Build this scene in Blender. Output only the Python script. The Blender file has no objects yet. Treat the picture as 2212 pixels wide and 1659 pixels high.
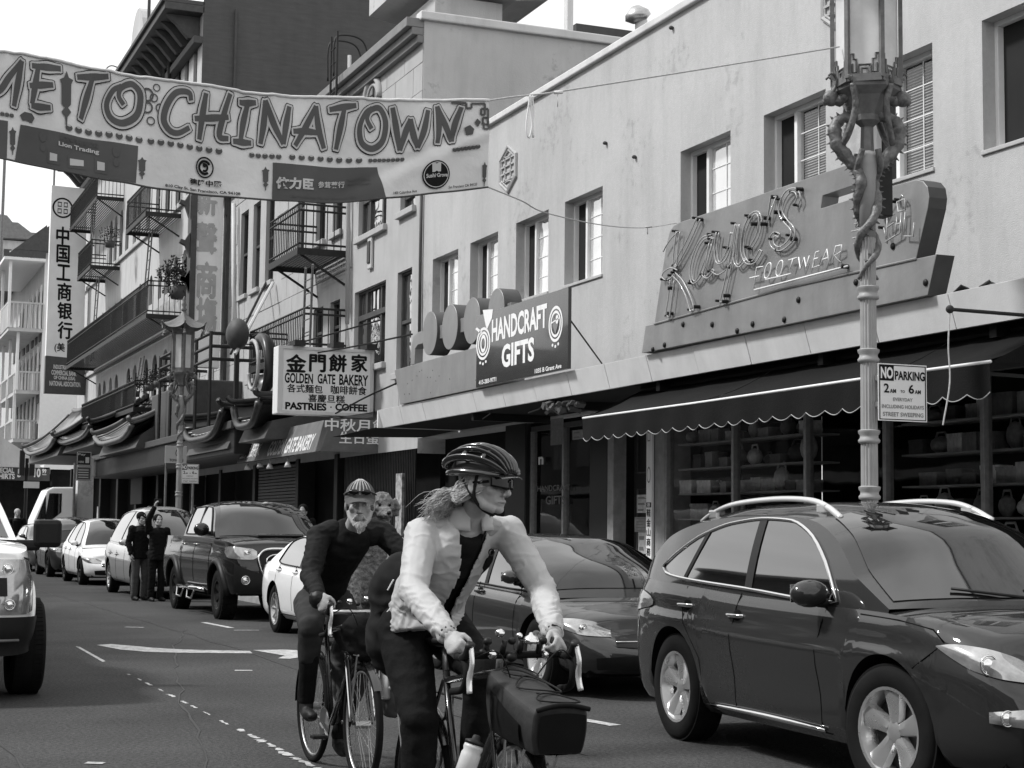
import bpy, bmesh, math, random
from mathutils import Vector, Matrix, noise
random.seed(7)
SC = bpy.context.scene
COL = SC.collection
PI = math.pi
# ---------------- camera ----------------
YAW, PITCH, ROLL, FPX, CAMH = 22.217, 5.044, 0.657, 3600.0, 1.45
PW, PH = 2212.0, 1659.0          # measuring grid of the photograph
def cam_rows():
    y, p, r = [math.radians(a) for a in (YAW, PITCH, ROLL)]
    f = Vector((math.sin(y)*math.cos(p), math.cos(y)*math.cos(p), math.sin(p)))
    rt = Vector((math.cos(y), -math.sin(y), 0)); up = rt.cross(f)
    return (math.cos(r)*rt + math.sin(r)*up, -math.sin(r)*rt + math.cos(r)*up, f)
CR, CU, CF = cam_rows()
CAMP = Vector((0, 0, CAMH))
cd = bpy.data.cameras.new('camera'); cam = bpy.data.objects.new('camera', cd); COL.objects.link(cam)
cam.matrix_world = Matrix(((CR.x, CU.x, -CF.x, 0), (CR.y, CU.y, -CF.y, 0), (CR.z, CU.z, -CF.z, CAMH), (0, 0, 0, 1)))
cd.sensor_width = 36; cd.lens = FPX/PW*36; cd.clip_end = 2000
SC.camera = cam
def U(u, v, X=None, Y=None, Z=None):
    """the real point seen at (u,v) that lies on a given plane of the street"""
    d = CR*((u-PW/2)/FPX) + CU*((PH/2-v)/FPX) + CF
    t = X/d.x if X is not None else (Y/d.y if Y is not None else (Z-CAMH)/d.z)
    return CAMP + d*t
# ---------------- world, sun, exposure ----------------
SUN_EL, SUN_AZ = 48.0, 292.0     # azimuth measured clockwise from +Y
w = bpy.data.worlds.new('World'); SC.world = w; w.use_nodes = True
nt = w.node_tree; nt.nodes.clear()
def N(t, k, **kw):
    n = t.nodes.new(k)
    for a, b in kw.items():
        if a.startswith('i_'): n.inputs[a[2:].replace('_', ' ')].default_value = b
        else: setattr(n, a, b)
    return n
sk = N(nt, 'ShaderNodeTexSky', sky_type='NISHITA', sun_disc=False, sun_elevation=math.radians(SUN_EL), sun_rotation=math.radians(SUN_AZ), dust_density=3.0, air_density=1.0)
bw = N(nt, 'ShaderNodeRGBToBW'); nt.links.new(sk.outputs[0], bw.inputs[0])
tc = N(nt, 'ShaderNodeTexCoord')
mp = N(nt, 'ShaderNodeMapping'); mp.inputs['Scale'].default_value = (1, 1, 2.6)
nz = N(nt, 'ShaderNodeTexNoise', i_Scale=2.2, i_Detail=5.0, i_Roughness=.55)
nt.links.new(tc.outputs['Generated'], mp.inputs[0]); nt.links.new(mp.outputs[0], nz.inputs['Vector'])
cr = N(nt, 'ShaderNodeMapRange'); nt.links.new(nz.outputs[0], cr.inputs[0])
cr.inputs[1].default_value = .3; cr.inputs[2].default_value = .7; cr.inputs[3].default_value = 8.2; cr.inputs[4].default_value = 12.5
mx = N(nt, 'ShaderNodeMix', data_type='FLOAT'); mx.inputs[0].default_value = .82
nt.links.new(bw.outputs[0], mx.inputs[2]); nt.links.new(cr.outputs[0], mx.inputs[3])
bg = N(nt, 'ShaderNodeBackground', i_Strength=.106); nt.links.new(mx.outputs[0], bg.inputs[0])
wo = N(nt, 'ShaderNodeOutputWorld'); nt.links.new(bg.outputs[0], wo.inputs[0])
sd = bpy.data.lights.new('sun', 'SUN'); sd.energy = 3.1; sd.angle = math.radians(7); sd.color = (1, 1, 1)
so = bpy.data.objects.new('sun', sd); COL.objects.link(so)
az, el = math.radians(SUN_AZ), math.radians(SUN_EL)
so.rotation_euler = Vector((math.sin(az)*math.cos(el), math.cos(az)*math.cos(el), math.sin(el))).to_track_quat('Z', 'Y').to_euler()
SC.view_settings.view_transform = 'Standard'; SC.view_settings.look = 'None'; SC.view_settings.gamma = 1
SC.view_settings.exposure = 0.28
try: SC.view_settings.use_curve_mapping = False
except Exception: pass
SC.cycles.max_bounces = 6; SC.cycles.transparent_max_bounces = 12
# ---------------- materials ----------------
MATS = {}
def mat(name, g, rough=.7, metal=0., var=.12, scale=3., bump=0., bscale=60., coat=0., spec=.5, streak=0., stretch=(1, 1, 1), g2=None, emit=0., speck=0., sscale=55, cior=0, spots=0.):
    """grey procedural material: base value, mottling, fine relief, vertical streaks"""
    if name in MATS: return MATS[name]
    if spec == .5 and metal == 0 and coat == 0: spec = .12 if rough >= .7 else (.25 if rough >= .5 else .4)
    if cior: coat = 1.
    m = bpy.data.materials.new(name); m.use_nodes = True; t = m.node_tree; t.nodes.clear()
    out = N(t, 'ShaderNodeOutputMaterial'); b = N(t, 'ShaderNodeBsdfPrincipled')
    t.links.new(b.outputs[0], out.inputs[0])
    if cior: b.inputs['Coat IOR'].default_value = cior
    b.inputs['Roughness'].default_value = rough; b.inputs['Metallic'].default_value = metal
    b.inputs['Coat Weight'].default_value = coat; b.inputs['Coat Roughness'].default_value = .04
    b.inputs['Specular IOR Level'].default_value = spec
    b.inputs['Base Color'].default_value = (g, g, g, 1)
    geo = N(t, 'ShaderNodeTexCoord'); mp = N(t, 'ShaderNodeMapping'); mp.inputs['Scale'].default_value = stretch
    t.links.new(geo.outputs['Object'], mp.inputs[0])
    if var > 0:
        n = N(t, 'ShaderNodeTexNoise', i_Scale=scale, i_Detail=6., i_Roughness=.62); t.links.new(mp.outputs[0], n.inputs['Vector'])
        r = N(t, 'ShaderNodeMapRange'); t.links.new(n.outputs[0], r.inputs[0])
        r.inputs[1].default_value = .28; r.inputs[2].default_value = .72
        lo, hi = (g*(1-var), g*(1+var)) if g2 is None else (g, g2)
        r.inputs[3].default_value = lo; r.inputs[4].default_value = min(hi, .95); last = r.outputs[0]
        if streak > 0:
            mp2 = N(t, 'ShaderNodeMapping'); mp2.inputs['Scale'].default_value = (1.7, 1.7, .3)
            t.links.new(geo.outputs['Object'], mp2.inputs[0])
            n2 = N(t, 'ShaderNodeTexNoise', i_Scale=1.6, i_Detail=5., i_Roughness=.6); t.links.new(mp2.outputs[0], n2.inputs['Vector'])
            r2 = N(t, 'ShaderNodeMapRange'); t.links.new(n2.outputs[0], r2.inputs[0])
            r2.inputs[1].default_value = .45; r2.inputs[2].default_value = .75; r2.inputs[3].default_value = 1; r2.inputs[4].default_value = 1-streak
            mu = N(t, 'ShaderNodeMath', operation='MULTIPLY'); t.links.new(last, mu.inputs[0]); t.links.new(r2.outputs[0], mu.inputs[1]); last = mu.outputs[0]
        if spots > 0:
            n5 = N(t, 'ShaderNodeTexNoise', i_Scale=7., i_Detail=5., i_Roughness=.7); t.links.new(geo.outputs['Object'], n5.inputs['Vector'])
            n6 = N(t, 'ShaderNodeTexNoise', i_Scale=.7, i_Detail=2.); t.links.new(geo.outputs['Object'], n6.inputs['Vector'])
            a5 = N(t, 'ShaderNodeMath', operation='ADD'); t.links.new(n5.outputs[0], a5.inputs[0]); t.links.new(n6.outputs[0], a5.inputs[1])
            r5 = N(t, 'ShaderNodeMapRange'); t.links.new(a5.outputs[0], r5.inputs[0])
            r5.inputs[1].default_value = 1.14; r5.inputs[2].default_value = 1.28; r5.inputs[3].default_value = 1; r5.inputs[4].default_value = 1-spots
            m5 = N(t, 'ShaderNodeMath', operation='MULTIPLY'); t.links.new(last, m5.inputs[0]); t.links.new(r5.outputs[0], m5.inputs[1]); last = m5.outputs[0]
        if speck > 0:
            n4 = N(t, 'ShaderNodeTexNoise', i_Scale=sscale, i_Detail=3., i_Roughness=.8); t.links.new(geo.outputs['Object'], n4.inputs['Vector'])
            r4 = N(t, 'ShaderNodeMapRange'); t.links.new(n4.outputs[0], r4.inputs[0])
            r4.inputs[1].default_value = .3; r4.inputs[2].default_value = .7; r4.inputs[3].default_value = 1-speck; r4.inputs[4].default_value = 1+speck
            m4 = N(t, 'ShaderNodeMath', operation='MULTIPLY'); t.links.new(last, m4.inputs[0]); t.links.new(r4.outputs[0], m4.inputs[1]); last = m4.outputs[0]
        t.links.new(last, b.inputs['Base Color'])
        r3 = N(t, 'ShaderNodeMapRange'); t.links.new(n.outputs[0], r3.inputs[0])
        r3.inputs[3].default_value = max(rough*.85, .02); r3.inputs[4].default_value = min(rough*1.15, 1); t.links.new(r3.outputs[0], b.inputs['Roughness'])
    if bump > 0:
        n3 = N(t, 'ShaderNodeTexNoise', i_Scale=bscale, i_Detail=4.); t.links.new(mp.outputs[0], n3.inputs['Vector'])
        bp = N(t, 'ShaderNodeBump', i_Strength=bump, i_Distance=.02); t.links.new(n3.outputs[0], bp.inputs['Height']); t.links.new(bp.outputs[0], b.inputs['Normal'])
    if emit > 0:
        b.inputs['Emission Color'].default_value = (1, 1, 1, 1); b.inputs['Emission Strength'].default_value = emit
    MATS[name] = m; return m
def clear_glass(name, tint=.8, ior=1.5):
    if name in MATS: return MATS[name]
    m = bpy.data.materials.new(name); m.use_nodes = True; t = m.node_tree; t.nodes.clear()
    out = N(t, 'ShaderNodeOutputMaterial'); tr = N(t, 'ShaderNodeBsdfTransparent'); tr.inputs[0].default_value = (tint, tint, tint, 1)
    gl = N(t, 'ShaderNodeBsdfGlossy', i_Roughness=.02); gl.inputs[0].default_value = (.9, .9, .9, 1)
    fr = N(t, 'ShaderNodeFresnel', i_IOR=ior)
    n = N(t, 'ShaderNodeTexNoise', i_Scale=1.3, i_Detail=1.); bp = N(t, 'ShaderNodeBump', i_Strength=.06, i_Distance=.05)
    tcn = N(t, 'ShaderNodeTexCoord'); t.links.new(tcn.outputs['Object'], n.inputs['Vector'])
    t.links.new(n.outputs[0], bp.inputs['Height']); t.links.new(bp.outputs[0], gl.inputs['Normal'])
    gm = N(t, 'ShaderNodeNewGeometry'); sb = N(t, 'ShaderNodeMath', operation='SUBTRACT'); sb.inputs[0].default_value = 1.; t.links.new(gm.outputs['Backfacing'], sb.inputs[1])
    ml = N(t, 'ShaderNodeMath', operation='MULTIPLY'); t.links.new(fr.outputs[0], ml.inputs[0]); t.links.new(sb.outputs[0], ml.inputs[1])
    mxs = N(t, 'ShaderNodeMixShader'); t.links.new(ml.outputs[0], mxs.inputs[0]); t.links.new(tr.outputs[0], mxs.inputs[1]); t.links.new(gl.outputs[0], mxs.inputs[2])
    t.links.new(mxs.outputs[0], out.inputs[0]); MATS[name] = m; return m
def wavy_glass(name, g=.03):
    """old window glass: dark behind, strong uneven mirror of the sky"""
    if name in MATS: return MATS[name]
    m = mat(name, g, .03, 0, 0, spec=.9, coat=1.)
    t = m.node_tree; b = [n for n in t.nodes if n.type == 'BSDF_PRINCIPLED'][0]
    b.inputs['IOR'].default_value = 2.9
    n = N(t, 'ShaderNodeTexNoise', i_Scale=1.6, i_Detail=1.5); bp = N(t, 'ShaderNodeBump', i_Strength=.5, i_Distance=.10)
    tcn = N(t, 'ShaderNodeTexCoord'); t.links.new(tcn.outputs['Object'], n.inputs['Vector'])
    t.links.new(n.outputs[0], bp.inputs['Height']); t.links.new(bp.outputs[0], b.inputs['Normal']); t.links.new(bp.outputs[0], b.inputs['Coat Normal'])
    return m
# ---------------- objects ----------------
WL = {}      # world position of every parent
def tag(o, label=None, cat=None, group=None, kind=None):
    if label: o['label'] = label
    if cat: o['category'] = cat
    if group: o['group'] = group
    if kind: o['kind'] = kind
    return o
def thing(name, label, cat, loc=(0, 0, 0), rz=0, group=None):
    o = bpy.data.objects.new(name, None); COL.objects.link(o); o.empty_display_size = .2
    o.location = loc; o.rotation_euler = (0, 0, rz); WL[o.name] = Vector(loc)
    return tag(o, label, cat, group)
def copy_tree(o, parent=None):
    c = o.copy(); COL.objects.link(c); c.parent = parent
    for ch in list(o.children): copy_tree(ch, c)
    return c
def link_mesh(name, me, m, parent=None, smooth=False, bev=0., loc=None, subs=0):
    o = bpy.data.objects.new(name, me); COL.objects.link(o)
    if m is not None and not me.materials:
        for x in (m if isinstance(m, (list, tuple)) else [m]): me.materials.append(x)
    if smooth: me.polygons.foreach_set('use_smooth', [True]*len(me.polygons))
    if parent is not None: o.parent = parent
    if loc is not None: o.location = loc
    if bev > 0:
        b = o.modifiers.new('bevel', 'BEVEL'); b.width = bev; b.segments = 2; b.limit_method = 'ANGLE'; b.angle_limit = math.radians(40)
    if subs: s = o.modifiers.new('sub', 'SUBSURF'); s.levels = subs; s.render_levels = subs
    return o
class MB:
    def __init__(s): s.v = []; s.f = []; s.mi = []; s.cur = 0
    def add(s, vs, fs):
        b = len(s.v); s.v += [tuple(p) for p in vs]; s.f += [tuple(b+i for i in q) for q in fs]; s.mi += [s.cur]*len(fs); return s
    def box(s, c, d, R=None):
        c = Vector(c); h = [x/2 for x in d]
        vs = [Vector((sx*h[0], sy*h[1], sz*h[2])) for sx in (-1, 1) for sy in (-1, 1) for sz in (-1, 1)]
        if R is not None: vs = [R @ p for p in vs]
        return s.add([p+c for p in vs], [(0, 1, 3, 2), (4, 6, 7, 5), (0, 4, 5, 1), (2, 3, 7, 6), (0, 2, 6, 4), (1, 5, 7, 3)])
    def box2(s, a, b):
        return s.box([(a[i]+b[i])/2 for i in range(3)], [abs(a[i]-b[i]) for i in range(3)])
    def bar(s, a, b, w, h, up=(0, 0, 1)):
        a = Vector(a); b = Vector(b); x = (b-a); L = x.length; x.normalize(); up = Vector(up); y = up.cross(x)
        if y.length < 1e-4: y = Vector((1, 0, 0)).cross(x)
        y.normalize(); z = x.cross(y)
        R = Matrix((x, y, z)).transposed(); return s.box((a+b)/2, (L, w, h), R)
    def tube(s, pts, r, n=8, closed=False, cap=True):
        pts = [Vector(p) for p in pts]; m = len(pts); vs = []; fs = []
        rs = r if isinstance(r, (list, tuple)) else [r]*m
        if len(rs) != m: rs = [rs[round(i*(len(rs)-1)/max(1, m-1))] for i in range(m)]
        nrm = None
        for i, p in enumerate(pts):
            if closed: t = pts[(i+1) % m]-pts[i-1]
            else: t = pts[min(i+1, m-1)]-pts[max(i-1, 0)]
            if t.length < 1e-9: t = Vector((0, 0, 1))
            t.normalize()
            if nrm is None:
                nrm = t.orthogonal().normalized()
            else:
                nrm = nrm - t*nrm.dot(t)
                nrm = nrm.normalized() if nrm.length > 1e-6 else t.orthogonal().normalized()
            bi = t.cross(nrm); rr = rs[i]
            a, b = rr if isinstance(rr, (list, tuple)) else (rr, rr)
            for k in range(n):
                an = 2*PI*k/n; vs.append(p+nrm*(math.cos(an)*a)+bi*(math.sin(an)*b))
        for i in range(m if closed else m-1):
            j = (i+1) % m
            for k in range(n): fs.append((i*n+k, i*n+(k+1) % n, j*n+(k+1) % n, j*n+k))
        if cap and not closed: fs.append(tuple(range(n))[::-1]); fs.append(tuple((m-1)*n+k for k in range(n)))
        return s.add(vs, fs)
    def lathe(s, prof, c=(0, 0, 0), n=16, R=None, ph=0., cap=True):
        c = Vector(c); vs = []; fs = []; m = len(prof)
        for (r, z) in prof:
            for k in range(n):
                a = 2*PI*k/n+ph; p = Vector((r*math.cos(a), r*math.sin(a), z)); vs.append((R @ p if R is not None else p)+c)
        for i in range(m-1):
            for k in range(n): fs.append((i*n+k, i*n+(k+1) % n, (i+1)*n+(k+1) % n, (i+1)*n+k))
        if cap: fs.append(tuple(range(n))[::-1]); fs.append(tuple((m-1)*n+k for k in range(n)))
        return s.add(vs, fs)
    def grid(s, fn, nu, nv, cu=False):
        vs = [fn(i/(nu if cu else nu-1), j/(nv-1)) for i in range(nu) for j in range(nv)]; fs = []
        for i in range(nu if cu else nu-1):
            for j in range(nv-1):
                k = ((i+1) % nu); fs.append((i*nv+j, k*nv+j, k*nv+j+1, i*nv+j+1))
        return s.add(vs, fs)
    def sphere(s, c, r, n=12, m=8, R=None):
        c = Vector(c); r = (r, r, r) if not isinstance(r, (tuple, list)) else r; vs = []; fs = []
        for j in range(1, m):
            th = PI*j/m
            for k in range(n):
                a = 2*PI*k/n; p = Vector((r[0]*math.sin(th)*math.cos(a), r[1]*math.sin(th)*math.sin(a), r[2]*math.cos(th)))
                vs.append((R @ p if R is not None else p)+c)
        for z in (1, -1):
            p = Vector((0, 0, r[2]*z)); vs.append((R @ p if R is not None else p)+c)
        q = len(vs)
        for j in range(m-2):
            for k in range(n): fs.append((j*n+k, (j+1)*n+k, (j+1)*n+(k+1) % n, j*n+(k+1) % n))
        for k in range(n):
            fs.append((q-2, k, (k+1) % n)); fs.append((q-1, (m-2)*n+(k+1) % n, (m-2)*n+k))
        return s.add(vs, fs)
    def prism(s, pts, ext):
        """closed outline pts (3D) pushed by vector ext"""
        n = len(pts); pts = [Vector(p) for p in pts]; e = Vector(ext); vs = pts+[p+e for p in pts]
        fs = [tuple(range(n)), tuple(range(2*n-1, n-1, -1))]+[((i+1) % n, i, n+i, n+(i+1) % n) for i in range(n)]
        return s.add(vs, fs)
    def me(s, name, off=None):
        me = bpy.data.meshes.new(name)
        vs = s.v if off is None else [(p[0]-off[0], p[1]-off[1], p[2]-off[2]) for p in s.v]
        me.from_pydata(vs, [], s.f)
        if any(s.mi): me.polygons.foreach_set('material_index', s.mi)
        return me
    def fixn(s, me):
        b = bmesh.new(); b.from_mesh(me); bmesh.ops.recalc_face_normals(b, faces=b.faces); b.to_mesh(me); b.free(); return me
    def build(s, name, m, parent=None, smooth=False, bev=0., local=False, subs=0, fix=True):
        off = None; ploc = None
        if not local:
            p = parent; off = Vector((0, 0, 0))
            while p is not None: off += Vector(p.location); p = p.parent
        me = s.me(name, off)
        if fix: s.fixn(me)
        return link_mesh(name, me, m, parent, smooth, bev, subs=subs)
def explode(names):
    """every separate piece of the named meshes becomes an object of its own"""
    for o in [o for o in COL.objects if o.type == 'MESH' and o.name.split('.')[0] in names and not o.modifiers.get('r')]:
        me = o.data
        if me.users > 1: continue
        n = len(me.vertices); par = list(range(n))
        def fd(i):
            while par[i] != i: par[i] = par[par[i]]; i = par[i]
            return i
        for p in me.polygons:
            vs = list(p.vertices); r = fd(vs[0])
            for v in vs[1:]: par[fd(v)] = r
        gr = {}
        for p in me.polygons: gr.setdefault(fd(p.vertices[0]), []).append(p)
        if len(gr) < 2 or len(gr) > 90: continue
        first = True
        for ps in gr.values():
            ids = sorted({v for p in ps for v in p.vertices}); mp_ = {v: i for i, v in enumerate(ids)}
            m2 = bpy.data.meshes.new(o.name.split('.')[0]); m2.from_pydata([me.vertices[v].co for v in ids], [], [[mp_[v] for v in p.vertices] for p in ps])
            for mt_ in me.materials: m2.materials.append(mt_)
            m2.polygons.foreach_set('use_smooth', [p.use_smooth for p in ps])
            if first: keep = m2; first = False
            else: c = o.copy(); c.data = m2; COL.objects.link(c)
        o.data = keep
def rotz(a): return Matrix.Rotation(a, 3, 'Z')
def rotx(a): return Matrix.Rotation(a, 3, 'X')
def roty(a): return Matrix.Rotation(a, 3, 'Y')
def autos(o, ang=35):
    """smooth shading with sharp edges kept"""
    me = o.data; b = bmesh.new(); b.from_mesh(me)
    for f in b.faces: f.smooth = True
    for e in b.edges:
        if len(e.link_faces) == 2 and e.calc_face_angle(0) > math.radians(ang): e.smooth = False
    b.to_mesh(me); b.free(); return o
def crom(pts, n=8, closed=False):
    pts = [Vector(p) for p in pts]; out = []; m = len(pts); rng = m if closed else m-1
    for i in range(rng):
        p0 = pts[i-1] if (i > 0 or closed) else pts[0]*2-pts[1]; p1 = pts[i]; p2 = pts[(i+1) % m]
        p3 = pts[(i+2) % m] if (i+2 < m or closed) else pts[-1]*2-pts[-2]
        for k in range(n):
            t = k/n; out.append(.5*((2*p1)+(p2-p0)*t+(2*p0-5*p1+4*p2-p3)*t*t+(3*p1-p0-3*p2+p3)*t**3))
    if not closed: out.append(pts[-1])
    return out
def interp(c, x):
    if x <= c[0][0]: return c[0][1]
    if x >= c[-1][0]: return c[-1][1]
    for i in range(len(c)-1):
        if x <= c[i+1][0]:
            x0, y0 = c[i]; x1, y1 = c[i+1]; h = x1-x0; t = (x-x0)/h
            def sl(k):
                if k <= 0: return (c[1][1]-c[0][1])/(c[1][0]-c[0][0])
                if k >= len(c)-1: return (c[-1][1]-c[-2][1])/(c[-1][0]-c[-2][0])
                a = (c[k][1]-c[k-1][1])/(c[k][0]-c[k-1][0]); b = (c[k+1][1]-c[k][1])/(c[k+1][0]-c[k][0])
                return 0 if a*b <= 0 else 2*a*b/(a+b)
            m0, m1 = sl(i), sl(i+1)
            return (2*t**3-3*t*t+1)*y0+(t**3-2*t*t+t)*h*m0+(-2*t**3+3*t*t)*y1+(t**3-t*t)*h*m1
# ---------------- lettering ----------------
TXT = {}
def text2d(s, bold=0., shear=0.):
    k = (s, bold, shear)
    if k not in TXT:
        c = bpy.data.curves.new('text', 'FONT'); c.body = s; c.size = 1; c.offset = bold; c.shear = shear; c.resolution_u = 3
        c.align_x = 'LEFT'
        o = bpy.data.objects.new('text', c); COL.objects.link(o)
        bpy.context.view_layer.update()
        dg = bpy.context.evaluated_depsgraph_get(); me = bpy.data.meshes.new_from_object(o.evaluated_get(dg))
        vs = [(v.co.x, v.co.y) for v in me.vertices]; fs = [tuple(p.vertices) for p in me.polygons]
        bpy.data.objects.remove(o); bpy.data.curves.remove(c); bpy.data.meshes.remove(me)
        xs = [v[0] for v in vs]; ys = [v[1] for v in vs]; x0, x1, y0, y1 = min(xs), max(xs), min(ys), max(ys)
        TXT[k] = ([((x-x0)/(x1-x0), (y-y0)/(y1-y0)) for x, y in vs], fs)
    return TXT[k]
class Face:
    """a sign face: four corners (left-bottom, right-bottom, right-top, left-top) seen from the front"""
    def __init__(s, lb, rb, rt, lt): s.c = [Vector(p) for p in (lb, rb, rt, lt)]; s.n = (s.c[1]-s.c[0]).cross(s.c[3]-s.c[0]).normalized()
    def at(s, a, b, off=0.): 
        return (s.c[0]*(1-a)+s.c[1]*a)*(1-b)+(s.c[3]*(1-a)+s.c[2]*a)*b+s.n*off
    def slab(s, th, name, m, parent, bev=.004, a0=0, a1=1, b0=0, b1=1, off=0.):
        return MB().prism([s.at(a0, b0, off), s.at(a1, b0, off), s.at(a1, b1, off), s.at(a0, b1, off)], -s.n*th).build(name, m, parent, bev=bev)
    def text(s, t, a0, a1, b0, b1, m, parent, off=.004, bold=.015, shear=0., name='lettering', mb=None):
        if any(ord(c) > 0x2e80 for c in t) and bold > 0:
            mb2 = mb or MB(); vs, fs = text2d(t, 0., shear); k_ = bold/max(1, len(t))
            for j, (dx, dy) in enumerate(((0, 0), (k_, 0), (-k_, 0), (0, bold*.8), (0, -bold*.8))): mb2.add([s.at(a0+(a1-a0)*(x+dx), b0+(b1-b0)*(y+dy), off+j*.0006) for x, y in vs], fs)
            return None if mb is not None else mb2.build(name, m, parent, fix=False)
        vs, fs = text2d(t, bold, shear); vv = [s.at(a0+(a1-a0)*x, b0+(b1-b0)*y, off) for x, y in vs]
        if mb is not None: mb.add(vv, fs); return
        return MB().add(vv, fs).build(name, m, parent, fix=False)
    def poly(s, pts, off=.004, mb=None):
        mb.add([s.at(a, b, off) for a, b in pts], [tuple(range(len(pts)))]); return mb
    def ell(s, ca, cb, ra, rb, off, mb, n=28):
        return s.poly([(ca+ra*math.cos(2*PI*k/n), cb+rb*math.sin(2*PI*k/n)) for k in range(n)], off, mb)
    def ring(s, ca, cb, ra, rb, wa, off, mb, n=28, a0=0, a1=2*PI):
        vs = []; 
        for k in range(n+1):
            an = a0+(a1-a0)*k/n
            for q in (1, 1-wa): vs.append(s.at(ca+ra*q*math.cos(an), cb+rb*q*math.sin(an), off))
        mb.add(vs, [(2*k, 2*k+2, 2*k+3, 2*k+1) for k in range(n)])
    def stroke(s, pts, wd, off, mb, asp=1.):
        """ribbon of half width wd along (a,b) points; asp = width/height of the face"""
        vs = []; m = len(pts)
        for i, p in enumerate(pts):
            q0 = pts[max(i-1, 0)]; q1 = pts[min(i+1, m-1)]; dx = (q1[0]-q0[0])*asp; dy = q1[1]-q0[1]; L = math.hypot(dx, dy) or 1
            wv = wd[i] if isinstance(wd, (list, tuple)) else wd
            vs.append(s.at(p[0]-dy/L*wv/asp, p[1]+dx/L*wv, off)); vs.append(s.at(p[0]+dy/L*wv/asp, p[1]-dx/L*wv, off))
        mb.add(vs, [(2*i, 2*i+1, 2*i+3, 2*i+2) for i in range(m-1)])
# ---------------- palette ----------------
M_stucco = mat('stucco_paint', .45, .85, var=.11, scale=.45, bump=.3, bscale=80, streak=.13, speck=.05, sscale=14, spots=.22)
M_stucco2 = mat('painted_block', .42, .85, var=.07, scale=1.4, bump=.3, bscale=60, streak=.12)
M_side = mat('side_stucco', .50, .9, var=.10, scale=.7, bump=.3, bscale=40, streak=.15, spots=.25)
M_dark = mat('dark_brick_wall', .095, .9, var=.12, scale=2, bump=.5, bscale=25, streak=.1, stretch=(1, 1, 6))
M_white = mat('white_paint', .74, .5, var=.05, scale=5)
M_cream = mat('cream_paint', .62, .8, var=.08, scale=1.2, streak=.2, bump=.2)
M_trim = mat('dark_trim', .07, .6, var=.2, scale=6)
M_black = mat('black_paint', .0110, .5, var=.3, scale=8)
M_iron = mat('wrought_iron', .0225, .55, var=.3, scale=9)
M_rail = mat('weathered_iron', .16, .6, var=.35, scale=7)
M_steel = mat('sign_steel', .27, .42, metal=.35, var=.16, scale=1.8, bump=.1, bscale=14, streak=.15)
M_steeld = mat('sign_steel_edge', .085, .6, var=.2, scale=3)
M_fascia = mat('marquee_fascia', .66, .55, var=.07, scale=2.2, streak=.12, bump=.1)
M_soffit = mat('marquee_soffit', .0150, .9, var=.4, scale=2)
M_asph = mat('asphalt', .062, .92, var=.30, scale=.5, bump=.7, bscale=90, speck=.6, sscale=34)
M_walk = mat('concrete_sidewalk', .26, .9, var=.15, scale=1.5, bump=.3, bscale=60)
M_glassw = wavy_glass('window_glass', .55)
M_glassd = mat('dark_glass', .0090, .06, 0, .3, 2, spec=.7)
M_shopg = clear_glass('shop_glass', .92, 1.38)
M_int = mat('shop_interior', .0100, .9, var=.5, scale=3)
M_metal = mat('brushed_metal', .45, .35, metal=.8, var=.15, scale=20)
M_rope = mat('rope', .45, .9, var=.2, scale=40)
M_wire = mat('cable', .0150, .7, var=0)
M_print = mat('black_print', .0100, .7, var=0)
M_wprint = mat('white_print', .78, .7, var=0)
M_gprint = mat('grey_print', .22, .7, var=0)
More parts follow.
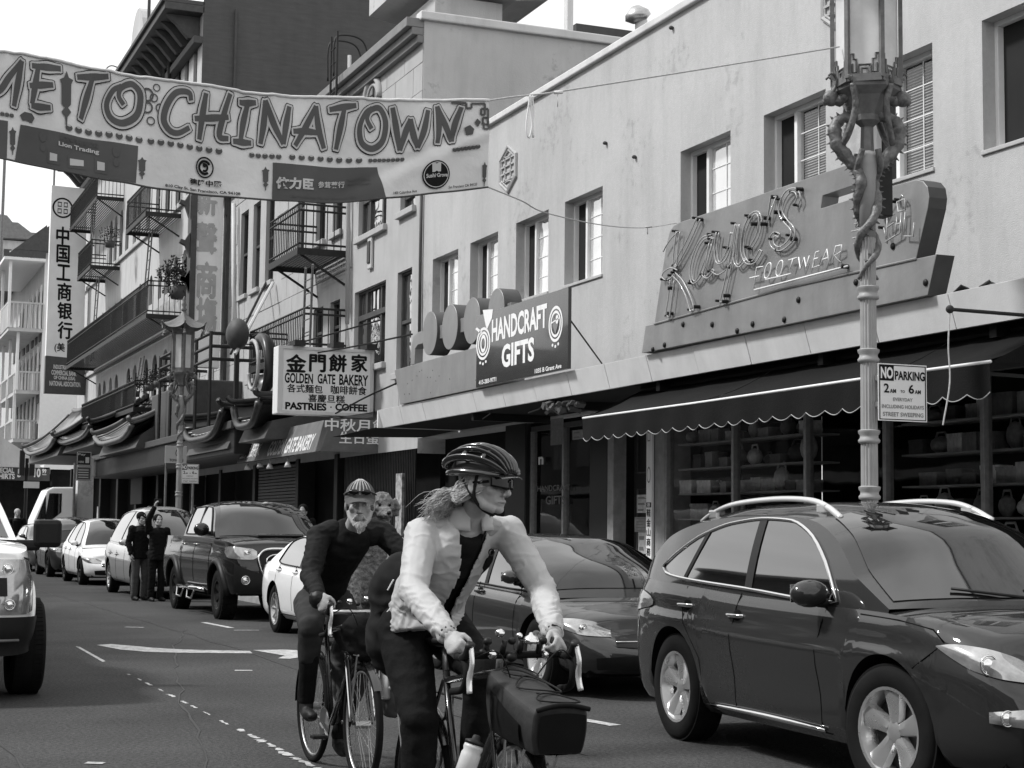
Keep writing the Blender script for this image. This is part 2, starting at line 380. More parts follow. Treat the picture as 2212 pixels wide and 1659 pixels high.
# ---------------- ground ----------------
def ground():
    g = MB(); g.add([(-400, -60, 0), (7.75, -60, 0), (7.75, 600, 0), (-400, 600, 0)], [(0, 1, 2, 3)])
    tag(g.build('road', M_asph), kind='structure')
    g = MB(); g.box2((7.75, -30, -.05), (7.93, 91, .14)); tag(g.build('kerb', mat('kerb_stone', .3, .85, var=.2, scale=4), bev=.012), kind='structure')
    g = MB(); g.box2((7.93, -30, -.05), (60, 91, .135)); g.box2((7.93, 99, -.05), (60, 200, .135)); tag(g.build('sidewalk', M_walk), kind='structure')
    g = MB(); g.box2((-5.0, -30, -.05), (-30, 120, .135)); tag(g.build('far_sidewalk', M_walk), kind='structure')
    m = mat('road_paint', .40, .8, var=.5, scale=9, bump=.3, speck=.35, sscale=40)
    mb = MB(); Z = .005
    def patch(pts): mb.add([(U(u, v, Z=0).x, U(u, v, Z=0).y, Z) for u, v in pts], [tuple(range(len(pts)))])
    patch([(208, 1394), (240, 1392), (300, 1397), (330, 1400), (400, 1404), (540, 1407), (545, 1412), (400, 1411), (320, 1409), (260, 1404)])
    patch([(546, 1405), (620, 1404), (695, 1409), (695, 1418), (650, 1420), (625, 1424), (600, 1423), (615, 1417)])
    patch([(163, 1397), (172, 1398), (228, 1429), (222, 1431)])
    tag(mb.build('road_arrow', m, fix=False), kind='structure')
    mb = MB(); rnd = random.Random(3); y = 16.8
    while y > 5.5:
        L = rnd.uniform(.05, .3) if y > 11.8 else rnd.uniform(.1, .35); wd = rnd.uniform(.012, .03) if y > 12.5 else rnd.uniform(.02, .05)
        x = 2.81+rnd.uniform(-.01, .01)
        n = 7; mb.add([(x-wd*rnd.uniform(.2, 1), y-L*i/n, Z) for i in range(n+1)]+[(x+wd*rnd.uniform(.2, 1), y-L*i/n, Z) for i in range(n+1)], [(i, i+1, n+2+i, n+1+i) for i in range(n)])
        y -= L+(rnd.uniform(.15, .5) if y > 12 else rnd.uniform(.02, .1))
    tag(mb.build('lane_line', m, fix=False), kind='structure')
    mb = MB()
    for (u0, v0, u1, v1, wd) in [(440, 1345, 500, 1357, .05), (507, 1449, 545, 1449, .05), (85, 1336, 95, 1336, .08), (270, 1355, 310, 1356, .05), (185, 1649, 225, 1650, .04), (1395-150, 1553, 1330, 1568, .055), (505, 1362, 560, 1362, .04)]:
        a = U(u0, v0, Z=0); b = U(u1, v1, Z=0); d = (b-a).normalized(); q = Vector((-d.y, d.x, 0))*wd
        mb.add([(p.x, p.y, Z) for p in (a-q, b-q, b+q, a+q)], [(0, 1, 2, 3)])
    tag(mb.build('parking_mark', m, fix=False), kind='structure')
    # cracks and tar seams in the asphalt
    mb = MB(); rnd = random.Random(5)
    for (x0, y0, x1, y1) in [(1.2, 7, 1.7, 30), (4.6, 10, 4.4, 40), (2.0, 9, 5.2, 24), (.5, 33, 7.5, 33.6)]:
        n = 40; L = Vector((x1-x0, y1-y0, 0)); q = Vector((-L.y, L.x, 0)).normalized(); pts = []; off = 0
        for i in range(n+1):
            off += rnd.uniform(-.05, .05); pts.append(Vector((x0, y0, .004))+L*i/n+q*off)
        ws = [rnd.uniform(.004, .014) for _ in pts]
        mb.add([p-q*wd for p, wd in zip(pts, ws)]+[p+q*wd for p, wd in zip(pts, ws)], [(i, i+1, n+2+i, n+1+i) for i in range(n)])
    tag(mb.build('tar_seam', mat('tar', .035, .5, var=.2), fix=False), kind='structure')
ground()
# ---------------- walls with openings ----------------
def wallX(mb, X, y0, y1, z0, z1, holes, dep=.22):
    ys = sorted(set([y0, y1]+[h[0] for h in holes]+[h[1] for h in holes])); zs = sorted(set([z0, z1]+[h[2] for h in holes]+[h[3] for h in holes]))
    ys = [y for y in ys if y0 <= y <= y1]; zs = [z for z in zs if z0 <= z <= z1]
    for i in range(len(ys)-1):
        for j in range(len(zs)-1):
            cy, cz = (ys[i]+ys[i+1])/2, (zs[j]+zs[j+1])/2
            if any(h[0] < cy < h[1] and h[2] < cz < h[3] for h in holes): continue
            mb.add([(X, ys[i], zs[j]), (X, ys[i+1], zs[j]), (X, ys[i+1], zs[j+1]), (X, ys[i], zs[j+1])], [(0, 3, 2, 1)])
    for (a, b, c, d) in [h[:4] for h in holes]:
        e = X+dep
        mb.add([(X, a, c), (X, b, c), (X, b, d), (X, a, d), (e, a, c), (e, b, c), (e, b, d), (e, a, d)], [(0, 1, 5, 4), (1, 2, 6, 5), (2, 3, 7, 6), (3, 0, 4, 7)])
def arch(mb, X, a, b, d, dep=.22):
    """fills the corners above a round head inside the opening a..b with top d"""
    r = (b-a)/2; c = (a+b)/2; n = 8; vs = [(X, c+r*math.cos(PI*k/n), d-r+r*math.sin(PI*k/n)) for k in range(n+1)]
    vs2 = [(X+dep, p[1], p[2]) for p in vs]
    k = n//2
    mb.add([(X, b, d)]+vs[:k+1], [(0,)+tuple(range(1, k+2))]); mb.add([(X, a, d)]+vs[k:], [(0,)+tuple(range(1, n-k+2))])
    mb.add(vs+vs2, [(i, i+1, n+2+i, n+1+i) for i in range(n)])
def Yu(u, X=11.): return U(u, 600, X=X).y
# ---------------- near stucco building ----------------
B1 = thing('stucco_building', 'pale stucco two storey building over the marquee with the footwear and gift shop signs', 'building', (11, 20, 0))
wins = [(12.55, 13.99), (14.84, 16.2), (16.96, 18.41), (19.27, 20.69), (23.27, 24.72), (25.385, 26.82), (27.68, 29.09), (29.74, 31.2)]
ZB, ZT = 5.46, 6.85
Y1E = 31.93
mb = MB(); wallX(mb, 11, 4, Y1E, 3.3, 8.9, [(a, b, ZB, ZT) for a, b in wins], .26)
mb.add([(11, Y1E, 3.3), (11, Y1E, 8.9), (30, Y1E, 8.9), (30, Y1E, 3.3)], [(0, 1, 2, 3)])
mb.build('wall', M_stucco, B1, fix=False)
MB().box2((10.93, 4, 8.88), (11.3, Y1E, 9.0)).build('parapet_cap', M_cream, B1, bev=.02)
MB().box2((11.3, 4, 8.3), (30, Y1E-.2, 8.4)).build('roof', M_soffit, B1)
for i, (a, b) in enumerate(wins):
    X = 11.2; fw = .055
    mb = MB()
    for (p, q) in [((X-.04, a, ZB), (X+.06, b, ZB+fw)), ((X-.04, a, ZT-fw), (X+.06, b, ZT)), ((X-.04, a, ZB+fw), (X+.06, a+fw, ZT-fw)), ((X-.04, b-fw, ZB+fw), (X+.06, b, ZT-fw))]: mb.box2(p, q)
    ym = b-.36*(b-a)
    mb.box2((X-.045, ym-.035, ZB+fw), (X+.055, ym+.035, ZT-fw))
    fr = mb.build('window', M_white, B1, bev=.004)
    q = MB().box2((X+.012, a+fw, ZB+fw), (X+.02, ym-.035, ZT-fw)).build('pane', M_glassw if i > 2 else clear_glass('upper_glass', .9, 1.9), fr)
    MB().box2((X+.035, ym+.035, ZB+fw), (X+.045, b-fw, ZT-fw)).build('screen', mat('insect_screen', .0150, .6, var=.2, scale=3), fr)
    mb = MB(); yc = (a+fw+ym-.035)/2; mb.box2((X+.001, yc-.006, ZB+fw), (X+.011, yc+.006, ZT-fw))
    for k in (1, 2, 3):
        z = ZB+(ZT-ZB)*k/4; mb.box2((X+.001, a+fw, z-.006), (X+.0105, yc-.007, z+.006)); mb.box2((X+.001, yc+.007, z-.006), (X+.0105, ym-.035, z+.006))
    mb.build('muntin', M_white, fr)
    if i in (0, 1, 2, 3):
        mb = MB(); n = 36
        for k in range(n):
            z = ZB+.08+(ZT-ZB-.16)*k/n; mb.add([(X+.07, a+.03, z), (X+.07, ym, z), (X+.095, ym, z+.026), (X+.095, a+.03, z+.026)], [(0, 1, 2, 3)])
        mb.build('blind', mat('blind_slats', .5, .7, var=.1), fr, fix=False)
    if i == 0 or i > 3:
        mb = MB(); rr = random.Random(i)
        mb.grid(lambda s, t: (X+.1+.02*math.sin(s*40+i), a+.05+(ym-a)*(.35+.3*rr.random()*0+.3*s*(1-.5*t*(1-t)*2)), ZB+.05+(ZT-ZB-.1)*t), 24, 8)
        mb.build('curtain', mat('curtain_cloth', .5, .8, var=.2, scale=6), fr, True, fix=False)
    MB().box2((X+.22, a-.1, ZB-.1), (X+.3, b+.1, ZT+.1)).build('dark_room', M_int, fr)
    MB().box2((10.975, a-.02, ZB-.05), (11.22, b+.02, ZB-.002)).build('sill', M_stucco, fr, bev=.008)
# elongated grille ornaments
def medallion(u0, u1, v0, v1):
    a, b = Yu(u1), Yu(u0); c = (a+b)/2; zt = U((u0+u1)/2, v0, X=11).z; zb = U((u0+u1)/2, v1, X=11).z; h = zt-zb
    o = [(c, zt), (a, zt-.26*h), (a, zb+.26*h), (c, zb), (b, zb+.26*h), (b, zt-.26*h)]
    mb = MB()
    for sc, r in ((1, .035), (.84, .02)):
        zc = (zt+zb)/2; mb.tube([(10.985, c+(y-c)*sc, zc+(z-zc)*sc) for y, z in o], r, 6, closed=True)
    for k in (-1, 1): mb.bar((10.985, c+k*(b-a)*.17, zt-.25*h), (10.985, c+k*(b-a)*.17, zb+.25*h), .03, .03)
    for k in range(4): z = zb+h*(.27+.155*k); mb.bar((10.985, a, z), (10.985, b, z), .03, .03)
    for s in (zt, zb): mb.tube([(10.985, c+(b-a)*.32*math.cos(t*PI/6), s+(1 if s == zb else -1)*(.13*h+.1*h*math.sin(t*PI/6))) for t in range(7)], .016, 5)
    mb.build('ornament', M_stucco2, B1)
medallion(1080, 1114, 318, 415); medallion(1783, 1840, -72, 58)
# wall anchors
for (u, v) in [(1307, 309), (1370, 339), (1450, 60)]:
    p = U(u, v, X=10.97); MB().sphere(p, (.04, .035, .03), 8, 6).build('wall_anchor', M_trim, B1, True)
MB().tube([U(912, 330, X=10.95), U(908, 560, X=10.95), U(905, 800, X=10.95)], .035, 8).build('downpipe', M_trim, B1, True)
# marquee
MX, MT = 9.38, 3.66
mqa, mqb = 6.0, 29.5
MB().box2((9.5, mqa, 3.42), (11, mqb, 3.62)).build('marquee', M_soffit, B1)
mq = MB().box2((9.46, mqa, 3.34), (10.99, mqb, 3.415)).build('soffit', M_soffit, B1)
y = 29.45; rnd = random.Random(11)
while y > 7:
    L = 1.215; dz = rnd.uniform(-.004, .004)
    MB().prism([(9.36+dz, y, 3.655), (9.36+dz, y-L+.012, 3.655), (9.455+dz, y-L+.012, 3.33), (9.455+dz, y, 3.33)], (.04, 0, 0)).build('fascia_panel', M_fascia, B1, bev=.003); y -= L
MB().box2((9.36, 29.46, 3.33), (11, 29.52, 3.65)).build('fascia_panel', M_fascia, B1)
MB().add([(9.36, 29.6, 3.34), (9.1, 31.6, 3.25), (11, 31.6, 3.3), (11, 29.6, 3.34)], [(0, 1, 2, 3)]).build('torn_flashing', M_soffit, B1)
mb = MB(); rnd = random.Random(2)
for k in range(26):
    p = U(1175+k*2.6, 871-k*.1, X=9.47); mb.box((p.x+rnd.uniform(-.05, .12), p.y, p.z-rnd.uniform(0, .12)), (rnd.uniform(.05, .2), .09, rnd.uniform(.01, .08)), rotx(rnd.uniform(-.6, .6)) @ roty(rnd.uniform(-.6, .6)))
mb.build('torn_flashing', M_trim, B1)
mb = MB(); mb.tube([U(1180, 868, X=9.44), U(1165, 884, X=9.5), U(1142, 892, X=9.5)], .012, 6); mb.tube([U(1060, 893, X=9.45), U(1043, 905, X=9.5)], .01, 6)
mb.build('loose_wire', M_wire, B1)
mb = MB()
for (a, b) in ((10.4, 10.7), (12, 12.1), (14.8, 14.9), (18.5, 18.6), (22, 22.2), (25, 25.1)): mb.box2((9.55, a, 3.22), (10.9, b, 3.335))
mb.build('soffit_beam', M_black, B1)
# ---------------- shop fronts ----------------
def shop(par, ya, yb, posts, zsill=.7, X=11., ztop=3.15, depth=2.6):
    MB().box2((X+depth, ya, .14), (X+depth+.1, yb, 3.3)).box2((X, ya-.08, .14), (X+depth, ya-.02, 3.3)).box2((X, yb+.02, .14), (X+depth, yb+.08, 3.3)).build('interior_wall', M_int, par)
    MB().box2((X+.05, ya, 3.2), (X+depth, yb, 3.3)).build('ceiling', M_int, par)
    for i in range(len(posts)-1):
        a, b = posts[i], posts[i+1]
        MB().box2((X+.05, a+.035, zsill), (X+.06, b-.035, ztop)).build('pane', M_shopg, par)
        MB().box2((X, a+.035, .14), (X+.12, b-.035, zsill)).build('bulkhead', mat('bulkhead_tile', .12, .4, var=.3, scale=8), par, bev=.01)
    for p in posts: MB().box2((X-.01, p-.03, .14), (X+.1, p+.03, ztop)).build('mullion', mat('aluminium_frame', .30, .4, metal=.5, var=.2, scale=12), par, bev=.004)
    MB().box2((X-.012, ya, ztop), (X+.1, yb, ztop+.08)).build('transom', M_trim, par)
pk = [Yu(u) for u in (2300, 2118, 1908, 1738, 1583, 1440)]
shop(B1, pk[0], pk[-1], pk)
shop(B1, Yu(1275), Yu(1140), [Yu(1275), Yu(1208), Yu(1140)], X=11.1)
MB().box2((10.98, Yu(1440), .14), (11.4, Yu(1418), 3.3)).box2((10.98, Yu(1330), .14), (11.2, Yu(1317), 3.3)).build('pilaster', mat('pilaster_metal', .24, .5, var=.25, scale=6), B1, bev=.01)
MB().box2((11.0, Yu(1315), .14), (11.3, Yu(1276), 3.3)).box2((11.0, Yu(1139), .14), (11.3, Yu(1095), 3.3)).build('pier', M_black, B1, bev=.02)
dr = MB().box2((11.3, Yu(1416), .14), (11.36, Yu(1334), 3.3)).build('door', mat('dark_wood', .0175, .45, var=.3, scale=4, stretch=(1, 8, 1)), B1)
for (a, b, c, d) in ((1343, 1398, 2.35, 3.0), (1343, 1398, .4, 2.1)):
    MB().tube([(11.29, Yu(a), c), (11.29, Yu(b), c), (11.29, Yu(b), d), (11.29, Yu(a), d)], .02, 4, closed=True).build('moulding', M_trim, dr)
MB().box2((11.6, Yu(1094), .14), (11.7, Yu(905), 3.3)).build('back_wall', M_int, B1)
# bulletin strip with characters beside the door, posters
mb = MB().box2((10.93, Yu(1420)+.02, .6), (10.97, Yu(1407), 3.0)); vs = mb.build('vertical_sign', M_white, None, bev=.004)
tag(vs, 'narrow white vertical sign strip with black characters beside the dark shop door', 'sign')
Fv = Face((10.93, Yu(1407), .6), (10.93, Yu(1420)+.02, .6), (10.93, Yu(1420)+.02, 3.0), (10.93, Yu(1407), 3.0))
mb = MB()
for k, ch in enumerate('鞋金山商務會館印'): Fv.text(ch, .15, .85, .45-.058*k, .495-.058*k, None, None, .003, .02, mb=mb)
mb.build('lettering', M_print, vs, fix=False)
mb = MB(); Fv.poly([(.05, .505), (.95, .505), (.95, .535), (.05, .535)], .002, mb); mb.build('header_band', M_print, vs, fix=False)
Fv.text('港', .2, .8, .508, .532, M_wprint, vs, .006)
mb = MB(); Fv.ring(.5, .93, .35, .04, .25, .003, mb, 4, PI/4, PI/4+2*PI); Fv.ring(.5, .7, .35, .05, .2, .003, mb, 12); mb.build('printed_figure', M_gprint, vs, fix=False)
def poster(u0, u1, v0, v1, X, g, lab, n=3, Xn=None):
    a, b = Yu(u1, X), Yu(u0, X); z1 = U(u0, v0, X=X).z; z0 = U(u0, v1, X=X).z
    o = MB().box2((X-.004, a, z0), (X, b, z1)).build('poster', mat('poster_%d' % int(g*100), g, .7, var=.25, scale=12)); tag(o, lab, 'poster')
    F = Face((X-.004, b, z0), (X-.004, a, z0), (X-.004, a, z1), (X-.004, b, z1)); mb = MB(); rr = random.Random(int(u0))
    for k in range(n):
        t = (k+.3)/n; F.poly([(.12, t), (.12+rr.uniform(.4, .75), t), (.12+rr.uniform(.4, .75), t+.35/n), (.12, t+.35/n)], .003, mb)
    mb.build('printed_block', M_gprint if g > .2 else M_wprint, o, fix=False)
poster(1378, 1406, 1069, 1108, 11.28, .5, 'pale poster with a picture band pinned high on the dark shop door', 3)
poster(1374, 1406, 1117, 1149, 11.27, .3, 'grey notice pinned on the dark shop door under the picture poster', 5)
poster(1382, 1398, 1150, 1196, 11.28, .55, 'small white notice lowest on the dark shop door', 2)
poster(1193, 1220, 905, 962, 11.08, .22, 'grey notice sheet in the upper left of the gift shop window', 8)
poster(1240, 1262, 930, 950, 11.08, .35, 'small bright card at the top of the gift shop window', 2)
# goods behind the glass
Mg = [mat('goods_%d' % i, g, .5, var=.4, scale=15) for i, g in enumerate((.06, .12, .22, .38, .6))]
rnd = random.Random(21)
for si, z in enumerate((.95, 1.3, 1.65, 2.0, 2.35, 2.7)):
    for (a, b) in ((Yu(2290), Yu(1925)), (Yu(1730), Yu(1450))):
        sh = MB().box2((11.12, a, z-.02), (11.55, b, z)).build('shelf', mat('shelf_board', .22, .6, var=.2), B1)
bag_me = None
bm_ = MB(); bm_.sphere((0, 0, .1), (.09, .15, .1), 10, 6); bm_.tube([(0, -.1, .16), (0, -.06, .24), (0, .06, .24), (0, .1, .16)], .012, 5)
box_me = MB().box((0, 0, .06), (.2, .3, .12)).box((0, 0, .125), (.21, .31, .03)).me('shoe_box')
bagme = bm_.me('handbag')
cnt = 0
for si, z in enumerate((.95, 1.3, 1.65, 2.0, 2.35, 2.7)):
    for (a, b, w) in ((Yu(2290), Yu(1925), 'right'), (Yu(1730), Yu(1450), 'left')):
        y = a+.2
        while y < b-.15:
            kind = rnd.random() < .3
            me = (bagme if kind else box_me).copy(); me.materials.append(rnd.choice(Mg))
            o = link_mesh('handbag' if kind else 'shoe_box', me, None, None, kind); o.location = (11.28+rnd.uniform(-.05, .05), y, z); o.rotation_euler = (0, 0, rnd.uniform(-.2, .2)); s = rnd.uniform(.75, 1.1); o.scale = (s, s*rnd.uniform(.8, 1.2), s*rnd.uniform(.8, 1.6))
            tag(o, ('%s handbag on the %s shelf behind the %s panes of footwear shop' if kind else '%s shoe box on the %s shelf behind the %s panes of footwear shop') % (('black', 'charcoal', 'grey', 'pale', 'white')[Mg.index(me.materials[0])], ('lowest', 'second', 'third', 'fourth', 'fifth', 'top')[si], w), 'handbag' if kind else 'shoe box', 'goods on the shelves of the footwear shop')
            y += rnd.uniform(.24, .42); cnt += 1
# N sign and silhouettes in gift shop window
Fg = Face((11.09, Yu(1140, 11.09), .7), (11.09, Yu(1275, 11.09), .7), (11.09, Yu(1275, 11.09), 3.1), (11.09, Yu(1140, 11.09), 3.1))
def fab(F, u, v):
    """face coordinates of the point of the face seen at (u,v)"""
    d = CR*((u-PW/2)/FPX)+CU*((PH/2-v)/FPX)+CF; o = F.c[0]; t = (o-CAMP).dot(F.n)/d.dot(F.n); p = CAMP+d*t-o
    e1 = F.c[1]-F.c[0]; e2 = F.c[3]-F.c[0]; return (p.dot(e1)/e1.length_squared, p.dot(e2)/e2.length_squared)
def ftext(F, t, u0, v0, u1, v1, m, par, **k):
    """t fills the part of the face between the points seen at (u0,v0) bottom left and (u1,v1) top right"""
    a0, b0 = fab(F, u0, v0); a1, b1 = fab(F, u1, v1); return F.text(t, a0, a1, b0, b1, m, par, **k)
ftext(Fg, 'HANDCRAFT', 1162, 1062, 1232, 1046, mat('window_decal', .12, .6, var=0), B1, off=.01)
ftext(Fg, 'GIFTS', 1180, 1090, 1222, 1070, MATS['window_decal'], B1, off=.01)
ftext(Fg, 'n', 1164, 1004, 1175, 986, M_wprint, B1, off=.01, bold=.04)
# ---------------- awning ----------------
aw = thing('awning', 'long dark cloth awning with white edging and scalloped valance over the footwear shop', 'awning', (9, 15, 2.9))
AX, AZ = 8.9, 2.9
a0, a1 = 11.25, 19.35
for (p, q) in ((a0, 12.9), (12.9, 16.1), (16.1, a1)):
    MB().grid(lambda s, t: (AX+(9.75-AX)*t, p+(q-p)*s, AZ+.02+.38*t-.04*math.sin(PI*t)-.012*abs(math.sin(s*9))), 20, 6).build('canvas', mat('awning_canvas', .008, .85, var=.25, scale=5, bump=.2), aw, True, fix=False)
for y in (a0, a1): MB().add([(AX, y, AZ), (9.75, y, AZ), (9.75, y, AZ+.4)], [(0, 1, 2)]).build('end_panel', MATS['awning_canvas'], aw, fix=False)
MB().tube([(AX-.01, a0, AZ), (AX-.01, 13, AZ+.006), (AX-.01, 16.4, AZ-.006), (AX-.01, a1, AZ)], .014, 8).build('edging', M_white, aw, True)
nsc = 26
def vz(s, t):
    y = a0+(a1-a0)*s; dr_ = .24+.05*abs(math.sin(s*nsc*PI)); return (AX-.02+.015*math.sin(s*70)*t, y, AZ-.015-dr_*t)
MB().grid(vz, 261, 4).build('valance', MATS['awning_canvas'], aw, True, fix=False)
MB().tube([Vector(vz(i/260, 1)) for i in range(261)], .005, 4).build('valance_piping', mat('piping', .35, .7, var=0), aw)
mb = MB()
for y in (11.9, 14.7, 17.9): mb.bar((AX+.03, y, AZ-.02), (10.95, y, AZ-.05), .03, .03)
mb.tube([(9.75, a0, AZ+.4), (9.75, a1, AZ+.4)], .05, 8); mb.build('awning_frame', M_iron, aw)
# pole with hanging rope beyond the awning
pr = MB().tube([U(2052, 668, X=8.5), U(2240, 683, X=9.4)], .016, 8).sphere(U(2052, 668, X=8.5), .035).build('metal_arm', M_iron); tag(pr, 'thin dark metal arm sticking out from the white marquee at the right edge', 'metal arm')
p = U(2052, 670, X=8.5); rp = MB().tube(crom([p, p+Vector((-.02, 0, -.3)), p+Vector((-.01, 0, -.6)), p+Vector((-.06, .03, -.95))]), .007, 5).build('rope', M_rope); tag(rp, 'frayed cord hanging from the thin metal arm beside the parking sign', 'rope')
mb = MB(); p = U(2075, 610, X=9.9)
for k in range(7): mb.box(p+Vector((.1*k*.3, -.09*k, -.10+.04*random.random())), (.12, .13, .02), rotx(random.uniform(-1, 1)) @ rotz(random.uniform(-1, 1)))
o = mb.build('crumpled_sheet', M_steeld); tag(o, 'crumpled dark sheet lying on the marquee right of the footwear sign', 'debris')
# ---------------- footwear sign (neon on steel) ----------------
KX = 9.3
def A(x, y): return (1398.95+x*.32241, 329.2+y*.32241)
def Ax(x, y, X=KX): return U(*A(x, y), X=X)
ks = thing('neon_sign', 'big grey steel neon sign reading Kaye\'s Footwear standing on the marquee', 'sign', Ax(900, 1150))
out = [(-40, 1345), (-14, 1160), (45, 1150), (125, 620), (150, 525), (178, 488), (215, 468), (300, 440), (860, 245), (1430, 50), (1500, 28), (1518, 172), (1430, 205), (1172, 290), (1160, 375), (1280, 338), (1560, 245), (1800, 182), (1845, 192), (1875, 230), (1886, 300), (1878, 370), (1798, 712), (1935, 683), (1875, 968), (900, 1160)]
out = [Ax(*p) for p in out]
for p in out: p.z = max(p.z, 3.66) if p.z < 3.75 else p.z
MB().prism(out, (.2, 0, 0)).build('sign_body', [M_steel], ks, bev=.006)
mb = MB(); e = out[17:25]
mb.add([p+Vector((.002, -.004, 0)) for p in e]+[p+Vector((.2, -.004, 0)) for p in e], [(i, i+1, len(e)+i+1, len(e)+i) for i in range(len(e)-1)]); mb.build('sign_edge', M_steeld, ks, fix=False)
mb = MB(); mb.tube([Ax(45, 1150, KX-.004), Ax(480, 1030, KX-.004), Ax(900, 915, KX-.004), Ax(1430, 795, KX-.004), Ax(1800, 712, KX-.004)], (.012), 6); mb.build('seam', M_steel, ks)
Mn = mat('neon_tube', .38, .25, var=.15, scale=20, coat=.5); Mnw = mat('neon_tube_white', .8, .3, var=.05)
def neon(strokes, r, m, name, off=.05, sm=True, closed=False):
    mb = MB()
    for s in strokes:
        q = [Ax(x, y, KX-off) for x, y in s]; mb.tube(crom(q, 5) if (sm and len(q) > 2) else q, r, 6)
    mb.build(name, m, ks, True)
def grow(s, d):
    n = len(s); o = []
    for i in range(n):
        a = s[max(i-1, 0)]; b = s[min(i+1, n-1)]; dx, dy = b[0]-a[0], b[1]-a[1]; L = math.hypot(dx, dy) or 1; o.append((s[i][0]-dy/L*d, s[i][1]+dx/L*d))
    return o
def outline(s, d):
    """tube bent round both sides of a stroke"""
    return grow(s, d)+[(s[-1][0]+(s[-1][0]-s[-2][0])*.0, s[-1][1])]+grow(s, -d)[::-1]
K = [outline([(340, 445), (270, 600), (188, 750)], 12), outline([(205, 530), (190, 640), (180, 760)], 12), outline([(165, 855), (150, 980), (133, 1095)], 13), [(205, 530), (160, 575), (125, 625), (105, 665)],
     outline([(175, 815), (225, 870), (270, 960), (298, 1055)], 14), [(200, 790), (160, 773), (115, 795), (95, 830), (115, 852), (150, 845), (178, 815)]]
a_ = [outline([(432, 558), (370, 580), (320, 670), (292, 790), (305, 870), (350, 830), (400, 700), (432, 580)], 9), outline([(420, 610), (395, 740), (375, 820), (400, 835), (440, 790)], 8)]
y_ = [outline([(470, 535), (455, 640), (470, 735), (510, 720), (545, 640), (562, 545)], 9), outline([(600, 478), (575, 640), (548, 770), (520, 900), (497, 998)], 11), [(430, 800), (470, 820), (520, 790), (560, 740)]]
y2 = [outline([(610, 480), (590, 600), (585, 720), (610, 760), (650, 720)], 9)]
e_ = [outline([(690, 640), (735, 560), (755, 460), (735, 405), (690, 430), (645, 540), (635, 660), (665, 735), (715, 730), (758, 660)], 10)]
ap = [[(862, 295), (825, 298), (800, 468), (862, 295)]]
S_ = [outline([(995, 350), (1012, 300), (990, 255), (945, 262), (905, 320), (890, 395), (925, 460), (968, 510), (972, 560), (935, 615), (885, 645), (842, 628), (830, 580), (850, 548), (880, 556)], 13)]
neon(K+a_+y_+y2+e_+S_, .0085, Mn, 'neon_script'); neon(ap, .0085, Mn, 'neon_apostrophe', sm=False)
fw = [[(775, 765), (732, 770), (710, 922)], [(685, 842), (750, 828)], [(945, 722), (1000, 706)], [(975, 713), (955, 782)], [(1012, 702), (1024, 782), (1050, 705), (1062, 772), (1085, 692)],
      [(1150, 662), (1128, 668), (1104, 772), (1152, 758)], [(1114, 716), (1142, 708)], [(1160, 752), (1202, 650), (1216, 745)], [(1172, 717), (1212, 706)], [(1237, 742), (1262, 628), (1300, 620), (1300, 662), (1255, 690), (1292, 736)], [(790, 852), (900, 828), (960, 812)]]
ring = lambda cx, cy, rx, ry: [(cx+rx*math.cos(t*PI/6)-ry*.25*math.sin(t*PI/6), cy+ry*math.sin(t*PI/6)) for t in range(13)]
neon(fw, .008, Mnw, 'neon_capitals', sm=False); neon([ring(806, 792, 19, 52), ring(885, 776, 19, 52)], .008, Mnw, 'neon_capitals')
neon([[(715, 922), (1340, 762)]], .010, Mnw, 'neon_underline', sm=False)
g1 = [[(1582, 415), (1600, 370), (1625, 322), (1640, 328)], [(1670, 332), (1722, 312), (1727, 385), (1680, 398), (1670, 332)], [(1690, 318), (1702, 285), (1716, 305)], [(1605, 420), (1606, 612)], [(1583, 505), (1600, 580)], [(1590, 432), (1652, 415)], [(1600, 505), (1652, 470)],
      [(1672, 430), (1662, 552)], [(1662, 482), (1692, 476)], [(1700, 405), (1690, 540), (1665, 556)], [(1725, 402), (1716, 560)], [(1718, 560), (1780, 562), (1785, 470)], [(1593, 600), (1662, 556)]]
g2 = [[(1380, 430), (1432, 415)], [(1385, 480), (1470, 460)], [(1365, 530), (1480, 505)], [(1372, 575), (1470, 552)], [(1380, 612), (1470, 590)], [(1402, 430), (1396, 500)], [(1425, 420), (1420, 605)]]
neon(g1+g2, .008, Mn, 'neon_character', sm=False)
mb = MB(); rnd = random.Random(4)
for s in K+a_+y_+e_+S_+g1[:6]:
    for p in s[::4]: q = Ax(p[0], p[1]); mb.tube([q, q+Vector((-.06, 0, 0))], .015, 6)
for (x, y) in [(370, 450), (1040, 248), (1000, 580), (1345, 765), (800, 480), (820, 440), (870, 300), (890, 402), (735, 480), (550, 960), (540, 1000), (350, 1035), (170, 1080), (175, 910)]:
    q = Ax(x, y); mb.tube([q, q+Vector((-.07, .02, 0))], .022, 6)
mb.build('tube_support', M_black, ks)
mb = MB()
for (x, y) in [(1395, 870), (1010, 988), (915, 1120), (703, 1150), (600, 1196), (432, 1153), (237, 1152), (113, 1290), (35, 1320), (1862, 872), (1643, 628)]:
    mb.sphere(Ax(x, y, KX-.005), (.02, .035, .035), 8, 6)
mb.build('bulb_socket', M_black, ks, True)
